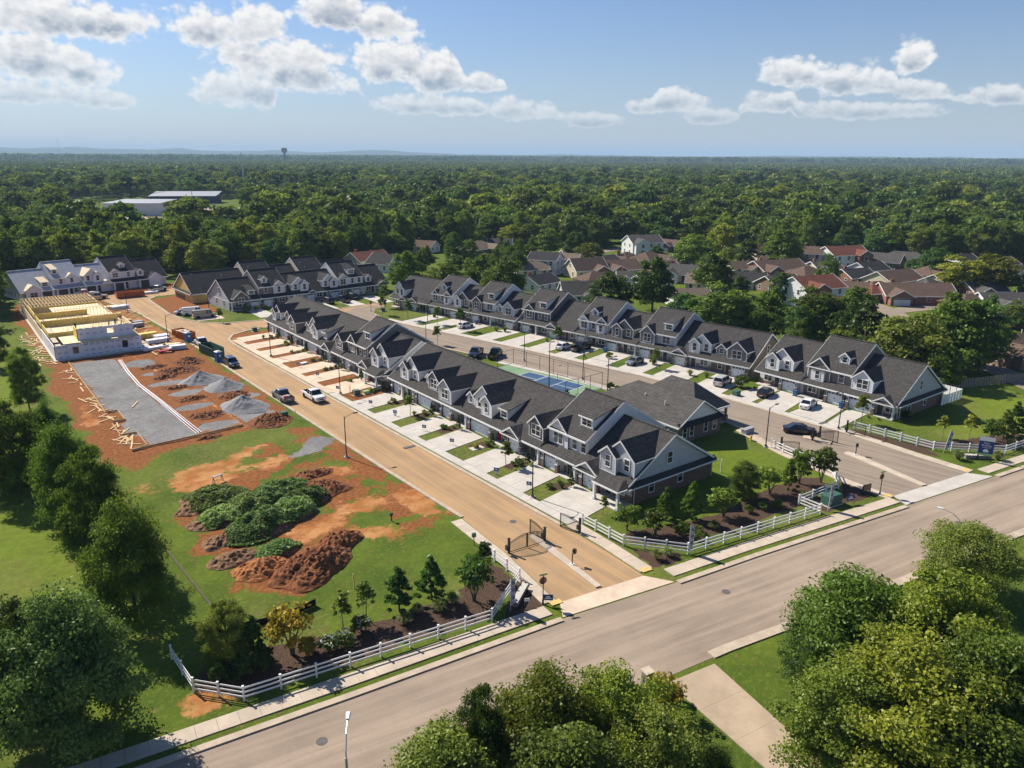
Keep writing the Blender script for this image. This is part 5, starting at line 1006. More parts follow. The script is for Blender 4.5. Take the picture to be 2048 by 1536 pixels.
def skip(x, y, rz, mat, label, l_=6.6, w_=2.4, h=1.6, debris=None):
    t0 = thing('skip', label, 'skip', (x, y, 0), rz, 'waste skips')
    b = MB(); b.box(-l_/2, l_/2, -w_/2, w_/2, .2, .3, mat)
    b.build('floor', t0)
    for (a0, a1, b0, b1) in ((-l_/2, l_/2, -w_/2, -w_/2+.06), (-l_/2, l_/2, w_/2-.06, w_/2), (-l_/2, -l_/2+.06, -w_/2, w_/2), (l_/2-.06, l_/2, -w_/2, w_/2)): MB().box(a0, a1, b0, b1, .3, h, mat).build('side', t0)
    rib = MB().box(-.05, .05, -.06, .06, .2, h+.04, mat).data('rib')
    for k in range(8):
        for s_ in (-1, 1): put('rib', rib, t0, (-l_/2+.25+k*(l_-.5)/7, s_*(w_/2+.05), 0))
    for s_ in (-1, 1): MB().box(-l_/2, l_/2, s_*w_/2-.06, s_*w_/2+.06, h, h+.09, mat).build('rim', t0)
    for xx in (-l_/2+.7, l_/2-.7): MB().tube([(xx, -.9, .18), (xx, .9, .18)], .16, 'tyre', 10).build('roller', t0)
    if debris:
        r_ = random.Random(3)
        for k in range(16): MB().box(-r_.uniform(.3, .9), r_.uniform(.3, .9), -.25, .25, 0, .12, r_.choice(['plywood', 'wrap', 'lumber', 'slate_side'])).build('debris', t0, (r_.uniform(-2.2, 2.2), r_.uniform(-.7, .7), h-.3+r_.uniform(-.2, .25)), r_.uniform(0, 3))
skip(43.8, 241.6, .02, 'rust', 'long orange skip in front of the unfinished townhouses', 7.4); skip(42.4, 179.3, 1.75, 'rust', 'rusty skip full of debris at the kerb', 6.6, debris=True); skip(42.9, 160, 1.68, 'green_box', 'dark green skip behind the white pickup', 7, 2.4, 1.9)
def toilet(x, y, rz, label, mat='toilet_blue'):
    t0 = thing('portable_toilet', label, 'portable toilet', (x, y, 0), rz, 'portable toilets')
    MB().box(-.58, .58, -.58, .58, .05, 2.1, mat).box(-.62, .62, -.62, .62, 0, .1, 'slate_side').build('cabin', t0); MB().box(-.62, .62, -.62, .62, 2.1, 2.16, 'wall_white').mesh([(-.6, -.6, 2.16), (.6, -.6, 2.16), (.6, .6, 2.16), (-.6, .6, 2.16), (-.3, -.3, 2.34), (.3, -.3, 2.34), (.3, .3, 2.34), (-.3, .3, 2.34)], [(4, 5, 6, 7), (0, 1, 5, 4), (1, 2, 6, 5), (2, 3, 7, 6), (3, 0, 4, 7)], 'wall_white').build('roof', t0)
    MB().box(-.42, .42, -.62, -.58, .15, 1.95, mat).box(-.2, .2, -.635, -.62, 1.2, 1.6, 'sign_white').build('door', t0)
toilet(42.0, 174.2, .2, 'blue portable toilet against the rusty skip'); toilet(42.2, 153.0, .2, 'blue portable toilet at the end of the green skip'); toilet(33.2, 249.2, 0, 'small portable toilet by the unfinished townhouses', 'door_red')

# ------------------------------------------------------------------ street furniture
def lamp_post(x, y, rz, label, h=6.0, group='black street lamps', arm=1.5):
    t0 = thing('street_lamp', label, 'street lamp', (x, y, 0), rz, group)
    MB().tube([(0, 0, 0), (0, 0, .35), (0, 0, .4), (0, 0, h)], [.2, .2, .085, .06], 'black_metal', 8).build('pole', t0); MB().tube([(0, 0, -.05), (0, 0, .16)], .34, 'concrete', 10).build('footing', t0)
    MB().tube([(0, 0, h-.5), (arm*.2, 0, h-.12), (arm*.55, 0, h+.1), (arm, 0, h+.2)], .035, 'black_metal', 6).build('arm', t0); MB().box(arm-.15, arm+.5, -.14, .14, h+.12, h+.22, 'black_metal').build('lantern', t0)
for x, y, rz, lb in [(52.3, 151.5, math.pi, 'black street lamp in the far dirt strip of the dusty street terrace'), (52.6, 118.8, math.pi, 'black street lamp beside the green utility boxes on the dusty street'), (40.8, 91.4, 0, 'black street lamp alone on the grassy lot side of the dusty street'), (53.4, 66.1, math.pi, 'black street lamp in the lawn strip near the end townhouse'), (91.3, 92.3, 0, 'black street lamp at the near corner of the sports court'), (92.2, 117.4, 0, 'black street lamp at the far end of the sports court'), (90.9, 59.3, 0, 'black street lamp on the clubhouse lawn by the second gate'), (106.4, 57.2, math.pi, 'tall black lamp in front of the end townhouse beyond the inner road'), (104.0, 112.2, math.pi, 'black street lamp between the black pickup and empty driveway'), (38.4, 176.7, 0, 'black street lamp left of the rusty skip'), (38.3, 217.5, 0, 'black street lamp at the far end of the timber frame'), (81.2, 137.5, 0, 'black street lamp rising behind the first terrace roof by the parked trucks'), (95.4, 160.5, math.pi, 'black street lamp in front of the tall white townhouse with the dark bin'), (56.2, 207.6, math.pi, 'black street lamp by the parked vans')]:
    lamp_post(x, y, rz, lb)
for x, y, lb in ((84.5, 100.3, 'tall court floodlight on the near side of the sports court'), (92.6, 100.2, 'tall court floodlight on the road side of the sports court')): lamp_post(x, y, 0, lb, 8.2, 'court floodlights', .6)
def cobra(x, y, rz, label):
    t0 = thing('cobra_lamp', label, 'street lamp', (x, y, 0), rz, 'tall silver street lamps'); t0.scale = (.84 if x > 50 else .93,)*3
    MB().tube([(0, 0, 0), (0, 0, 7.4)], [.13, .08], 'galv', 10).build('pole', t0); MB().tube([(0, 0, 7.2), (.1, 0, 7.8), (.9, 0, 8.4), (2.0, 0, 8.6)], .045, 'galv', 8).build('arm', t0)
    MB().mesh([(1.9, -.1, 8.55), (2.6, -.17, 8.5), (2.6, .17, 8.5), (1.9, .1, 8.55), (1.9, -.08, 8.7), (2.55, -.12, 8.7), (2.55, .12, 8.7), (1.9, .08, 8.7)], [(0, 3, 2, 1), (4, 5, 6, 7), (0, 1, 5, 4), (1, 2, 6, 5), (2, 3, 7, 6), (3, 0, 4, 7)], 'white_metal').build('lamp_head', t0)
cobra(14.0, 34.0, rad(60), 'tall silver street lamp nearest the camera beside the main road'); cobra(74.6, 26.7, rad(100), 'silver street lamp arm rising out of the round tree by the main road')

def fence(pts, label, gap=2.4):
    ox, oy = pts[0]; t0 = thing('rail_fence', label, 'fence', (ox, oy, 0), 0, 'white three rail fences')
    post = MB().box(-.065, .065, -.065, .065, -.1, 1.3, 'white_vinyl').box(-.085, .085, -.085, .085, 1.3, 1.36, 'white_vinyl').data('post')
    nodes = []
    for (x0, y0), (x1, y1) in zip(pts, pts[1:]):
        n = max(1, int(round(math.hypot(x1-x0, y1-y0)/gap))); nodes += [(x0+(x1-x0)*k/n, y0+(y1-y0)*k/n) for k in range(n)]
    nodes.append(pts[-1])
    for i, (x, y) in enumerate(nodes):
        q = nodes[min(i+1, len(nodes)-1)]; put('post', post, t0, (x-ox, y-oy, 0), math.atan2(q[1]-y, q[0]-x))
        if i+1 < len(nodes):
            L_ = math.hypot(q[0]-x, q[1]-y)
            key = ('rail', round(L_, 1))
            if key not in WCACHE: WCACHE[key] = MB().box(0, 1, -.02, .02, -.07, .07, 'white_vinyl').data('rail')
            for z in (.35, .75, 1.14): put('rail', WCACHE[key], t0, (x-ox, y-oy, z), math.atan2(q[1]-y, q[0]-x), (L_, 1, 1))
fence([(10.1, 59.6), (10.4, 54.3), (13.2, 51.0), (21.5, 49.9), (34.4, 48.1), (40.6, 52.1), (40.8, 58.7)], 'white three rail fence along the main road, left of the first entrance')
fence([(53.6, 57.3), (53.7, 50.9), (57.9, 45.6), (77.7, 42.6), (77.8, 45.5), (85.9, 45.1), (89.4, 48.0), (91.4, 58.7)], 'white three rail fence between the two entrances')
fence([(108.4, 55.8), (109.2, 44.3), (116.0, 37.6), (121.4, 37.0), (140, 34.4)], 'white three rail fence right of the second entrance')

def gate_leaf(parent, x, y, rz, l_, h0, h1, name='gate_leaf'):
    b = MB(); n = int(l_/.13)
    for k in range(n+1):
        f = k/n; hh = h0+(h1-h0)*math.sin(f*math.pi/2); b.box(f*l_-.012, f*l_+.012, -.012, .012, .15, hh, 'black_metal')
    for k in range(10):
        f0, f1 = k/10, (k+1)/10; za, zb = h0+(h1-h0)*math.sin(f0*math.pi/2), h0+(h1-h0)*math.sin(f1*math.pi/2)
        b.beam((f0*l_, 0, za), (f1*l_, 0, zb), .05, .05, 'black_metal'); b.beam((f0*l_, 0, za-.18), (f1*l_, 0, zb-.18), .04, .04, 'black_metal')
    b.box(0, l_, -.025, .025, .1, .17, 'black_metal').box(-.04, .04, -.04, .04, .1, h0, 'black_metal').box(l_-.05, l_+.03, -.04, .04, .1, h1, 'black_metal')
    return b.build(name, parent, (x, y, 0), rz)
def gpost(parent, x, y, h=1.7):
    MB().box(-.1, .1, -.1, .1, 0, h, 'black_metal').box(-.13, .13, -.13, .13, h, h+.07, 'black_metal').build('gate_post', parent, (x, y, 0)); MB().box(-.14, .14, -.3, .1, 0, .5, 'black_metal').build('gate_motor', parent, (x-.3, y, .55))
g1 = thing('entrance_gate', 'closed black arched double gate on the left lane of the dusty entry road', 'gate', (42.9, 56.9, 0), 0, 'black iron gates'); gpost(g1, 0, 0); gate_leaf(g1, .12, 0, rad(-4), 2.15, 1.25, 1.75); gate_leaf(g1, 4.45, -.35, rad(176), 2.15, 1.25, 1.75)
g2 = thing('entrance_gate', 'open black gate leaf hinged on the island of the dusty entry road', 'gate', (47.5, 56.6, 0), 0, 'black iron gates'); gpost(g2, 0, 0); gate_leaf(g2, 0, .1, rad(93), 2.3, 1.25, 1.8)
g3 = thing('entrance_gate', 'open black gate leaf at the driveway of the end townhouse', 'gate', (51.95, 55.9, 0), 0, 'black iron gates'); gpost(g3, 0, 0); gate_leaf(g3, -.05, .1, rad(112), 2.3, 1.25, 1.8)
g4 = thing('entrance_gate', 'open dark gate leaf beside the white fence at the second entrance', 'gate', (91.6, 57.3, 0), 0, 'black iron gates'); gpost(g4, 0, 0, 1.9); gate_leaf(g4, .05, -.1, rad(-78), 2.4, 1.35, 1.8)
g5 = thing('entrance_gate', 'pair of open black gate leaves on the island next to the black saloon', 'gate', (100.2, 56.6, 0), 0, 'black iron gates'); gpost(g5, 0, 0, 1.9); gpost(g5, -1.5, .2, 1.9); gate_leaf(g5, 0, -.1, rad(-82), 2.6, 1.35, 1.9); gate_leaf(g5, -1.4, 0, rad(-70), 2.6, 1.35, 1.9)
g6 = thing('entrance_gate', 'open black gate leaf against the pavement below the tall lamp', 'gate', (105.9, 55.6, 0), 0, 'black iron gates'); gpost(g6, 0, 0, 1.9); gate_leaf(g6, 0, -.1, rad(-80), 2.6, 1.35, 1.8)
def keypad(x, y, rz, label):
    t0 = thing('keypad_post', label, 'keypad post', (x, y, .16), rz); MB().tube([(0, 0, 0), (0, 0, .95), (-.05, 0, 1.12), (-.25, 0, 1.2)], .06, 'black_metal', 8).build('post', t0); MB().box(-.62, -.25, -.16, .16, 1.05, 1.5, 'black_metal').build('keypad', t0); MB().box(-.2, .2, -.2, .2, -.02, .04, 'white_metal').build('base_plate', t0)
keypad(46.6, 51.1, rad(200), 'black gate keypad on a post on the island of the dusty entry road'); keypad(98.2, 49.8, rad(200), 'black gate keypad on a post on the long island of the second entrance')
def text_on(parent, s_, loc, size, mat, rx_=rad(90), rz=0, align='CENTER'):
    cu = bpy.data.curves.new('lettering', 'FONT'); cu.body = s_; cu.size = size; cu.align_x = align; cu.align_y = 'CENTER'; cu.materials.append(M[mat])
    tmp = bpy.data.objects.new('lettering', cu); COL.objects.link(tmp); bpy.context.view_layer.update(); me = bpy.data.meshes.new_from_object(tmp); bpy.data.objects.remove(tmp)
    o = bpy.data.objects.new('lettering', me); COL.objects.link(o); o.parent = parent; o.location = loc; o.rotation_euler = (rx_, 0, rz); return o
def feather(x, y, rz, tilt, label):
    t0 = thing('feather_flag', label, 'flag', (x, y, 0), rz, 'grey feather flags'); t0.rotation_euler = (0, tilt, rz)
    MB().tube([(0, 0, 0), (0, 0, 3.3)], .025, 'white_metal', 6).build('pole', t0)
    n = 12; ed = []
    for k in range(n+1): f = k/n; ed.append((.02, .45+3.0*f)); 
    out = [(.62*(1-max(0, (f-.72)/.28)**2)**.5 if f > .72 else (.62 if f > .12 else .62*(.35+.65*f/.12)), .45+3.0*f) for f in [k/n for k in range(n+1)]]
    b = MB()
    for k in range(n):
        a, c, d, e = ed[k], ed[k+1], out[k+1], out[k]; y0 = .03*math.sin(k); y1 = .03*math.sin(k+1)
        b.mesh([(a[0], y0-.008, a[1]), (e[0], y0-.008+.05, e[1]), (d[0], y1-.008+.05, d[1]), (c[0], y1-.008, c[1]), (a[0], y0+.008, a[1]), (e[0], y0+.058, e[1]), (d[0], y1+.058, d[1]), (c[0], y1+.008, c[1])], [(0, 1, 2, 3), (7, 6, 5, 4), (0, 4, 5, 1), (1, 5, 6, 2), (2, 6, 7, 3), (3, 7, 4, 0)], 'flag_grey')
    fl = b.build('flag', t0)
    for z in (1.2, 1.95, 2.7):
        q = MB().box(.16, .5, -.045, -.04, z, z+.09, 'sign_blue').box(.2, .3, -.045, -.04, z+.14, z+.3, 'sign_blue').box(.36, .46, -.045, -.04, z+.14, z+.24, 'sign_blue'); q.build('emblem', fl)
feather(36.7, 48.4, rad(5), 0, 'grey feather flag by the left fence corner of the first entrance'); feather(57.9, 45.5, rad(-10), 0, 'grey feather flag at the fence corner right of the first entrance'); feather(79.0, 42.4, rad(-5), .05, 'grey feather flag at the stepped fence left of the second entrance'); feather(109.4, 43.0, rad(-30), .18, 'leaning grey feather flag right of the second entrance')
bs = thing('advert_board', 'tall blue and white advert board with green foot on black legs', 'sign', (110.9, 38.3, 0), rad(-62))
for s_ in (-.78, .78): MB().box(-.08, .08, -.05, .05, 0, 1.2, 'black_metal').build('leg', bs, (s_, 0, 0))
pn = MB().box(-.9, .9, -.05, .05, .75, 3.45, 'sign_blue').build('panel', bs); MB().box(-.9, .9, -.06, -.05, 2.85, 3.45, 'sign_white').build('header', pn); MB().box(-.9, .9, -.06, -.05, .75, 1.05, 'sign_green').build('footer', pn)
text_on(pn, 'Now', (0, -.065, 2.55), .36, 'sign_white'); text_on(pn, 'Building', (0, -.065, 2.22), .36, 'sign_white'); text_on(pn, 'townhomes', (0, -.065, 1.92), .2, 'sign_white')
MB().box(-.3, .3, -.065, -.055, 1.25, 1.45, 'sign_white').mesh([(-.4, -.06, 1.45), (.4, -.06, 1.45), (0, -.06, 1.75)], [(0, 1, 2)], 'sign_white').build('emblem', pn)
def yard_sign(x, y, rz, label, w_=.7, h=.5, mat='sign_blue', two=False):
    t0 = thing('yard_sign', label, 'sign', (x, y, 0), rz, 'small yard signs')
    for s_ in (-.22, .22): MB().tube([(s_, 0, 0), (s_, 0, .75)], .012, 'galv', 5).build('wire_leg', t0)
    p_ = MB().box(-w_/2, w_/2, -.015, .015, .5, .5+h, mat).build('panel', t0); MB().box(-w_*.35, w_*.35, -.02, -.016, .6+h*.1, .6+h*.25, 'sign_white').box(-w_*.2, w_*.2, -.02, -.016, .6+h*.35, .6+h*.55, 'sign_white').build('print', p_)
    if two: MB().box(-.2, .2, -.03, .03, 0, .5, 'sign_white').build('leaflet_box', t0)
rs_ = rad(-60)
for i, (x, y) in enumerate([(53.4, 139.6), (53.6, 130.8), (52.9, 120.5), (53.8, 109.7), (54.6, 102.8), (54.8, 94.1), (55.0, 86.7), (53.9, 74.3), (54.6, 68.3)]):
    yard_sign(x, y, rs_, ['blue yard sign on the dirt strip farthest along the dusty street', 'blue yard sign on the second strip from the far lamp', 'blue yard sign next to the lamp by the green utility boxes', 'blue yard sign in the strip after the utility boxes', 'blue yard sign beside the first sapling strip', 'blue yard sign on the strip with a dark drain', 'blue yard sign on the strip with the pale concrete pad', 'blue yard sign with leaflet box beside the near sapling', 'purple-blue yard sign beside the near lamp post'][i], two=i in (4, 7))
yard_sign(40.1, 47.1, rad(-40), 'blue yard sign beside the stop sign post', .9, .6); yard_sign(38.4, 48.1, rad(-30), 'small white yard sign on the mulch by the stop sign', .5, .35, 'sign_white'); yard_sign(83.0, 41.9, rad(-20), 'blue and white yard sign on the mulch before the green cabinet', 1.1, .7)
def stop_sign(x, y, rz, label, name_blade=True):
    t0 = thing('stop_sign', label, 'stop sign', (x, y, 0), rz, 'stop signs'); MB().tube([(0, 0, 0), (0, 0, 3.0)], .05, 'black_metal', 8).build('post', t0)
    oc = [(math.cos(rad(22.5+45*k))*.4, math.sin(rad(22.5+45*k))*.4) for k in range(8)]
    b = MB(); b.mesh([(a, -.05, 2.45+c) for a, c in oc]+[(a, -.07, 2.45+c) for a, c in oc], [tuple(range(8))]+[(i, (i+1) % 8, 8+(i+1) % 8, 8+i) for i in range(8)], 'sign_brown'); b.mesh([(a, -.071, 2.45+c) for a, c in oc], [tuple(range(7, -1, -1))], 'lamp_red')
    pl = b.build('plate', t0); text_on(pl, 'STOP', (0, -.075, 2.45), .27, 'sign_white')
    if name_blade: MB().box(-.4, .4, -.015, .015, 3.0, 3.2, 'sign_green').build('name_blade', t0)
    MB().tube([(0, 0, -.02), (0, 0, .45)], .1, 'black_metal', 8).build('post_base', t0)
stop_sign(39.8, 47.5, rad(165), 'stop sign seen from behind at the first entrance'); stop_sign(88.4, 41.1, rad(165), 'stop sign seen from behind at the second entrance'); stop_sign(90.6, 181.6, rad(-20), 'small red stop sign at the far end of the inner road', False)
t0 = thing('notice_board', 'small brown framed notice board low on the mulch', 'sign', (87.6, 42.4, 0), rad(-10)); MB().box(-.6, .6, -.05, .05, .35, 1.05, 'sign_brown').build('panel', t0); MB().box(-.7, -.58, -.07, .07, 0, 1.15, 'black_metal').build('leg', t0); MB().box(.58, .7, -.07, .07, 0, 1.15, 'black_metal').build('leg', t0); MB().box(-.7, .7, -.07, .07, 1.05, 1.15, 'black_metal').build('frame', t0)
def cabinet(x, y, rz, w_, d, h, mat, label, g=None):
    t0 = thing('utility_cabinet', label, 'utility box', (x, y, 0), rz, g); MB().box(-w_/2, w_/2, -d/2, d/2, .08, h*.85, mat).build('housing', t0); MB().mesh([(-w_/2-.04, -d/2-.04, h*.85), (w_/2+.04, -d/2-.04, h*.85), (w_/2+.04, d/2+.04, h*.85), (-w_/2-.04, d/2+.04, h*.85), (-w_/2, -d/2+.1, h), (w_/2, -d/2+.1, h), (w_/2, d/2, h), (-w_/2, d/2, h)], [(0, 3, 2, 1), (4, 5, 6, 7), (0, 1, 5, 4), (1, 2, 6, 5), (2, 3, 7, 6), (3, 0, 4, 7)], mat).build('lid', t0); MB().box(-w_/2-.15, w_/2+.15, -d/2-.15, d/2+.15, 0, .08, 'concrete').build('pad', t0)
cabinet(81.2, 43.3, rad(-8), 2.2, 1.3, 1.3, 'green_box', 'large green utility cabinet behind the feather flag'); UB = 'green utility boxes'
cabinet(40.2, 112.8, 0, 1.0, .9, .9, 'green_box', 'dark green utility box on the lot beside the kerb', UB); cabinet(54.6, 116.6, 0, 1.1, 1, .9, 'green_box', 'dark green utility box with two wooden stakes', UB); cabinet(56.3, 116.2, 0, 1, .7, .6, 'sign_green', 'pale green utility pedestal next to the staked box', UB); cabinet(107.8, 77.2, 0, 1.1, 1, .9, 'green_box', 'dark green utility box in the lawn left of the black car driveway', UB); cabinet(57.5, 176.2, 0, 1, .9, .9, 'green_box', 'dark green utility box at the far corner of the dusty street terrace', UB); cabinet(93.3, 180.2, 0, 1, .9, .9, 'green_box', 'dark green utility box by the small far stop sign', UB); cabinet(93.6, 64.4, 0, 2.0, .9, .8, 'slate_side', 'grey equipment box beside the clubhouse porch', None)
for x, y, lb in ((53.9, 117.6, 'wooden stake left of the staked green box'), (53.8, 115.8, 'wooden stake right of the staked green box'), (41.2, 110.6, 'wooden stake near the green box on the lot'), (26.9, 60.4, 'thin stake end of the black silt fence')): tag(MB().box(-.05, .05, -.05, .05, 0, 1.6, 'lumber').build('stake', None, (x, y, 0)), lb, 'stake')
tag(MB().tube([(0, 0, 0), (0, 0, 1.9)], .07, 'white_trim', 8).build('marker_post', None, (78.2, 57.3, 0)), 'white marker post on the lawn behind the end townhouse', 'post')
hy = thing('fire_hydrant', 'yellow fire hydrant on the clubhouse lawn', 'hydrant', (91.4, 62.2, 0)); MB().tube([(0, 0, 0), (0, 0, .1), (0, 0, .1), (0, 0, .6), (0, 0, .62), (0, 0, .78), (0, 0, .85)], [.2, .2, .13, .13, .17, .12, .04], 'hydrant', 10).build('barrel', hy); MB().tube([(-.24, 0, .45), (.24, 0, .45)], .07, 'hydrant', 8).build('nozzle', hy)
def spigot(x, y, label): t0 = thing('standpipe', label, 'standpipe', (x, y, 0)); MB().tube([(0, 0, 0), (0, 0, .8)], .07, 'black_metal', 8).build('pipe', t0); MB().box(-.18, .18, -.1, .1, .7, .95, 'black_metal').build('valve_head', t0)
spigot(36.6, 70.8, 'dark standpipe on the grass of the vacant lot'); t0 = thing('letter_post', 'dark mailbox like post at the end of the left white fence', 'post', (41.0, 60.6, 0)); MB().tube([(0, 0, 0), (0, 0, 1.0)], .05, 'black_metal', 6).build('post', t0); MB().box(-.2, .2, -.14, .14, .95, 1.4, 'green_box').build('box', t0)
t0 = thing('saw_horse', 'small grey saw horse on the orange bare ground', 'saw horse', (24.1, 93.6, 0), .3); MB().box(-.7, .7, -.15, .15, .75, .85, 'slate_side').build('top', t0)
for s_ in (-.6, .6):
    for q in (-.28, .28): MB().beam((s_, 0, .78), (s_, q, 0), .07, .07, 'slate_side').build('leg', t0)
mp_ = thing('mail_pillar', 'pale stone mailbox pillar by the driveway across the main road', 'pillar', (38.7, 33.4, 0), rad(-8)); MB().box(-.32, .32, -.32, .32, 0, 1.75, 'stone').build('shaft', mp_); MB().box(-.42, .42, -.42, .42, 1.75, 1.88, 'concrete_tan').build('cap', mp_); MB().box(-.2, .2, -.36, -.32, .95, 1.2, 'black_metal').box(-.34, -.32, -.06, .06, .9, 1.4, 'black_metal').build('mail_slot', mp_)
for (x, y, rz, lb) in ((38.7, 49.6, rad(35), 'low pale stone sign wall by the left feather flag'), (110.9, 39.2, rad(-40), 'low pale stone sign wall behind the blue advert board')):
    t0 = thing('sign_wall', lb, 'wall', (x, y, 0), rz, 'low sign walls'); MB().box(-1.6, 1.6, -.25, .25, 0, .5, 'stone').build('wall', t0); MB().box(-1.7, 1.7, -.32, .32, .5, .58, 'concrete').build('cap', t0)
sf = [(16.2, 60.2), (19, 59.4), (21, 59.6), (22.8, 59.9)]; t0 = thing('silt_fence', 'black silt fence strip on the lawn behind the golden shrub', 'silt fence', (*sf[0], 0))
for (x0, y0), (x1, y1) in zip(sf, sf[1:]): MB().beam((x0-16.2, y0-60.2, .35), (x1-16.2, y1-60.2, .35), .03, .7, 'silt').build('fabric', t0)
for x, y in sf: MB().box(-.03, .03, -.03, .03, 0, .95, 'lumber').build('stake', t0, (x-16.2, y-60.2, 0))
tag(MB().tube([(x, y, .12) for x, y in [(13.0, 112), (13.4, 106.2), (13.7, 97.3), (14.0, 84.8), (14.4, 77.7), (14.7, 71.4), (15.0, 65.2)]], .09, 'bark', 6).build('straw_wattle'), 'dark wattle line running along the grass beside the row of trees', 'wattle')
for x, y, rz, lb in ((49.6, 89.6, 0, 'rusty drain grate at the kerb of the dusty street'), (103.6, 104.6, rad(8), 'drain grate at the kerb of the inner road'), (106.9, 60.1, 0, 'drain grate between the two near driveways beyond the inner road')): tag(MB().box(-.9, .9, -.3, .3, 0, .012, 'steel_grate').build('drain_grate', None, (x, y, .075 if x < 100 else .09), rz), lb, 'drain grate', 'drain grates')
for x, y, lb in ((16.2, 43.5, 'round manhole cover in the main road near the camera lamp'), (55.2, 38.6, 'manhole cover in the main road opposite the first entrance'), (88.4, 31.8, 'manhole cover in the main road right of the arm lamp'), (47.6, 62.4, 'small round cover in the dusty entry road')): tag(MB().tube([(0, 0, 0), (0, 0, .012)], .42, 'steel_grate', 20).build('manhole_cover', None, (x, y, .021 if x != 47.6 else .025)), lb, 'manhole', 'manhole covers')
tag(MB().box(-1, 1, -.6, .6, -.05, .06, 'concrete').build('concrete_pad', None, (57.2, 83.6, 0)), 'pale concrete pad in the lawn strip before the red door house', 'pad'); tag(MB().box(-.7, .7, -.45, .45, 0, .3, 'wrap').build('white_box', None, (55.3, 141.6, 0), .3), 'white box lying in the muddy strip of the dusty street', 'box')
def bin_(x, y, rz, label, mat='bin_blue'):
    t0 = thing('wheelie_bin', label, 'bin', (x, y, 0), rz, 'wheeled bins'); MB().mesh([(-.24, -.28, .06), (.24, -.28, .06), (.24, .22, .06), (-.24, .22, .06), (-.3, -.36, 1.0), (.3, -.36, 1.0), (.3, .34, 1.0), (-.3, .34, 1.0)], [(0, 3, 2, 1), (4, 5, 6, 7), (0, 1, 5, 4), (1, 2, 6, 5), (2, 3, 7, 6), (3, 0, 4, 7)], mat).build('body', t0); MB().box(-.33, .33, -.4, .38, 1.0, 1.08, mat).build('lid', t0)
    for s_ in (-.24, .24): MB().tube([(s_-.03, .26, .1), (s_+.03, .26, .1)], .1, 'tyre', 8).build('wheel', t0)
bin_(115.8, 70.9, 0, 'blue bin between the black car and the white car garages'); bin_(116.0, 62.4, 0, 'blue bin right of the white car garage'); bin_(115.4, 82.4, 0, 'dark blue bin beside the silver SUV garage'); bin_(110.5, 112.8, 0, 'blue bin by the garage right of the black pickup'); bin_(100.2, 165.2, 0, 'dark bin before the tall white townhouse by the lamp', 'cloth_dark'); bin_(104.2, 152.0, 0, 'blue bin under the porch left of the white car'); bin_(96.5, 201.5, 0, 'small blue bin on the far side street lawn')

# sports court
struct(MB().poly([(x, y, .02) for x, y in [(82.4, 93.5), (91.9, 94), (91.3, 103), (89.2, 117.5), (80.2, 116.5)]], 'court_green').build('court_surround'))
cA = Vector((90.6, 97.3, 0)); dl = Vector((88.4-90.9, 110.1-97.5, 0)).normalized(); dc = Vector((-dl.y, dl.x, 0)); LN, WD = 13.4, 6.1
def cq(a0, a1, b0, b1): return [tuple(cA+dl*a+dc*b) for a, b in ((a0, b0), (a1, b0), (a1, b1), (a0, b1))]
def flat(name, q, z, mat): return MB().poly([(x, y, z) for x, y, _ in q], mat).build(name)
struct(flat('court', cq(0, LN, 0, WD), .026, 'court_blue'))
pl_ = MB()
for a0, a1, b0, b1 in ((0, .1, 0, WD), (LN-.1, LN, 0, WD), (0, LN, 0, .1), (0, LN, WD-.1, WD), (4.4, 4.5, 0, WD), (8.9, 9, 0, WD), (0, 4.4, WD/2-.05, WD/2+.05), (9, LN, WD/2-.05, WD/2+.05)): pl_.poly([(x, y, .031) for x, y, _ in cq(a0, a1, b0, b1)], 'sign_white')
struct(pl_.build('court_lines'))
nt = thing('court_net', 'low net across the blue sports court', 'net', tuple(cA+dl*6.7)); 
for b in (-.3, WD+.3): q = dc*b; MB().tube([(q.x, q.y, 0), (q.x, q.y, .95)], .05, 'black_metal', 6).build('net_post', nt)
q = dc*(WD+.3); MB().beam((0, 0, .5), (q.x, q.y, .5), .02, .02, 'black_metal').beam((0, 0, .9), (q.x, q.y, .9), .04, .06, 'sign_white').build('net_cord', nt)
cf = thing('court_fence', 'black wire fence with tall posts round the sports court', 'fence', (91.8, 94.2, 0)); PT = [(91.8, 94.2), (91.3, 103), (89.3, 117.2), (80.6, 116.2)]; PT2 = [(82.8, 93.9), (91.8, 94.2)]
for pts in (PT, PT2):
    for (x0, y0), (x1, y1) in zip(pts, pts[1:]):
        n = max(1, int(math.hypot(x1-x0, y1-y0)/3))
        for k in range(n+1): MB().tube([(x0+(x1-x0)*k/n-91.8, y0+(y1-y0)*k/n-94.2, 0), (x0+(x1-x0)*k/n-91.8, y0+(y1-y0)*k/n-94.2, 3.0)], .045, 'black_metal', 6).build('post', cf)
        for z in (.1, 2.95): MB().beam((x0-91.8, y0-94.2, z), (x1-91.8, y1-94.2, z), .05, .05, 'black_metal').build('rail', cf)
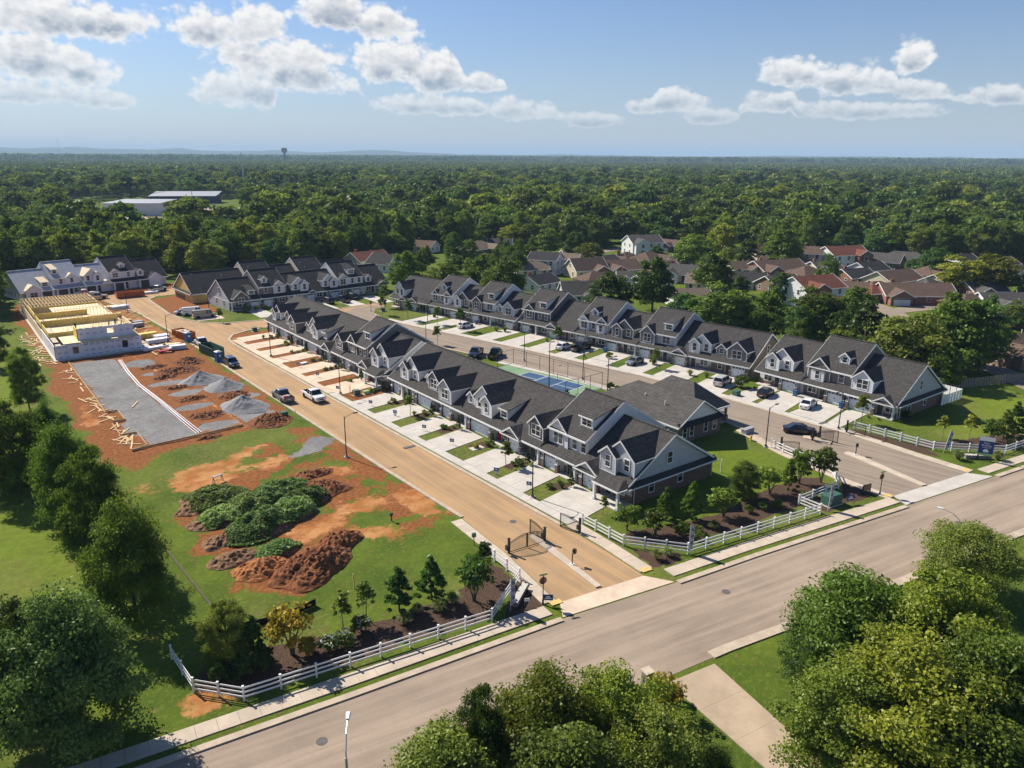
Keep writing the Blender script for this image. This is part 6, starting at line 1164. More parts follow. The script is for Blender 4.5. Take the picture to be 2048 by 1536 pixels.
# white privacy fence behind the end townhouse, brown fence farther off
wf = thing('privacy_fence', 'white vinyl privacy fence behind the end townhouse', 'fence', (131, 53.2, 0))
for (x0, y0, x1, y1) in ((0, 0, 7, -.2), (7, -.2, 7.4, 5)):
    n = int(math.hypot(x1-x0, y1-y0)/.9)
    for k in range(n): f0, f1 = k/n, (k+1)/n-.02; MB().beam((x0+(x1-x0)*f0, y0+(y1-y0)*f0, .9), (x0+(x1-x0)*f1, y0+(y1-y0)*f1, .9), .05, 1.7, 'white_vinyl').build('panel', wf)
pf = thing('board_fence', 'grey-brown board fence behind the bright lawn', 'fence', (139, 56, 0))
for (x0, y0, x1, y1) in ((0, 2, 22, -6), (22, -6, 45, -12)):
    n = int(math.hypot(x1-x0, y1-y0)/.6)
    for k in range(n): f0, f1 = k/n, (k+1)/n-.008; MB().beam((x0+(x1-x0)*f0, y0+(y1-y0)*f0, .85), (x0+(x1-x0)*f1, y0+(y1-y0)*f1, .85), .03, 1.7, 'bark_pale').build('board', pf)

# ------------------------------------------------------------------ vehicles
WH = {}
def wheel_data(r, w):
    k = (r, w)
    if k not in WH:
        t_ = MB().tube([(0, -w/2, 0), (0, -w/2+.03, 0), (0, w/2-.03, 0), (0, w/2, 0)], [r*.9, r, r, r*.9], 'tyre', 16).data('wheel', False)
        f = MB().tube([(0, -w/2-.008, 0), (0, w/2+.008, 0)], r*.62, 'rim', 12).data('rim', False); WH[k] = (t_, f)
    return WH[k]
SPEC = {  # length, width, sections: x, half width low, half width sill, belt z, bottom z
    'saloon': dict(L=4.8, W=1.84, r=.33, ax=(-1.42, 1.38), body=[(-2.4, .52, .72, .3), (-2.3, .78, .86, .2), (-1.6, .9, .93, .18), (-.6, .92, .97, .18), (.7, .92, .95, .18), (1.5, .9, .9, .18), (2.2, .8, .76, .22), (2.4, .55, .62, .32)], cab=[(-1.75, -.95, .55, .95), (1.25, .4)], roof=1.44),
    'hatch': dict(L=4.4, W=1.82, r=.33, ax=(-1.3, 1.3), body=[(-2.2, .6, .8, .3), (-2.1, .84, .95, .2), (-1.4, .9, 1.0, .18), (-.4, .91, 1.0, .18), (.7, .91, .98, .18), (1.4, .89, .92, .18), (2.0, .8, .76, .22), (2.2, .55, .62, .32)], cab=[(-2.05, -1.3, .45, 1.0), (1.2, .35)], roof=1.5),
    'suv': dict(L=4.8, W=1.92, r=.38, ax=(-1.45, 1.42), body=[(-2.4, .8, .95, .38), (-2.32, .9, 1.08, .28), (-1.5, .95, 1.12, .25), (-.4, .96, 1.12, .25), (.8, .96, 1.1, .25), (1.5, .94, 1.05, .25), (2.25, .88, .95, .3), (2.4, .7, .8, .38)], cab=[(-2.3, -1.95, .5, 1.1), (1.2, .55)], roof=1.78),
    'van': dict(L=5.6, W=2.0, r=.37, ax=(-1.75, 1.75), body=[(-2.8, .92, 1.1, .4), (-2.75, .97, 1.2, .3), (-1.5, 1.0, 1.22, .28), (0, 1.0, 1.22, .28), (1.3, 1.0, 1.18, .28), (2.0, .97, 1.08, .28), (2.65, .9, .95, .32), (2.8, .75, .8, .4)], cab=[(-2.72, -2.62, .5, 1.2), (2.0, 1.45)], roof=2.08),
    'pickup': dict(L=5.85, W=2.02, r=.42, ax=(-1.85, 1.85), body=[(-2.92, .9, 1.05, .45), (-2.88, .97, 1.15, .38), (-1.5, .99, 1.18, .34), (-.45, 1.0, 1.18, .32), (.8, 1.0, 1.2, .32), (1.7, .98, 1.18, .32), (2.75, .94, 1.08, .36), (2.92, .8, .9, .44)], cab=[(-.75, -.45, .4, 1.1), (1.35, .75)], roof=1.92, bed=True)}
def vehicle(kind, paint_, x, y, rz, label, cat='car', load=None, z=.03):
    """car from lofted sections: body, glasshouse, roof, wheels, lamps; nose along +x"""
    sp = SPEC[kind]; t0 = thing({'pickup': 'pickup_truck', 'van': 'van'}.get(kind, 'parked_car'), label, cat, (x, y, z), rz, 'vehicles in the estate')
    b = MB(); ring = []
    for (sx, hw, zt, zb) in sp['body']:
        ring.append([(sx, -hw*.9, zb), (sx, -hw, zb+.2), (sx, -hw, zt-.22), (sx, -hw*.93, zt-.04), (sx, -hw*.8, zt), (sx, hw*.8, zt), (sx, hw*.93, zt-.04), (sx, hw, zt-.22), (sx, hw, zb+.2), (sx, hw*.9, zb)])
    n = 10; vs = [v for r_ in ring for v in r_]; fs = []
    for i in range(len(ring)-1):
        for j in range(n):
            if sp.get('bed') and j == 4 and sp['body'][i][0] >= -2.9 and sp['body'][i+1][0] <= -.44: continue
            fs.append((i*n+j, i*n+(j+1) % n, (i+1)*n+(j+1) % n, (i+1)*n+j))
    fs += [tuple(range(n-1, -1, -1)), tuple(range((len(ring)-1)*n, len(ring)*n))]
    b.mesh(vs, [f[::-1] for f in fs], paint_); b.build('body', t0, smooth=False)
    if sp.get('bed'):
        bb = MB(); bb.box(-2.8, -.6, -.82, .82, .62, .68, 'black_metal'); bb.box(-2.8, -2.74, -.82, .82, .66, 1.1, 'black_metal').box(-2.8, -.6, -.84, -.78, .66, 1.12, 'black_metal').box(-2.8, -.6, .78, .84, .66, 1.12, 'black_metal').build('load_bed', t0)
        if load:
            r_ = random.Random(4)
            for k in range(7): MB().box(-.35, .35, -.25, .25, 0, .25, r_.choice(['wrap', 'cloth_tan', 'lamp_red', 'slate_side'])).build('load', t0, (r_.uniform(-2.4, -1), r_.uniform(-.5, .5), .7+r_.uniform(0, .3)), r_.uniform(0, 3))
    (x0, xr0, ins, zb), (x1, xr1) = sp['cab']; zr = sp['roof']; hb = sp['W']/2*.9; ht = hb*.8
    zb0 = np.interp([x0, x1], [s_[0] for s_ in sp['body']], [s_[2] for s_ in sp['body']])-.05
    lo = [(x0, -hb, zb0[0]), (x1, -hb, zb0[1]), (x1, hb, zb0[1]), (x0, hb, zb0[0])]; hi = [(xr0, -ht, zr-.07), (xr1, -ht, zr-.07), (xr1, ht, zr-.07), (xr0, ht, zr-.07)]
    MB().mesh(lo+hi, [(0, 1, 5, 4), (1, 2, 6, 5), (2, 3, 7, 6), (3, 0, 4, 7), (4, 5, 6, 7)], 'car_glass').build('window_glass', t0)
    rf = MB(); m_ = .06; top = [(xr0+m_*2, -ht*.86, zr), (xr1-m_*2, -ht*.86, zr), (xr1-m_*2, ht*.86, zr), (xr0+m_*2, ht*.86, zr)]; low = [(a-(.04 if a < 0 else -.04), b_*1.02, c) for a, b_, c in hi]
    rf.mesh(low+top, [(0, 1, 5, 4), (1, 2, 6, 5), (2, 3, 7, 6), (3, 0, 4, 7), (4, 5, 6, 7)], paint_); ro = rf.build('roof', t0)
    pl_ = MB()
    for s_ in (-1, 1):
        for (xa, xb) in ((x0+.02, xr0), (x1-.02, xr1)): pl_.beam((xa, s_*hb*1.0, np.interp(xa, [q[0] for q in sp['body']], [q[2] for q in sp['body']])-.05), (xb, s_*ht*1.01, zr-.06), .07, .06, paint_)
        for f in ((.5,) if kind != 'van' else (.3, .55, .8)):
            xm = x0+(x1-x0)*f; pl_.beam((xm, s_*hb*1.005, zb0[0]-.0), (np.clip(xm, xr0, xr1), s_*ht*1.02, zr-.06), .09, .05, paint_)
    if kind == 'van': pl_.box(-2.6, .4, hb*.93, hb*.97, 1.2, 1.9, paint_).box(-2.6, .4, -hb*.97, -hb*.93, 1.2, 1.9, paint_)
    pl_.build('pillars', t0)
    wt, wr = wheel_data(sp['r'], .24)
    for ax in sp['ax']:
        for s_ in (-1, 1):
            wo_ = put('wheel', wt, t0, (ax, s_*(sp['W']/2-.13), sp['r'])); put('rim', wr, wo_)
            MB().tube([(ax, s_*(sp['W']/2-.05), sp['r']), (ax, s_*(sp['W']/2+.004), sp['r'])], sp['r']*1.16, 'tyre', 16).build('wheel_arch', t0)
    e0, e1 = sp['body'][0], sp['body'][-1]
    for s_ in (-1, 1):
        MB().box(-.06, .05, -.16, .16, -.08, .1, 'lamp_red').build('tail_light', t0, (e0[0]+.04, s_*e0[1]*.78, e0[2]-.12)); MB().box(-.06, .04, -.2, .2, -.07, .07, 'lamp_clear').build('headlight', t0, (e1[0]-.03, s_*e1[1]*.72, e1[2]-.1))
        MB().box(-.06, .08, -.1, .1, 0, .14, paint_).build('wing_mirror', t0, (x1-.25, s_*(hb+.12), zb0[1]+.05))
    MB().box(-.03, .02, -e1[1]*.5, e1[1]*.5, -.12, .1, 'black_metal').build('grille', t0, (e1[0]-.0, 0, e1[2]-.16)); MB().box(-.03, .03, -.26, .26, 0, .13, 'sign_white').build('number_plate', t0, (e0[0]-.02, 0, e0[2]-.36))
    return t0
DN = rad(-90); UP = rad(90)
vehicle('pickup', 'paint_white', 47.7, 118.6, DN+.03, 'white pickup truck driving down the dusty street', 'pickup'); vehicle('pickup', 'paint_grey', 43.4, 121.6, UP, 'grey pickup with a loaded bed parked by the gravel heaps', 'pickup', True)
vehicle('pickup', 'paint_white', 43.4, 168.5, UP, 'white pickup parked in front of the green skip', 'pickup'); vehicle('suv', 'paint_navy', 43.3, 148.4, DN, 'dark blue car parked behind the blue toilet by the green skip')
vehicle('van', 'paint_white', 51.4, 204.4, rad(-8), 'white van parked with the tan van near the pale gable', 'van'); vehicle('van', 'paint_tan', 52.6, 199.2, rad(-2), 'tan van parked in front of the white van', 'van'); vehicle('saloon', 'paint_silver', 49.6, 206.6, rad(-8), 'silver car half hidden behind the white van')
vehicle('pickup', 'paint_tan', 35.4, 243.6, rad(-10), 'tan pickup by the unfinished townhouses', 'pickup'); vehicle('pickup', 'paint_silver', 52.6, 247, rad(30), 'silver pickup beside the yellow gable house', 'pickup')
vehicle('saloon', 'paint_black', 100.0, 59.8, rad(-52), 'black saloon leaving through the second gate'); vehicle('suv', 'paint_silver', 111.3, 82.9, rad(14), 'silver SUV on the driveway of the brown end townhouse')
vehicle('hatch', 'paint_black', 112.0, 74.2, rad(14), 'black car on the driveway before the white nested dormers'); vehicle('saloon', 'paint_white', 112.4, 66.2, rad(14), 'white saloon on the driveway of the tall taupe townhouse', 'car')
vehicle('saloon', 'paint_grey', 108.8, 102.6, rad(190), 'grey saloon facing the road on a driveway'); vehicle('pickup', 'paint_black', 107.6, 117.4, rad(10), 'black pickup beside the white car on a driveway', 'pickup'); vehicle('hatch', 'paint_white', 105.4, 120.3, rad(10), 'white car left of the black pickup'); vehicle('hatch', 'paint_white', 99.9, 150.4, rad(10), 'white hatchback on the driveway of the brick gable townhouse')
vehicle('suv', 'paint_white', 83.2, 150.8, rad(100), 'white SUV on the inner road behind the first terrace'); vehicle('pickup', 'paint_navy', 86.6, 126.6, rad(-140), 'dark blue truck parked left of another behind the first terrace', 'pickup'); vehicle('pickup', 'paint_black', 89.4, 123.6, rad(40), 'black truck parked right of the dark blue one behind the first terrace', 'pickup')
vehicle('suv', 'paint_black', 86.4, 199.4, UP, 'dark SUV on the side street, left of the pair'); vehicle('pickup', 'paint_black', 90.6, 198.6, UP, 'black pickup on the side street, right of the pair', 'pickup'); vehicle('suv', 'paint_black', 94.8, 201.8, UP, 'black SUV half inside the side street garage')
vehicle('hatch', 'paint_red', 209.2, 71.1, rad(160), 'dark red car by the big garage at the right edge')

# ------------------------------------------------------------------ the older neighbourhood
HOUSES = [
    (130.3, 262.1, 13.9, 1, 'gable', 'shingle_red', 'siding_cream', 'siding_cream', 8, ''),
    (129.6, 246.6, 10.5, 1.5, 'gable', 'shingle_dark', 'siding_white', 'siding_white', -70, ''),
    (169.7, 286.7, 10.5, 1, 'gable', 'shingle_brown', 'siding_white', 'siding_white', -60, 'c'),
    (183.6, 267.5, 16.8, 1, 'hip', 'shingle_tan', 'brick_tan', 'brick_tan', 15, 'w'),
    (201.6, 275.0, 10.5, 1, 'gable', 'shingle', 'siding_cream', 'siding_cream', -35, ''),
    (342.6, 356.2, 22, 1, 'gable', 'shingle_red', 'siding_white', 'siding_white', 25, 'w'),
    (172.5, 207.8, 10.5, 2, 'gable', 'shingle_dark', 'siding_white', 'siding_white', -60, ''),
    (184.5, 210.4, 10.5, 1.5, 'gable', 'shingle_tan', 'siding_cream', 'siding_white', -65, 'w'),
    (148.8, 182.5, 10.5, 1, 'gable', 'shingle_dark', 'siding_white', 'siding_white', 10, ''),
    (178.7, 193.7, 12.1, 1.5, 'gable', 'shingle_brown', 'siding_cream', 'brick_red', -15, 'w'),
    (190.9, 190.3, 14.0, 1, 'gable', 'shingle_brown', 'siding_cream', 'brick_red', -15, 'wg'),
    (197.8, 204.2, 10.5, 1, 'gable', 'shingle', 'siding_cream', 'siding_cream', 10, ''),
    (211.9, 207.5, 10.5, 1, 'hip', 'shingle_brown', 'brick_red', 'brick_red', 10, ''),
    (216.6, 200.4, 14.0, 1, 'hip', 'shingle_brown', 'brick_red', 'brick_red', 12, 'w'),
    (241.6, 227.0, 14.1, 2, 'gable', 'shingle_grey', 'siding_white', 'siding_white', -20, 'w'),
    (260.9, 229.4, 10.5, 1, 'gable', 'shingle_brown', 'brick_red', 'brick_red', -80, 'g'),
    (200.6, 169.5, 12.5, 1, 'gable', 'shingle_grey', 'siding_cream', 'siding_white', -60, 'w'),
    (145.0, 159.5, 10.5, 1.5, 'gable', 'shingle_grey', 'siding_white', 'siding_white', -30, 'w'),
    (166.6, 137.7, 10.5, 1, 'gable', 'shingle_tan', 'siding_white', 'siding_white', -25, ''),
    (206.2, 147.2, 10.5, 1, 'gable', 'shingle_dark', 'siding_white', 'siding_white', -60, 'c'),
    (236.7, 158.3, 20.0, 1, 'gable', 'shingle_brown', 'brick_red', 'brick_red', -12, 'w'),
    (234.1, 144.5, 10.5, 1, 'hip', 'shingle_brown', 'brick_tan', 'brick_tan', -10, ''),
    (196.8, 119.2, 14.1, 2, 'gable', 'shingle_red', 'siding_white', 'brick_red', -14, 'w'),
    (266.0, 164.4, 10.5, 2, 'gable', 'shingle_brown', 'siding_cream', 'siding_cream', -60, ''),
    (264.1, 183.2, 10.5, 1.5, 'gable', 'shingle_brown', 'siding_cream', 'siding_cream', -20, ''),
    (273.8, 155.0, 15.8, 2, 'gable', 'shingle_red', 'siding_white', 'brick_red', -20, 'w'),
    (287.3, 147.6, 16.3, 1, 'gable', 'shingle_grey', 'brick_red', 'brick_red', -75, 'g'),
    (298.8, 143.4, 17.7, 1, 'hip', 'shingle_grey', 'brick_tan', 'brick_tan', -70, 'g'),
    (241.8, 131.8, 10.9, 1, 'gable', 'shingle_dark', 'brick_red', 'brick_red', -15, ''),
    (245.7, 120.8, 16.3, 1, 'gable', 'shingle_brown', 'siding_cream', 'siding_cream', -8, ''),
    (239.7, 107.1, 10.5, 1, 'hip', 'shingle_grey', 'brick_tan', 'brick_tan', 0, ''),
    (220.1, 112.7, 11.8, 1, 'hip', 'shingle_red', 'brick_red', 'brick_red', -20, 'w'),
    (224.7, 103.9, 19.7, 1, 'gable', 'shingle_brown', 'brick_red', 'brick_red', -40, 'wg'),
    (221.4, 87.8, 10.5, 1, 'hip', 'shingle_brown', 'brick_red', 'brick_red', -20, ''),
    (229.7, 80.9, 16.8, 1, 'gable', 'shingle_grey', 'siding_white', 'siding_white', -35, 'wg'),
    (313.5, 129.5, 10.5, 1, 'gable', 'shingle_dark', 'siding_white', 'siding_white', -15, ''),
    (316.2, 116.6, 10.5, 1, 'gable', 'shingle_brown', 'siding_cream', 'siding_cream', -10, ''),
    (297.5, 101.6, 10.5, 1, 'gable', 'shingle_grey', 'siding_white', 'siding_white', -50, ''),
    (176.4, 58.9, 17.3, 1, 'hip', 'shingle_brown', 'brick_tan', 'brick_tan', -18, 'w'),
    (495.0, 406.5, 22, 1, 'gable', 'shingle', 'siding_white', 'siding_white', -60, 'w'),
    (531.2, 450.9, 13.7, 1.5, 'gable', 'shingle_brown', 'siding_cream', 'siding_cream', -20, ''),
    (658.1, 321.0, 16.6, 1, 'gable', 'shingle', 'siding_white', 'siding_white', -30, ''),
    (811.7, 821.4, 22, 1, 'gable', 'shingle_grey', 'siding_white', 'siding_white', -20, ''),
    (427.3, 257.3, 10.5, 1, 'gable', 'shingle_brown', 'siding_cream', 'siding_cream', -20, ''),
    (858.9, 723.7, 20.4, 1, 'hip', 'shingle_grey', 'siding_cream', 'siding_cream', 0, ''),
    (164.9, 206.8, 10.5, 1, 'gable', 'shingle_tan', 'siding_cream', 'siding_cream', -20, ''),
    (201.3, 224.8, 10.5, 1, 'gable', 'shingle_brown', 'siding_white', 'siding_white', -20, ''),
    (166.7, 176.4, 10.5, 1, 'hip', 'shingle_brown', 'siding_cream', 'siding_cream', -10, 'w'),
    (177.7, 170.0, 10.5, 1, 'gable', 'shingle_grey', 'siding_white', 'siding_white', -40, 'w'),
    (202.2, 180.8, 11.2, 1, 'gable', 'shingle_brown', 'brick_red', 'brick_red', -10, ''),
    (223.9, 191.6, 10.5, 1, 'hip', 'shingle_grey', 'siding_cream', 'siding_cream', 0, ''),
    (191.4, 152.4, 10.5, 1, 'gable', 'shingle_tan', 'siding_cream', 'siding_cream', -60, 'w'),
    (177.6, 162.2, 10.5, 1, 'gable', 'shingle_dark', 'siding_white', 'siding_white', -15, ''),
    (226.4, 165.5, 10.5, 1, 'gable', 'shingle_brown', 'siding_cream', 'siding_cream', -20, 'w'),
    (207.8, 137.0, 11.4, 1, 'gable', 'shingle_grey', 'brick_tan', 'brick_tan', -12, 'w'),
    (257.6, 164.5, 10.5, 1, 'hip', 'shingle_brown', 'brick_red', 'brick_red', 0, ''),
    (250.8, 148.5, 10.5, 1, 'gable', 'shingle_grey', 'siding_cream', 'siding_cream', -20, 'g'),
    (261.5, 137.8, 11.3, 1, 'gable', 'shingle_dark', 'siding_white', 'siding_white', -10, ''),
    (267.7, 119.5, 12.1, 1, 'hip', 'shingle_brown', 'brick_tan', 'brick_tan', -10, 'w'),
    (253.9, 108.4, 11.4, 1, 'gable', 'shingle_brown', 'siding_cream', 'siding_cream', -10, ''),
    (248.0, 95.3, 11.0, 1, 'gable', 'shingle_grey', 'brick_red', 'brick_red', -30, 'wg'),
    (215.3, 118.4, 10.5, 1, 'gable', 'shingle_brown', 'siding_cream', 'siding_cream', -60, ''),
    (184.6, 107.5, 10.5, 1, 'gable', 'shingle_red', 'brick_red', 'brick_red', -14, ''),
]

RN = {'shingle_red': 'red-brown', 'shingle_dark': 'charcoal', 'shingle_brown': 'brown', 'shingle_tan': 'tan', 'shingle': 'dark grey', 'shingle_grey': 'grey'}
WN = {'siding_cream': 'cream', 'siding_white': 'white', 'brick_tan': 'tan brick', 'brick_red': 'red brick'}
def house(i, x, y, L, st, kind, roof, wall, gab, yaw, feat):
    lb = '%s %s roofed %s house%s%s' % ({1: 'single storey', 1.5: 'steep', 2: 'two storey'}[st], RN[roof], WN[wall], ' with front gable' if 'w' in feat else '', ' and wide garage' if 'g' in feat else '')
    t0 = thing('detached_house', lb, 'house', (x, y, 0), rad(yaw), 'houses of the older neighbourhood')
    D = min(11, L*.85); h = {1: 2.7, 1.5: 3.1, 2: 5.4}[st]; p_ = .5 if st != 1.5 else .68; zr = h+D/2*p_; e = .4
    w = MB(); w.box(-L/2, L/2, -D/2, D/2, 0, h, wall)
    if kind == 'gable':
        for s_ in (-1, 1): w.mesh([(s_*L/2, -D/2, h), (s_*L/2, D/2, h), (s_*L/2, 0, zr-.08)], [(0, 1, 2) if s_ > 0 else (2, 1, 0)], wall)
    w.build('wall', t0)
    r = MB(); ze = h-e*p_
    if kind == 'gable':
        r.slab([(-L/2-e, -D/2-e, ze), (L/2+e, -D/2-e, ze), (L/2+e, 0, zr), (-L/2-e, 0, zr)], .18, roof); r.slab([(-L/2-e, 0, zr), (L/2+e, 0, zr), (L/2+e, D/2+e, ze), (-L/2-e, D/2+e, ze)], .18, roof)
        for s_ in (-1, 1):
            for q in (-1, 1): r.beam((s_*(L/2+e+.02), q*(D/2+e), ze-.08), (s_*(L/2+e+.02), 0, zr-.08), .05, .24, 'white_trim')
    else:
        k = max(0, L/2-D/2*.9); A, B = (-k, 0, zr), (k, 0, zr); c = [(-L/2-e, -D/2-e, ze), (L/2+e, -D/2-e, ze), (L/2+e, D/2+e, ze), (-L/2-e, D/2+e, ze)]
        r.slab([c[0], c[1], B, A], .18, roof); r.slab([c[1], c[2], B], .18, roof); r.slab([c[2], c[3], A, B], .18, roof); r.slab([c[3], c[0], A], .18, roof)
    r.box(-L/2-e, L/2+e, -D/2-e-.08, -D/2-e, ze-.2, ze, 'white_trim'); ro = r.build('roof', t0)
    MB().tube([(L*.2, D*.2, h), (L*.2, D*.2, zr)], .1, 'white_trim', 6).build('vent_pipe', ro)
    if 'c' in feat or i % 4 == 0: MB().box(-.45, .45, -.35, .35, h-.5, zr+.8, wall if 'brick' in wall else 'brick_red').build('chimney', ro, (-L*.3, D*.12, 0))
    if 'w' in feat or 'g' in feat:
        ww = min(6.2, L*.45); u0 = L/2-ww-.4 if i % 2 else -L/2+.4; pj = 2.2
        b = MB(); b.box(u0, u0+ww, -D/2-pj, -D/2+.2, 0, h, gab); zg = h+ww/2*.55; b.mesh([(u0, -D/2-pj, h), (u0+ww, -D/2-pj, h), (u0+ww/2, -D/2-pj, zg)], [(0, 1, 2)], gab); wg = b.build('front_wing', t0)
        q = MB(); vb = -D/2+(zg-h)/p_
        for s_ in (-1, 1):
            ue = u0+ww/2+s_*(ww/2+.35); zl = h-.35*.55; pts = [(ue, -D/2-pj-.35, zl+.05), (u0+ww/2, -D/2-pj-.35, zg+.05), (u0+ww/2, vb, zg+.05), (ue, -D/2+.1, zl+.05)]; q.slab(pts if s_ > 0 else pts[::-1], .15, roof); q.beam((ue, -D/2-pj-.38, zl-.06), (u0+ww/2, -D/2-pj-.38, zg-.06), .05, .26, 'white_trim')
        q.build('wing_roof', wg)
        if 'g' in feat: put('garage_door', garage_data(4.6 if ww > 5.4 else 2.6), wg, (u0+ww/2, -D/2-pj-.02, .02))
        else: put('window', window_data(1.6, 1.5, 2), wg, (u0+ww/2, -D/2-pj-.01, .9))
        if st == 2: put('window', window_data(1.2, 1.4, 1), wg, (u0+ww/2, -D/2-pj-.01, 3.5))
        us = [u for u in (-L*.35, -L*.1, L*.1, L*.35) if not u0-1 < u < u0+ww+1]
    else: us = [-L*.33, 0, L*.33]
    for k, u in enumerate(us):
        if k == 0 and len(us) > 1: put('front_door', door_data('door_dark'), t0, (u, -D/2-.02, .1))
        else: put('window', window_data(1.0, 1.4, 1), t0, (u, -D/2-.01, .9))
        if st == 2: put('window', window_data(1.0, 1.4, 1), t0, (u, -D/2-.01, 3.5))
    for v in (-D*.22, D*.22):
        for z in ((.9, 3.5) if st == 2 else (.9,)):
            put('window', window_data(.9, 1.3, 1), t0, (L/2+.01, v, z), rad(90)); put('window', window_data(.9, 1.3, 1), t0, (-L/2-.01, v, z), rad(-90))
    if st == 1.5: put('window', window_data(.9, 1.2, 1), t0, (L/2+.01, 0, 3.6), rad(90)); put('window', window_data(.9, 1.2, 1), t0, (-L/2-.01, 0, 3.6), rad(-90))
    return t0
WHERE = ['left of the white gable beside the wood', 'small, beside the long red-brown roof', 'peeping over trees behind the side street', 'behind trees left of the tall narrow conifer', 'beside the tall narrow conifer', 'alone in the wood above the estate', 'gable end on, left of the tan roof', 'behind the cream brick-gabled house', 'behind the inner road terrace by round bushes', 'left of the brown garage house', 'with grey-brown roof near the middle trees', 'low behind the cream houses', 'left of two hipped roofs', 'right of two hipped roofs', 'with steep grey roof in front of dark trees', 'gable on, right of the steep grey roof', 'with pale porch between big trees', 'with small dormer directly behind the terrace', 'under the big dark trees behind the terrace', 'behind the olive tree', 'long, with brick gable end among trees', 'right of the long brick gabled one', 'facing the gap behind the terrace end', 'cream, gable on, under tall trees', 'half hidden left of the tall tree', 'in front of the wood on the right', 'left of the hipped garage house', 'right of the brick garage house', 'behind the red-brown brick hip', 'long and low behind the red hip', 'half behind the round dark tree', 'in the middle of the right hand group', 'largest, with white garage door at the right', 'low between trees at the right', 'at the right edge with a white garage', 'small, left of the yellow-green tree', 'behind the yellow-green tree', 'cut by the right edge of the picture', 'nearest, at the right edge by the lawn', 'far off in the wood with pale walls', 'far off beside a pale walled house', 'far off on the right of the wood', 'farthest, a pale speck in the wood', 'far off above the middle houses', 'very far, low in the wood', 'left of the white gables, tan', 'low behind the tan roof', 'middle of the cream group', 'white with grey roof behind the dark tree', 'long brown right of the hipped roofs', 'low and hipped right of the steep roof', 'tan beside the olive tree', 'charcoal behind the small dormer house', 'brown among trees left of the brick gable', 'grey before the long brick gable', 'hipped under the tall green tree', 'with garage left of the red roof', 'charcoal behind the hipped garage', 'hipped beside the round dark tree', 'long behind the big garage house', 'grey with garage before the yellow-green tree', 'small right of the two storey brick', 'little red roof beside the two storey brick']
for i, a in enumerate(HOUSES):
    o = house(i, *a); base = o['label'].split(); o['label'] = ' '.join((base[:6 if len(base) > 6 else len(base)]+WHERE[i].replace(',', '').split())[:16])
lh = thing('detached_house', 'brown house cut by the left edge, throwing a shadow on the lawn', 'house', (-6.4, 117, 0), rad(-4))
MB().box(-8.5, 8.5, -7, 7, 0, 5.6, 'brick_tan').build('wall', lh); MB().slab([(-9, -7.5, 5.4), (9, -7.5, 5.4), (9, 0, 9.2), (-9, 0, 9.2)], .2, 'shingle_brown').slab([(-9, 0, 9.2), (9, 0, 9.2), (9, 7.5, 5.4), (-9, 7.5, 5.4)], .2, 'shingle_brown').build('roof', lh)
for u in (-5, 0, 5):
    for z in (.9, 3.5): put('window', window_data(1, 1.4, 1), lh, (u, -7.01, z))
# streets of the neighbourhood
for k, pts in enumerate(([(150, 40), (180, 78), (205, 100), (232, 140), (268, 176), (300, 240)], [(205, 100), (240, 92), (290, 120)], [(150, 200), (200, 235), (260, 250), (300, 240)], [(268, 176), (230, 190), (190, 178)])): ribbon('lane', pts, -3, 3, -.02, .02+.004*k, 'asphalt_two')
# warehouses beyond the wood
wh = thing('warehouse', 'white warehouse with navy stripes and flat pale roof beyond the wood', 'warehouse', (96, 577, 0), rad(-33))
MB().box(0, 36, 0, 34, 0, 8, 'wall_white').build('wall', wh); MB().slab([(-.5, -.5, 8.3), (36.5, -.5, 8.3), (36.5, 34.5, 9.2), (-.5, 34.5, 9.2)], .3, 'metal_roof').build('roof', wh)
for k in range(4): MB().box(-.06, .0, 4+k*8, 6.6+k*8, 0, 8, 'wall_navy').build('stripe', wh)
for x0 in (2, 9): MB().box(x0, x0+5, -.06, 0, 0, 5.5, 'door_dark').build('roller_door', wh)
w2_ = thing('warehouse', 'long low shed with silver roof behind the white warehouse', 'warehouse', (152, 700, 0), rad(-28)); MB().box(0, 52, 0, 24, 0, 6, 'wall_navy').build('wall', w2_); MB().slab([(-1, -1, 6.2), (53, -1, 6.2), (53, 25, 9), (-1, 25, 9)], .3, 'metal_roof').build('roof', w2_)
MB().poly([(60, 560, .02), (150, 520, .02), (215, 600, .02), (120, 660, .02)], 'kerb').build('yard')['kind'] = 'structure'
for i, (x, y, c_, lb) in enumerate([(80, 600, 'paint_black', 'dark car on the warehouse yard, left'), (172, 640, 'paint_white', 'white truck by the silver shed'), (186, 640, 'paint_white', 'second white truck by the silver shed')]): vehicle('suv', c_, x, y, .6*i, lb)
# water tower and masts on the horizon
wt_ = thing('water_tower', 'distant water tower on the horizon', 'water tower', (1275, 3300, 0)); MB().tube([(0, 0, 0), (0, 0, 46), (0, 0, 50), (0, 0, 52), (0, 0, 64), (0, 0, 67)], [6, 5, 10, 12, 12, 6], 'bark', 16).build('tank', wt_)
ms = thing('mast', 'pale thin mast above the wood', 'mast', (322, 975, 0)); MB().tube([(0, 0, 0), (0, 0, 42)], [.9, .5], 'white_metal', 8).build('shaft', ms); MB().tube([(0, 0, 36), (0, 0, 40)], 1.0, 'white_metal', 8).build('antenna', ms)
ms = thing('mast', 'thin radio mast on the far left ridge', 'mast', (900, 6900, 0)); MB().tube([(0, 0, 0), (0, 0, 150)], [2, 1], 'slate_side', 6).build('shaft', ms); MB().tube([(0, 0, 140), (0, 0, 150)], 1.6, 'lamp_red', 6).build('antenna', ms)
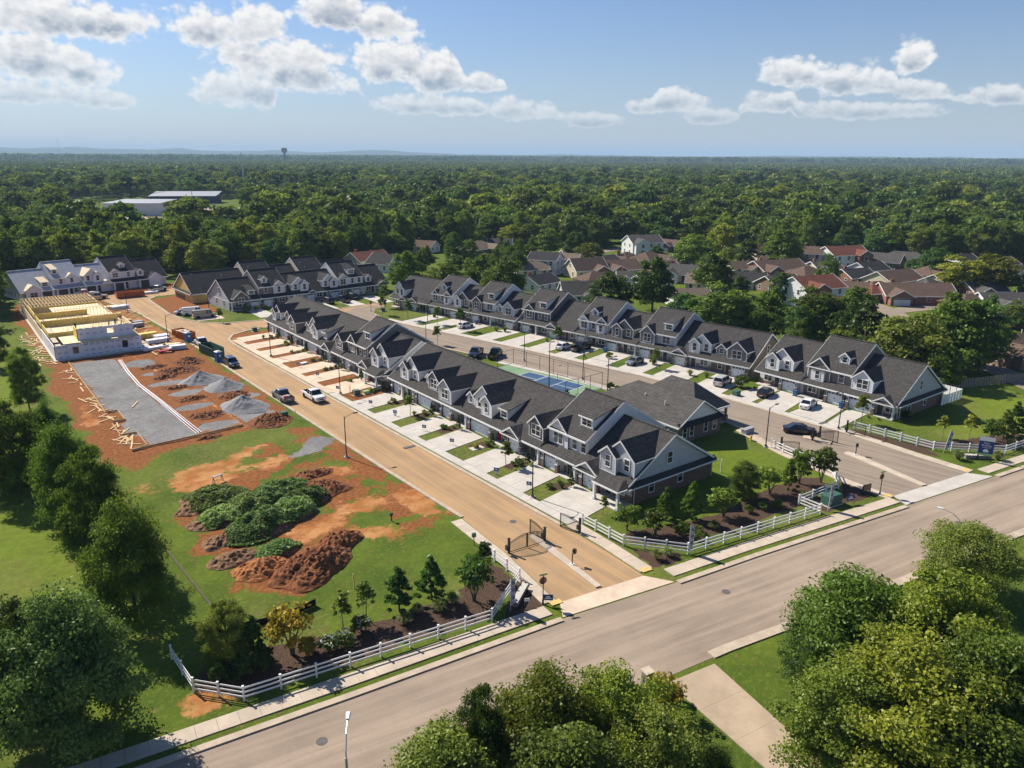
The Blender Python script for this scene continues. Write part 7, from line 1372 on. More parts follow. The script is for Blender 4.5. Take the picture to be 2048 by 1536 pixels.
for i, (x, y) in enumerate([(2, 330), (40, 420), (78, 500), (170, 640)]):
    up_ = thing('power_pole', ['wooden power pole nearest the left edge of the wood', 'wooden power pole, second from the left wood edge', 'wooden power pole before the warehouse', 'wooden power pole by the silver shed'][i], 'power pole', (x, y, 0), rad(35), 'wooden power poles'); MB().tube([(0, 0, 0), (0, 0, 19)], [.25, .16], 'bark', 8).build('shaft', up_); MB().box(-1.8, 1.8, -.1, .1, 17.6, 17.9, 'bark').build('crossarm', up_)
    if i < 3:
        (xb, yb) = [(40, 420), (78, 500), (170, 640)][i]
        for k, of in enumerate((-1.6, 0, 1.6)): tag(MB().tube([(x+(xb-x)*f+of*.8, y+(yb-y)*f-of*.5, 17.9-4*f*(1-f)*4) for f in [j/8 for j in range(9)]], .05, 'black_metal', 4).build('power_line'), 'overhead wire span number %s of pole pair over the left wood' % ['one', 'two', 'three'][i], 'wire', 'overhead wires')

# ------------------------------------------------------------------ trees and plants
HERO = [(141.1, 143.2, 11, 6.2, 'leaf_dark', 'A'), (151.5, 137.6, 15, 6.1, 'leaf_dark', 'B'), (141.7, 117.8, 9, 4.8, 'leaf_dark', 'A'), (141.0, 106.8, 13, 7.1, 'leaf_olive', 'C'), (144.5, 96.8, 13, 4.9, 'leaf_green', 'B'), (186.4, 145.7, 13, 6.8, 'leaf_green', 'B'), (223.8, 184.5, 13, 8.1, 'leaf_green', 'A'), (264.5, 203.1, 14, 6.6, 'leaf_yellow', 'A'), (243.5, 175.5, 11, 4.0, 'leaf_dark', 'A'), (252.6, 166.1, 16, 7.6, 'leaf_green', 'B'), (190.6, 125.1, 9, 3.2, 'leaf_dark', 'A'), (220.9, 128.9, 12, 4.4, 'leaf_green', 'D'), (272.4, 120.3, 11, 6.1, 'leaf_dark', 'A'), (247.8, 101.3, 12, 8.0, 'leaf_yellow', 'C'), (254.9, 95.3, 13, 8.1, 'leaf_yellow', 'C'), (159.6, 95.2, 12, 6.2, 'leaf_green', 'C'), (146.2, 75.8, 13, 5.5, 'leaf_blue', 'P'), (173.3, 92.9, 11, 4.3, 'leaf_green', 'A'), (143.6, 65.2, 13, 6.9, 'leaf_olive', 'C'), (158.4, 63.5, 15, 8.0, 'leaf_green', 'B'), (159.8, 59.2, 15, 5.1, 'leaf_dark', 'B'), (111.7, 200.5, 13, 5.2, 'leaf_green', 'B'), (119.8, 191.2, 10, 6.5, 'leaf_olive', 'A'), (130.1, 187.4, 12, 4.2, 'leaf_green', 'B'), (128.5, 171.7, 13, 5.7, 'leaf_olive', 'B'), (127.1, 177.0, 10, 4.4, 'leaf_green', 'D'), (161.4, 251.1, 12, 3.6, 'leaf_dark', 'A'), (185.9, 252.6, 9, 2.3, 'leaf_dark', 'K'), (197.9, 212.7, 9, 5.6, 'leaf_yellow', 'A'), (200.8, 224.5, 12, 4.0, 'leaf_dark', 'A'), (218.1, 274.5, 11, 5.1, 'leaf_olive', 'A'), (209.6, 250.2, 11, 5.4, 'leaf_green', 'A'), (160.1, 208.2, 9, 3.5, 'leaf_dark', 'A'), (287.3, 283.3, 13, 6.7, 'leaf_green', 'A'), (290.0, 265.1, 12, 7.8, 'leaf_green', 'B'), (96.9, 265.8, 12, 5.6, 'leaf_dark', 'A'), (276.0, 317.2, 12, 8.3, 'leaf_olive', 'A'), (164.8, 90.2, 10, 3.8, 'leaf_green', 'A'), (145.0, 70.6, 10, 3.8, 'leaf_green', 'A'), (144.6, 89.8, 10, 3.4, 'leaf_dark', 'A'), (152.2, 83.9, 9, 3.5, 'leaf_dark', 'A'), (144.6, 103.6, 9, 3.6, 'leaf_green', 'A'), (142.1, 57.9, 8, 3.1, 'leaf_green', 'A'), (178.7, 63.9, 7, 3.2, 'leaf_green', 'A')]
FRONT = [(2.6, 54.0, 12.4, 4.7, 'leaf_blue', 'F1'), (0.5, 56.9, 11, 3.5, 'leaf_blue', 'F2'), (9.0, 67.2, 12.5, 3.7, 'leaf_green', 'F1'), (8.6, 80.6, 13, 3.3, 'leaf_green', 'F2'), (7.5, 90.9, 13, 3.9, 'leaf_green', 'F1'), (3.6, 104.6, 12, 4.2, 'leaf_green', 'F2'), (7.7, 107.9, 11, 2.1, 'leaf_dark', 'F1'), (8.3, 139.9, 11, 2.7, 'leaf_green', 'F2'), (6.6, 174.0, 12, 2.2, 'leaf_green', 'F1'), (25.8, 30.5, 10, 4.3, 'leaf_yellow', 'F1'), (21.7, 31.6, 10, 1.9, 'leaf_dark', 'F2'), (30.2, 27.9, 9, 3.9, 'leaf_yellow', 'F2'), (19.1, 30.9, 9, 4.3, 'leaf_olive', 'F1'), (29.9, 24.3, 8.5, 3.4, 'leaf_olive', 'F2'), (24.0, 26.5, 9.5, 4.6, 'leaf_olive', 'F1'), (73.3, 24.7, 7.3, 4.6, 'leaf_olive', 'F3'), (51.6, 23.9, 11, 5.9, 'leaf_green', 'F1'), (53.4, 19.1, 12, 5.2, 'leaf_yellow', 'F2'), (48.1, 24.8, 7, 2.8, 'leaf_dark', 'F3'), (45.3, 16.6, 11, 6.0, 'leaf_yellow', 'F2'), (49.6, 14.2, 12, 4.8, 'leaf_green', 'F1'), (43.0, 19.2, 9, 4.5, 'leaf_green', 'F2'), (44.9, 12.6, 9, 5.3, 'leaf_green', 'F1'), (33.6, 23.2, 5, 1.6, 'leaf_olive', 'F3')]

def blob_crown(seed, R, H, zc, n, size, clumps=46, shape='round', fill=.45):
    """points, normals and tones of foliage gathered in clumps over an uneven crown"""
    r = np.random.default_rng(seed); C_ = []
    while len(C_) < clumps:
        d = r.normal(size=3); d /= np.linalg.norm(d); rr_ = r.uniform(fill, 1)**.7
        if d[2] < (-.92 if shape == 'cone' else -.6): continue
        ax = R*(.78+.34*math.sin(3*math.atan2(d[1], d[0])+seed)*.4+.3*r.random())
        p = np.array([d[0]*ax*rr_, d[1]*ax*rr_, zc+d[2]*H*rr_])
        if shape == 'cone': f = np.clip((p[2]-(zc-H))/(2*H), 0, 1); p[:2] *= 1.25*(1-f)+.12
        if shape == 'oval': f = np.clip((p[2]-(zc-H))/(2*H), 0, 1); p[:2] *= 1.12-.5*f**2
        C_.append((p, r.uniform(.13, .3)*R*(.6 if shape == 'cone' else 1)*(1 if clumps > 60 else 1.25), r.uniform(0, 1)))
    pts, nr, tn = [], [], []; m_ = n//clumps
    for p, cr, tone in C_:
        d = r.normal(size=(m_, 3)); d /= np.linalg.norm(d, axis=1)[:, None]; d[:, 2] = np.abs(d[:, 2])*.9-.18
        rad_ = cr*r.uniform(.35, 1.25, (m_, 1)); pts.append(p+d*rad_*np.array([1.15, 1.15, .8])); out = p-np.array([0, 0, zc-H*.4]); out /= np.linalg.norm(out)+1e-6
        nr.append(d*.7+out*.5); tn.append(np.full(m_, tone*.6+.2)+d[:, 2]*.2)  # random tone per clump; upward leaves lighter, a highlight put into the colour
    return np.vstack(pts), np.vstack(nr), np.concatenate(tn)
def trunk_data(H, r0, seed, mat='bark', limbs=6, spread=3, split=.35, stems=1):
    r = random.Random(seed); b = MB()
    for s_ in range(stems):
        a0 = 6.28*s_/stems+r.random(); lean = .0 if stems == 1 else .22
        top = (math.cos(a0)*H*lean+r.uniform(-.3, .3), math.sin(a0)*H*lean+r.uniform(-.3, .3), H*.8); mid = (top[0]*.4, top[1]*.4, H*.4)
        b.tube([(top[0]*.06, top[1]*.06, -.15), (top[0]*.1, top[1]*.1, .25), mid, top], [r0*1.5, r0, r0*.7, r0*.2], mat, 8)
        for k in range(limbs):
            a = a0+6.28*k/limbs+r.uniform(-.3, .3); z0 = H*r.uniform(split, .62); bx_, by_ = mid[0]*z0/(H*.4), mid[1]*z0/(H*.4); l_ = spread*r.uniform(.6, 1)
            b.tube([(bx_, by_, z0), (bx_+math.cos(a)*l_*.5, by_+math.sin(a)*l_*.5, z0+l_*.45), (bx_+math.cos(a)*l_, by_+math.sin(a)*l_, z0+l_*1.0)], [r0*.45, r0*.3, r0*.08], mat, 6)
    return b.data('trunk')
PROTO = {}
def proto(key, mat):
    """crown and trunk meshes of unit height 10 m, radius about 4 m"""
    k = key
    if k in PROTO: return PROTO[k]
    P = dict(F1=(1, 4.0, 4.6, 5.3, 46000, .14, 150, 'oval', .38), F2=(2, 4.0, 4.3, 5.6, 46000, .14, 130, 'round', .38), F3=(3, 4.0, 4.4, 5.2, 40000, .13, 150, 'round', .5),
             A=(4, 4.0, 4.4, 5.4, 9000, .3, 90, 'round', .45), B=(5, 4.0, 4.7, 5.2, 9500, .3, 100, 'oval', .42), C=(6, 4.0, 4.2, 5.6, 9500, .3, 95, 'round', .38), D=(7, 4.0, 4.3, 5.4, 5000, .28, 80, 'oval', .3), K=(8, 4.0, 4.7, 5.1, 6000, .28, 90, 'cone', .5), P=(9, 4.0, 4.5, 5.3, 8000, .3, 80, 'cone', .35))[key]
    sd, R, Hh, zc, n, sz, cl, shp, fl = P
    p_, nn, tn = blob_crown(sd, R, Hh, zc, n, sz, cl, shp, fl); p_[:, :2] *= 4.15/np.percentile(np.hypot(p_[:, 0], p_[:, 1]), 97); lo_ = np.percentile(p_[:, 2], .5); p_[:, 2] = 1.3+(p_[:, 2]-lo_)*(8.6/(p_[:, 2].max()-lo_))
    cd_ = leaves('crown', p_, nn, sz, mat, sd, None, tn)
    td = trunk_data(9.5, .2, sd, 'bark', 7, 3.0, .28)
    PROTO[k] = (cd_, td); return PROTO[k]
def paint_as(o, mat):
    sl_ = o.material_slots[0]; sl_.link = 'OBJECT'; sl_.material = M[mat]; return o
def tree(x, y, h, R, mat, key, label, group=None, rz=None, cat='tree', name='tree'):
    cd_, td = proto(key, mat); rr_ = random.Random(int(x*31+y*17)); t0 = put(name, None, None, (x, y, 0), rr_.uniform(0, 6.28) if rz is None else rz, (R/4.15, R/4.15, h/10)); tag(t0, label, cat, group)
    put('trunk', td, t0); paint_as(put('crown', cd_, t0), mat); return t0
FL = ['big blue-green tree filling the lower left corner', 'blue-green tree cut by the left edge above the corner', 'dark tree nearest the lower left lawn, last of the left row', 'dark tree second from the near end of the left row', 'dark tree third from the near end of the left row', 'dark tree at the far end of the left row, by the left edge', 'narrow dark tree at the back of the left row', 'tree with bare lower trunk on the bright strip at the left edge', 'tree at the left edge beside the half built frame',
      'yellow-green tree at the bottom centre, highest of its group', 'small dark tree at the upper left of the bottom centre group', 'yellow-green tree next to the stone mail pillar', 'olive tree at the lower left of the bottom centre group', 'olive tree by the pale driveway across the main road', 'olive tree in the front of the bottom centre group', 'round olive tree beside the main road at the right', 'green tree at the upper left of the lower right group', 'yellow-green tree behind the round roadside tree', 'dark round bush tree by the driveway lawn', 'large yellow-green tree in the middle of the lower right group', 'green tree cut by the right edge of the picture', 'green tree hanging over the driveway lawn', 'green tree in the lower right corner', 'small olive bush beside the driveway at the bottom edge']
for a, lb in zip(FRONT, FL): tree(*a, lb, 'large foreground trees')
HL = ['dark round tree behind the tall grey townhouse', 'tall dark tree behind the terrace, biggest of the middle', 'low dark tree behind the stone gable townhouse', 'broad olive tree behind the terrace end', 'green tree at the gap behind the two terraces', 'green tree behind the pale porch house', 'green tree left of the yellow tree', 'yellow-green tree among the middle houses', 'small dark tree right of the yellow tree', 'tall green tree above the long brick gable house', 'dark round tree left of the brick two storey house', 'slim green tree right of the brick two storey house', 'dark ball shaped tree near the right garages', 'left half of the broad yellow-green tree pair', 'right half of the broad yellow-green tree pair', 'green tree behind the white nested dormers end', 'blue-green feathery tree behind the end townhouses', 'green tree left of the red hipped house', 'olive tree behind the end townhouse', 'largest green tree behind the end townhouse', 'dark tree by the red car garage', 'green tree at the left end of the inner road terrace', 'olive tree behind the leftmost inner road townhouses', 'green tree behind the brick gable townhouse', 'olive tree right of the brick gable townhouse roof', 'thin crowned tree behind the inner road terrace', 'dark tree behind the tan hipped house', 'narrow dark conifer beside the tan hipped house', 'yellow-green round tree above the cream houses', 'dark tree left of the red roofed house', 'olive tree above the white gables', 'green tree above the white gables', 'small dark tree left of the white gables', 'green tree over the red roofed house', 'green tree behind the steep grey roof', 'dark tree behind the rear terrace', 'olive tree left of the far red roof', 'small green tree by the red hipped house', 'small green tree under the feathery tree', 'dark tree low behind the terrace gap', 'small dark tree low behind the white dormers', 'green tree low behind the brown end house', 'green bush tree by the white privacy fence', 'small green tree by the near tan house', 'extra']
for a, lb in zip(HERO, HL): tree(*a, lb, 'trees of the older neighbourhood')

# wooded country: the nearest trees one by one, the rest as one mass
rw = np.random.default_rng(12); clear = [(x, y, L*.75+1.5) for (x, y, L, *_) in HOUSES]+[(a[0], a[1], a[3]*.8+1) for a in HERO]
LANES = [[(150, 40), (180, 78), (205, 100), (232, 140), (268, 176), (300, 240)], [(205, 100), (240, 92), (290, 120)], [(150, 200), (200, 235), (260, 250), (300, 240)], [(268, 176), (230, 190), (190, 178)]]
def scatter(r0, r1, sp, amin=-.72, amax=.72):
    """jittered grid of points in the view's sector, in metres from the camera"""
    n = int(r1/sp)+1; g = (np.stack(np.meshgrid(np.arange(-n, n+1), np.arange(-n, n+1)), -1).reshape(-1, 2)+rw.uniform(-.42, .42, ((2*n+1)**2, 2)))*sp
    d = np.hypot(g[:, 0], g[:, 1]); a = np.arctan2(g[:, 0], g[:, 1])-YAW
    return g[(d > r0) & (d < r1) & (a > amin) & (a < amax)]
near = scatter(120, 620, 8.8)
X, Y = near[:, 0], near[:, 1]
ESTATE = [(-60, -40), (12, -40), (12, 60), (12, 270), (62, 281), (68, 262), (118, 262), (122, 225), (128, 180), (126, 150), (134, 84), (134, 58), (175, 40), (175, -40)]
HOOD = [(122, 222), (140, 275), (205, 285), (265, 235), (305, 165), (325, 120), (330, 60), (160, 30), (128, 60), (128, 150)]
keep = poly_sd(X, Y, ESTATE) < -3
azn = np.arctan2(X, Y)-YAW; rn = np.hypot(X, Y); keep &= ~((azn > -.53) & (azn < -.33) & (rn > 455)) & ~((azn > -.53) & (azn < -.42) & (rn > 395))
keep &= ~((poly_sd(X, Y, [(60, 545), (150, 505), (225, 600), (235, 690), (160, 740), (90, 640)]) > 0))
keep &= ~((X < 10) & (X > -40) & (Y < 215) & (Y > 60))
inhood = poly_sd(X, Y, HOOD) > 0; keep &= ~(inhood & (rw.random(len(X)) < .74))
for (cx, cy_, cr) in clear: keep &= np.hypot(X-cx, Y-cy_) > cr
for (cx, cy_, L, *_) in HOUSES:      # keep the fronts open as they are
    dh = math.hypot(cx, cy_); ux, uy = -cx/dh, -cy_/dh; al = (X-cx)*ux+(Y-cy_)*uy; la = np.abs((X-cx)*uy-(Y-cy_)*ux); keep &= ~((al > 0) & (al < 17) & (la < L*.55+2))
for ln in LANES: keep &= line_d(X, Y, ln) > 5.5
near = near[keep]; X, Y = near[:, 0], near[:, 1]; order = np.argsort(np.hypot(X, Y)); near = near[order]; inhood = inhood[keep][order]
aa = np.arctan2(near[:, 0], near[:, 1])-YAW; vis = np.abs(aa) < .62
ind = [i for i in range(len(near)) if vis[i]][:232]; ids = set(ind)
MATS = ['leaf_green', 'leaf_dark', 'leaf_olive', 'leaf_yellow', 'leaf_green', 'leaf_dark', 'leaf_olive', 'leaf_green']; KEYS = ['A', 'B', 'C', 'A', 'B']
rp = random.Random(77)
for i in ind:
    x, y = near[i]; h = rp.uniform(5, 9.5) if inhood[i] else rp.uniform(9, 18); R = (rp.uniform(2.4, 4.0) if inhood[i] else rp.uniform(3.6, 6.8))
    edge_ = (y < 300 and x < 130)
    m_ = rp.choice(MATS if not edge_ else ['leaf_yellow', 'leaf_yellow', 'leaf_yellow', 'leaf_olive', 'leaf_green'])  # yellower leaves put sunlight into the colour of the wood edge
    tree(float(x), float(y), h, R, m_, rp.choice(KEYS), 'garden tree between the houses of the older neighbourhood' if inhood[i] else ('tree at the edge of the wood behind the terraces' if edge_ else 'tree in the wood beyond the houses'), 'garden trees' if inhood[i] else ('trees at the wood edge' if edge_ else 'trees of the wood'), name='broadleaf_tree')
rest = np.array([p for i, p in enumerate(near) if i not in ids])
far1 = scatter(620, 1500, 10.5); af = np.arctan2(far1[:, 0], far1[:, 1])-YAW; far1 = far1[~((af > -.53) & (af < -.34) & (np.hypot(far1[:, 0], far1[:, 1]) < 770))]
far1 = far1[fbm(far1[:, 0], far1[:, 1], .006, 3, 31) < .66]; far2 = scatter(1500, 3800, 26); far2 = far2[fbm(far2[:, 0], far2[:, 1], .0028, 3, 33) < .64]; far3 = scatter(3800, 11000, 95)
def lowcrown(seed, R, H, n, size, clumps, mat, zc):
    p_, nn, tn = blob_crown(seed, R, H, zc, n, size, clumps, 'round', .55); return leaves('crown', p_, nn, size, mat, seed, None, tn)
FARP = []
for k in range(9):
    b = lowcrown(100+k, 4.6, 4.4-.5*(k % 3), 1500, .75, 40, ['leaf_far', 'leaf_green', 'leaf_olive', 'leaf_far', 'leaf_dark', 'leaf_yellow', 'leaf_far', 'leaf_yellow', 'leaf_dark'][k], 6.4); FARP.append(bpy.data.objects.new('crown_source', b))
def canopy(seed, R, n):
    """a patch of closed wood: many crowns side by side"""
    r = np.random.default_rng(seed); P_, N_, T_ = [], [], []
    for k in range(n):
        th, q = r.uniform(0, 6.28), math.sqrt(r.random())*R; c = np.array([math.cos(th)*q, math.sin(th)*q, 0]); a, b, t_ = blob_crown(seed*50+k, 6, r.uniform(3, 5), r.uniform(6, 10), 70, 2.4, 10, 'round', .6); P_.append(a+c); N_.append(b); T_.append(t_*.5+r.uniform(0, .5))
    return leaves('canopy', np.vstack(P_), np.vstack(N_), 2.6, 'leaf_far', seed, None, np.concatenate(T_))
for k in range(3): FARP.append(bpy.data.objects.new('canopy_source', canopy(300+k, 20, 12)))
def forest(name, pts, srcs, smin, smax, label, seed):
    """mass of far trees as one object: points carrying crowns"""
    r = np.random.default_rng(seed); n = len(pts)
    me = bpy.data.meshes.new(name); me.from_pydata([(float(a), float(b), -.1) for a, b in pts], [], [])
    for nm, v in (('rot', r.uniform(0, 6.28, n)), ('siz', r.uniform(smin, smax, n)*np.where((r.random(n) < .16) & (seed == 1), 1.55, 1))): me.attributes.new(nm, 'FLOAT', 'POINT').data.foreach_set('value', v.astype(np.float32))
    me.attributes.new('pick', 'INT', 'POINT').data.foreach_set('value', r.integers(0, len(srcs), n).astype(np.int32))
    o = put(name, me); ng = bpy.data.node_groups.new(name, 'GeometryNodeTree'); ng.interface.new_socket('Geometry', in_out='INPUT', socket_type='NodeSocketGeometry'); ng.interface.new_socket('Geometry', in_out='OUTPUT', socket_type='NodeSocketGeometry')
    N = ng.nodes; L = ng.links; gi = N.new('NodeGroupInput'); go = N.new('NodeGroupOutput'); jn = N.new('GeometryNodeGeometryToInstance')
    for s_ in srcs[::-1]:
        oi = N.new('GeometryNodeObjectInfo'); oi.inputs['Object'].default_value = s_; oi.inputs['As Instance'].default_value = True; L.new(oi.outputs['Geometry'], jn.inputs[0])
    ip = N.new('GeometryNodeInstanceOnPoints'); mpn = N.new('GeometryNodeMeshToPoints'); L.new(gi.outputs[0], mpn.inputs[0]); L.new(mpn.outputs[0], ip.inputs['Points']); L.new(jn.outputs[0], ip.inputs['Instance'])
    ip.inputs['Pick Instance'].default_value = True
    def at_(nm, typ): a = N.new('GeometryNodeInputNamedAttribute'); a.data_type = typ; a.inputs[0].default_value = nm; return a.outputs[0]
    L.new(at_('pick', 'INT'), ip.inputs['Instance Index']); cx = N.new('ShaderNodeCombineXYZ'); L.new(at_('rot', 'FLOAT'), cx.inputs[2]); L.new(cx.outputs[0], ip.inputs['Rotation']); L.new(at_('siz', 'FLOAT'), ip.inputs['Scale']); L.new(ip.outputs[0], go.inputs[0])
    md = o.modifiers.new('forest', 'NODES'); md.node_group = ng; return stuff(o, label, 'wood')
forest('woodland', np.vstack([rest, far1]), FARP[:9], .62, 1.35, 'dense green wood reaching from the houses towards the horizon', 1)
forest('far_woodland', far2, FARP[9:], .9, 1.25, 'far hazy wood in front of the horizon', 2); forest('horizon_woodland', far3, FARP[9:], 1.9, 2.6, 'blue hazy wood along the horizon', 3)
# ridges on the skyline
plain('hill_mat', (.045, .075, .03), 1, .3, .01, world=True)
for (dist, a0, a1, hh, sd) in ((9800, -.75, .1, 120, 1), (11500, -.75, .75, 62, 2), (8200, -.75, -.25, 70, 3)):
    A_ = np.linspace(a0, a1, 140); hgt = hh*(.25+1.0*fbm(A_*14+sd*7, A_*0+sd, 1, 5, sd))*np.clip((a1-A_)/.25, .0, 1)
    vs = [(math.sin(a+YAW)*(dist+dd), math.cos(a+YAW)*(dist+dd), zz*hq-1) for a, hq in zip(A_, hgt) for dd, zz in ((0, 0), (500, .7), (1100, 1), (2200, 0))]
    struct(MB().mesh(vs, [(i*4+j, i*4+4+j, i*4+5+j, i*4+1+j) for i in range(139) for j in range(3)], 'hill_mat').build('hills', None, None, 0, True))

# planted trees and shrubs
PC = {}
def plant_data(kind, mat):
    k = (kind, mat)
    if k in PC: return PC[k]
    r = np.random.default_rng(len(PC)+50)
    if kind == 'cone': p_, nn, tn = blob_crown(21, 1.1, 1.65, 1.7, 3400, .14, 90, 'cone', .5); d = leaves('foliage', p_, nn, .16, mat, 1, None, tn); s_ = MB().tube([(0, 0, -.05), (0, 0, 2.4)], [.07, .02], 'bark', 6).data('stem')
    elif kind == 'bush': p_, nn, tn = blob_crown(22, .95, .8, .85, 1500, .17, 34, 'round', .45); d = leaves('foliage', p_, nn, .17, mat, 2, None, tn); s_ = MB().tube([(0, 0, -.05), (0, 0, .7)], [.06, .03], 'bark', 6).data('stem')
    elif kind == 'small': p_, nn, tn = blob_crown(27, .5, .4, .4, 320, .14, 16, 'round', .4); d = leaves('foliage', p_, nn, .14, mat, 2, None, tn); s_ = MB().tube([(0, 0, -.05), (0, 0, .35)], [.04, .02], 'bark', 5).data('stem')
    elif kind == 'loose': p_, nn, tn = blob_crown(23, 1.2, 1.2, 1.7, 1500, .17, 44, 'round', .25); d = leaves('foliage', p_, nn, .17, mat, 3, None, tn); s_ = trunk_data(2.9, .06, 5, 'bark', 6, .9, .1, 3)
    elif kind == 'young': p_, nn, tn = blob_crown(24, .75, 1.1, 2.4, 900, .18, 30, 'oval', .25); d = leaves('foliage', p_, nn, .18, mat, 4, None, tn); s_ = trunk_data(3.4, .05, 6, 'bark_pale', 5, .6, .4)
    elif kind == 'birch': p_, nn, tn = blob_crown(25, .75, 1.6, 2.5, 1100, .16, 40, 'oval', .15); d = leaves('foliage', p_, nn, .16, mat, 5, None, tn); s_ = trunk_data(4.2, .05, 7, 'bark_pale', 6, .6, .25)
    elif kind == 'hydrangea':
        p_, nn, tn = blob_crown(26, .75, .6, .65, 900, .16, 26, 'round', .5); d = leaves('foliage', p_, nn, .16, mat, 6, None, tn); q = [v for v in p_ if v[2] > .7][::9]; s_ = leaves('flowers', np.array(q)+np.array([0, 0, .08]), None, .2, 'flower_white', 7)
    elif kind == 'tuft':
        n = 420; a = r.uniform(0, 6.28, n); l_ = r.uniform(.7, 1.25, n); t_ = r.uniform(.15, 1, n); b = MB(); V_ = []; 
        for k_ in range(n):
            c, s2 = math.cos(a[k_]), math.sin(a[k_]); o_ = t_[k_]*.85*l_[k_]; w_ = .022; px_, py_ = -s2*w_, c*w_; z1, z2 = .62*l_[k_], (1.0-.55*t_[k_])*l_[k_]*1.05
            V_ += [(c*.12+px_, s2*.12+py_, 0), (c*.12-px_, s2*.12-py_, 0), (c*o_*.45-px_, s2*o_*.45-py_, z1), (c*o_*.45+px_, s2*o_*.45+py_, z1), (c*o_, s2*o_, z2)]
        me = bpy.data.meshes.new('blades'); me.from_pydata(V_, [], [f for k_ in range(n) for f in ((k_*5, k_*5+1, k_*5+2, k_*5+3), (k_*5+3, k_*5+2, k_*5+4))]); me.attributes.new('tone', 'FLOAT', 'POINT').data.foreach_set('value', np.repeat(r.uniform(0, 1, n), 5).astype(np.float32)); me.materials.append(M[mat]); d = me; s_ = None
    PC[k] = (d, s_); return PC[k]
def plant(kind, mat, x, y, s_, label, group, cat=None, hs=1):
    d, st = plant_data(kind, mat); nm = {'cone': 'conical_shrub', 'bush': 'round_bush', 'small': 'low_shrub', 'loose': 'loose_shrub', 'young': 'young_tree', 'birch': 'young_tree', 'hydrangea': 'hydrangea', 'tuft': 'ornamental_grass'}[kind]
    t0 = put(nm, None, None, (x, y, 0), (x*7+y*3) % 6.28, (s_, s_, s_*hs)); tag(t0, label, cat or {'young': 'tree', 'birch': 'tree', 'tuft': 'grass clump'}.get(kind, 'shrub'), group)
    put('blades' if kind == 'tuft' else 'foliage', d, t0)
    if st: put('flowers' if kind == 'hydrangea' else 'stem', st, t0)
tree(13.6, 56.2, 6.0, 2.1, 'leaf_olive', 'F2', 'full young tree with bare stem at the left end of the bed', 'planting behind the left fence'); tree(73.8, 50.4, 5.2, 1.9, 'leaf_green', 'F2', 'full green young tree with a bare stem on the lawn edge', 'planting between the entrances')
GL, GR, GE = 'planting behind the left fence', 'planting between the entrances', 'planting right of the second entrance'
for kd, mt, x, y, s_, hs, lb in [('cone', 'leaf_dark', 15.6, 55.4, 1.0, 1.2, 'dark upright conifer right of the left young tree'), ('loose', 'leaf_gold', 18.3, 54.2, 1.35, 1.15, 'golden shrub in the middle of the left bed'), ('bush', 'leaf_gold', 19.3, 53.6, .8, 1, 'low golden shoots at the right of the golden shrub'), ('birch', 'leaf_olive', 23.2, 54.8, 1.0, 1, 'thin airy young tree, left of a pair on the lawn edge'), ('birch', 'leaf_olive', 25.4, 54.9, 1.05, 1, 'thin airy young tree, right of a pair on the lawn edge'), ('cone', 'leaf_dark', 28.5, 54.4, 1.3, 1.0, 'dark conical shrub, left of two on the lawn edge'), ('cone', 'leaf_dark', 31.9, 54.4, 1.3, 1.0, 'dark conical shrub, right of two on the lawn edge'), ('loose', 'leaf_dark', 35.0, 51.8, 1.25, 1.2, 'dark loose shrub near the left fence corner'), ('young', 'leaf_dark', 38.2, 54.6, .95, 1.1, 'slim young tree against the fence by the entry pavement'), ('hydrangea', 'leaf_green', 20.8, 52.8, 1, 1, 'white flowering shrub, left of three'), ('hydrangea', 'leaf_green', 22.2, 52.6, 1.1, 1, 'white flowering shrub, middle of three'), ('hydrangea', 'leaf_green', 24.2, 53.6, 1.1, 1, 'white flowering shrub, right of three'), ('tuft', 'grass_tuft', 28.0, 52.5, 1.1, 1, 'grass clump before the left conical shrub'), ('tuft', 'grass_tuft', 29.7, 53.2, .9, 1, 'grass clump between the conical shrubs'), ('tuft', 'grass_tuft', 31.5, 52.2, 1.1, 1, 'grass clump before the right conical shrub'), ('tuft', 'grass_tuft', 33.2, 52.6, 1.1, 1, 'grass clump right of the right conical shrub'), ('bush', 'leaf_dark', 12.4, 54.6, .7, 1.2, 'low dark bush at the left tip of the bed'), ('bush', 'leaf_dark', 13.2, 53.6, .6, 1.1, 'small dark bush below the left young tree'), ('bush', 'leaf_dark', 14.4, 53.9, .95, 1.3, 'dark bush right of the young tree stem'), ('bush', 'leaf_dark', 15.7, 53.6, .8, 1.4, 'dark upright bush below the dark conifer')]: plant(kd, mt, x, y, s_*1.08, lb, GL, None, hs)
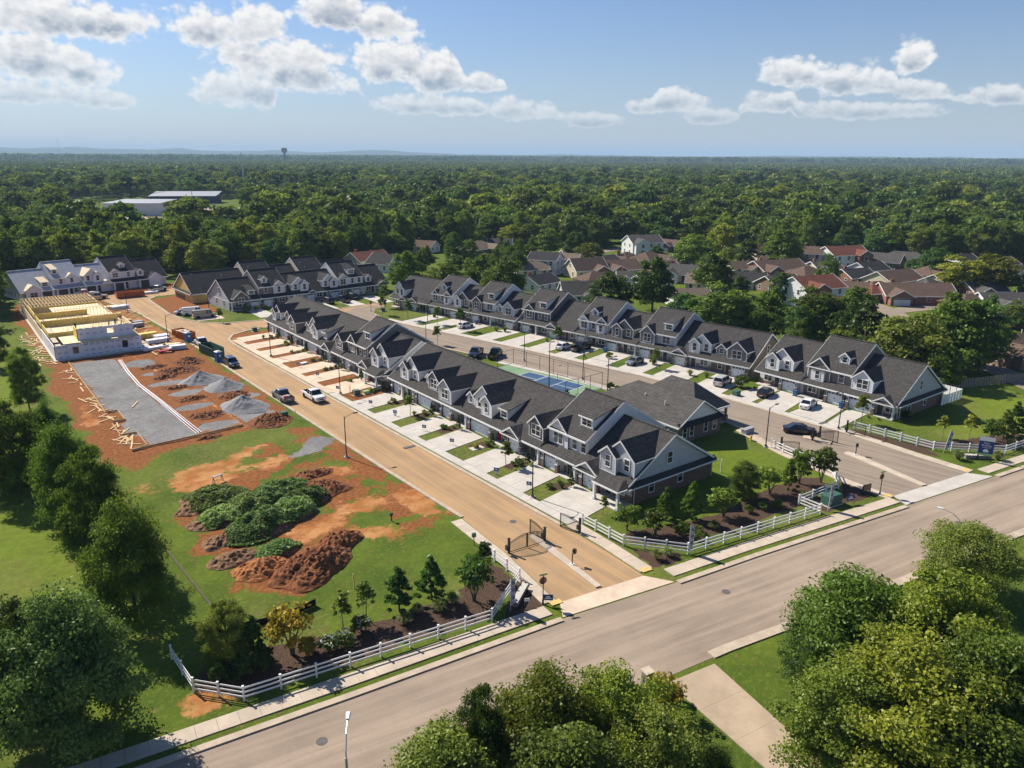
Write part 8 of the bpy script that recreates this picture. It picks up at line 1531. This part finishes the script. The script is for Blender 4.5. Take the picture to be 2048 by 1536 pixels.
for kd, mt, x, y, s_, hs, lb in [('loose', 'leaf_dark', 56.6, 53.2, 1.35, 1, 'dark loose shrub nearest the fence end by the gate'), ('loose', 'leaf_green', 58.4, 50.6, 1.35, 1, 'green loose shrub, second from the fence end'), ('cone', 'leaf_green', 61.8, 52.2, 1.5, 1.05, 'tall green conical shrub, left of two by the end townhouse'), ('cone', 'leaf_green', 64.4, 50.6, 1.55, 1.15, 'tall green conical shrub, right of two by the end townhouse'), ('loose', 'leaf_green', 68.0, 48.9, 1.6, .95, 'broad green shrub in the middle of the bed'), ('loose', 'leaf_green', 77.6, 49.4, 1.5, 1.0, 'yellow-green shrub right of the young tree'), ('cone', 'leaf_dark', 80.4, 48.6, 1.3, 1.25, 'dark column shrub before the second entrance'), ('loose', 'leaf_dark', 83.4, 49.0, 1.6, 1.3, 'tall dark shrub, left of two beside the second entrance'), ('loose', 'leaf_green', 86.0, 47.6, 1.6, 1.3, 'tall shrub, right of two beside the second entrance'), ('tuft', 'grass_tuft', 54.5, 46.8, 1.35, 1, 'grass clump at the entrance corner, left'), ('tuft', 'grass_tuft', 55.9, 46.6, 1.3, 1, 'grass clump at the entrance corner, right'), ('tuft', 'grass_tuft', 62.4, 48.0, 1.2, 1, 'grass clump before the conical shrubs, left'), ('tuft', 'grass_tuft', 64.6, 47.6, 1.3, 1, 'grass clump before the conical shrubs, right'), ('bush', 'leaf_green', 60.6, 48.8, 1.1, 1, 'green bush behind the middle feather flag'), ('bush', 'leaf_green', 61.2, 46.9, .8, 1, 'small bush against the fence by the middle feather flag'), ('bush', 'leaf_dark', 71.2, 47.8, .7, 1, 'small dark bush in the mulch, first of three'), ('bush', 'leaf_dark', 73.2, 47.2, .7, 1, 'small dark bush in the mulch, second of three'), ('bush', 'leaf_dark', 75.0, 46.6, .8, 1, 'small dark bush in the mulch, third of three'), ('tuft', 'grass_tuft', 80.2, 46.2, 1.1, 1, 'grass clump inside the stepped fence'), ('young', 'leaf_green', 57.2, 57.6, .85, 1, 'sapling on the lawn of the end townhouse'), ('bush', 'leaf_gold', 79.6, 62.4, .8, 1, 'reddish bare bush by the clubhouse wall')]: plant(kd, 'leaf_green' if mt == 'leaf_dark' else mt, x, y, s_*.82, lb, GR, None, hs)
for kd, mt, x, y, s_, hs, lb in [('young', 'leaf_yellow', 115.6, 46.0, 1.1, .9, 'young yellow-green tree left of the leaning flag'), ('young', 'leaf_yellow', 117.8, 43.2, 1.2, .95, 'young tree between the leaning flag and advert board'), ('loose', 'leaf_green', 118.8, 40.6, 1.2, 1.1, 'green shrub behind the advert board'), ('cone', 'leaf_green', 121.4, 40.0, 1.5, 1, 'green conical shrub right of the advert board'), ('cone', 'leaf_dark', 125, 40.0, 1.5, 1.1, 'dark conical shrub at the right edge'), ('tuft', 'grass_tuft', 108.4, 40.6, 1.4, 1, 'grass clump left of the advert board'), ('tuft', 'grass_tuft', 112.6, 37.2, 1.4, 1, 'grass clump right of the advert board'), ('tuft', 'grass_tuft', 119.8, 38.4, 1.1, 1, 'grass clump behind the right fence, first'), ('tuft', 'grass_tuft', 122.4, 38.2, 1.1, 1, 'grass clump behind the right fence, second'), ('young', 'leaf_yellow', 111.8, 56.6, 1.35, 1.0, 'young tree in front of the end garage beyond the inner road')]: plant(kd, mt, x, y, s_, lb, GE, None, hs)
for i, (x, y, s_, mt) in enumerate([(56.7, 101.6, 1.0, 'leaf_green'), (56.6, 75.8, 1.05, 'leaf_yellow'), (61.6, 174.8, .9, 'leaf_yellow'), (53.9, 190.9, 1.05, 'leaf_yellow'), (96.4, 157.6, 1.3, 'leaf_green'), (97.4, 148.6, 1.6, 'leaf_dark'), (93.2, 166.4, 1.5, 'leaf_dark'), (85.3, 139.6, 1.25, 'leaf_yellow'), (96.4, 184.6, 1.8, 'leaf_green'), (91.0, 176.0, 1.5, 'leaf_green'), (105.8, 122.8, 1.35, 'leaf_dark'), (109.6, 97.6, 1.2, 'leaf_olive'), (119, 52.4, .5, 'leaf_yellow')]):
    plant('young', mt, x, y, s_, ['sapling in the lawn strip before the double garage', 'sapling in the lawn strip near the leaflet box sign', 'thin sapling at the far end of the dusty street terrace', 'sapling on the corner lawn by the vans', 'street tree left of the lamp on the inner road', 'fuller street tree before the nested taupe dormers', 'street tree before the cream garage gable', 'bright sapling standing alone on the inner road verge', 'large street tree at the far junction', 'street tree by the small stop sign', 'dark street tree before the stone garage gable', 'thin street tree before the tall stone gable house', 'tiny shrub tree at the brick corner'][i], 'street trees of the estate')
# foundation shrubs
rf_ = random.Random(6); k = 0
SH = 'small shrubs along the house fronts'
for yb in bedY+[y+58.5 for y in bedY[:-1]]:
    for j in range(4):
        x, y = rf_.uniform(56.6, 59.4), yb+rf_.uniform(.3, 2.2); plant(rf_.choice(['small', 'small', 'tuft']), rf_.choice(['leaf_green', 'leaf_gold', 'leaf_dark', 'leaf_olive']), x, y, rf_.uniform(.55, .95) if True else 1, 'small shrub in a front bed of the dusty street terrace', SH)
    plant('cone', 'leaf_dark', 59.3, yb+.1, .45, 'thin dark columnar shrub by a garage pier of the dusty street terrace', 'columnar shrubs by the garages', None, 1.6)
for x, y, s_, kd, mt, lb in [(112.6, 79.8, 1.4, 'bush', 'leaf_green', 'green bush between the two inner road terraces'), (113.4, 77.2, .9, 'small', 'leaf_olive', 'small bush beside the green utility box lawn'), (111.2, 90.4, 1.2, 'tuft', 'grass_tuft', 'pale grass clump beside the silver SUV, left'), (112.6, 87.6, 1.1, 'tuft', 'grass_tuft', 'pale grass clump beside the silver SUV, right'), (103.6, 142.8, 1.3, 'tuft', 'grass_tuft', 'pale grass clump on the wide lawn by the white hatchback, left'), (105.0, 141.2, 1.3, 'tuft', 'grass_tuft', 'pale grass clump on the wide lawn by the white hatchback, right'), (106.6, 127.6, 1.0, 'tuft', 'grass_tuft', 'grass clump right of the charcoal townhouse driveway'), (107.6, 108.6, .8, 'bush', 'leaf_green', 'bush left of the grey saloon'), (111.4, 100.2, .8, 'bush', 'leaf_green', 'bush right of the grey saloon'), (63.6, 199.6, 1.0, 'bush', 'leaf_green', 'bush before the brick gable end house, left'), (66.4, 200, .9, 'bush', 'leaf_olive', 'bush before the brick gable end house, middle'), (68.8, 200.4, .8, 'bush', 'leaf_green', 'bush before the brick gable end house, right'), (117, 53.2, .6, 'small', 'leaf_yellow', 'small yellow-green bush at the brick corner'), (119.4, 53.0, .9, 'bush', 'leaf_dark', 'dark bush against the brick side wall'), (92.6, 92.8, .8, 'bush', 'leaf_dark', 'dark bush at the court corner, left'), (93.0, 91.4, .6, 'bush', 'leaf_green', 'bush at the court corner, right'), (81.0, 91.4, .8, 'cone', 'leaf_dark', 'dark conical shrub behind the clubhouse'), (115.2, 57.2, .5, 'small', 'leaf_dark', 'low shrub by the end porch, left'), (115.4, 55.6, .5, 'small', 'leaf_dark', 'low shrub by the end porch, right'), (38.0, 30.8, 1.1, 'loose', 'leaf_gold', 'golden spiky shrub beside the mail pillar'), (39.3, 31.4, .8, 'bush', 'leaf_yellow', 'bright bush by the mail pillar')]: plant(kd, mt, x, y, s_, lb, 'shrubs about the estate')

# ------------------------------------------------------------------ air
hb = MB().box(-15900, 15900, -15900, 15900, -1.2, 168, 'glass'); hz_ = hb.build('haze'); hz_.data.materials.clear()
hm_ = bpy.data.materials.new('haze_air'); hm_.use_nodes = True; t = NT(hm_.node_tree); t.n.clear()
pv_ = t.new('ShaderNodeVolumePrincipled'); pv_.inputs['Color'].default_value = (.5, .73, 1, 1); pv_.inputs['Density'].default_value = 9.5e-5; pv_.inputs['Anisotropy'].default_value = 0
ho = t.new('ShaderNodeOutputMaterial'); t.l.new(pv_.outputs[0], ho.inputs['Volume']); hz_.data.materials.append(hm_); hz_.data.update(); hz_['kind'] = 'stuff'; hz_['label'] = 'thin blue summer haze over the far country'
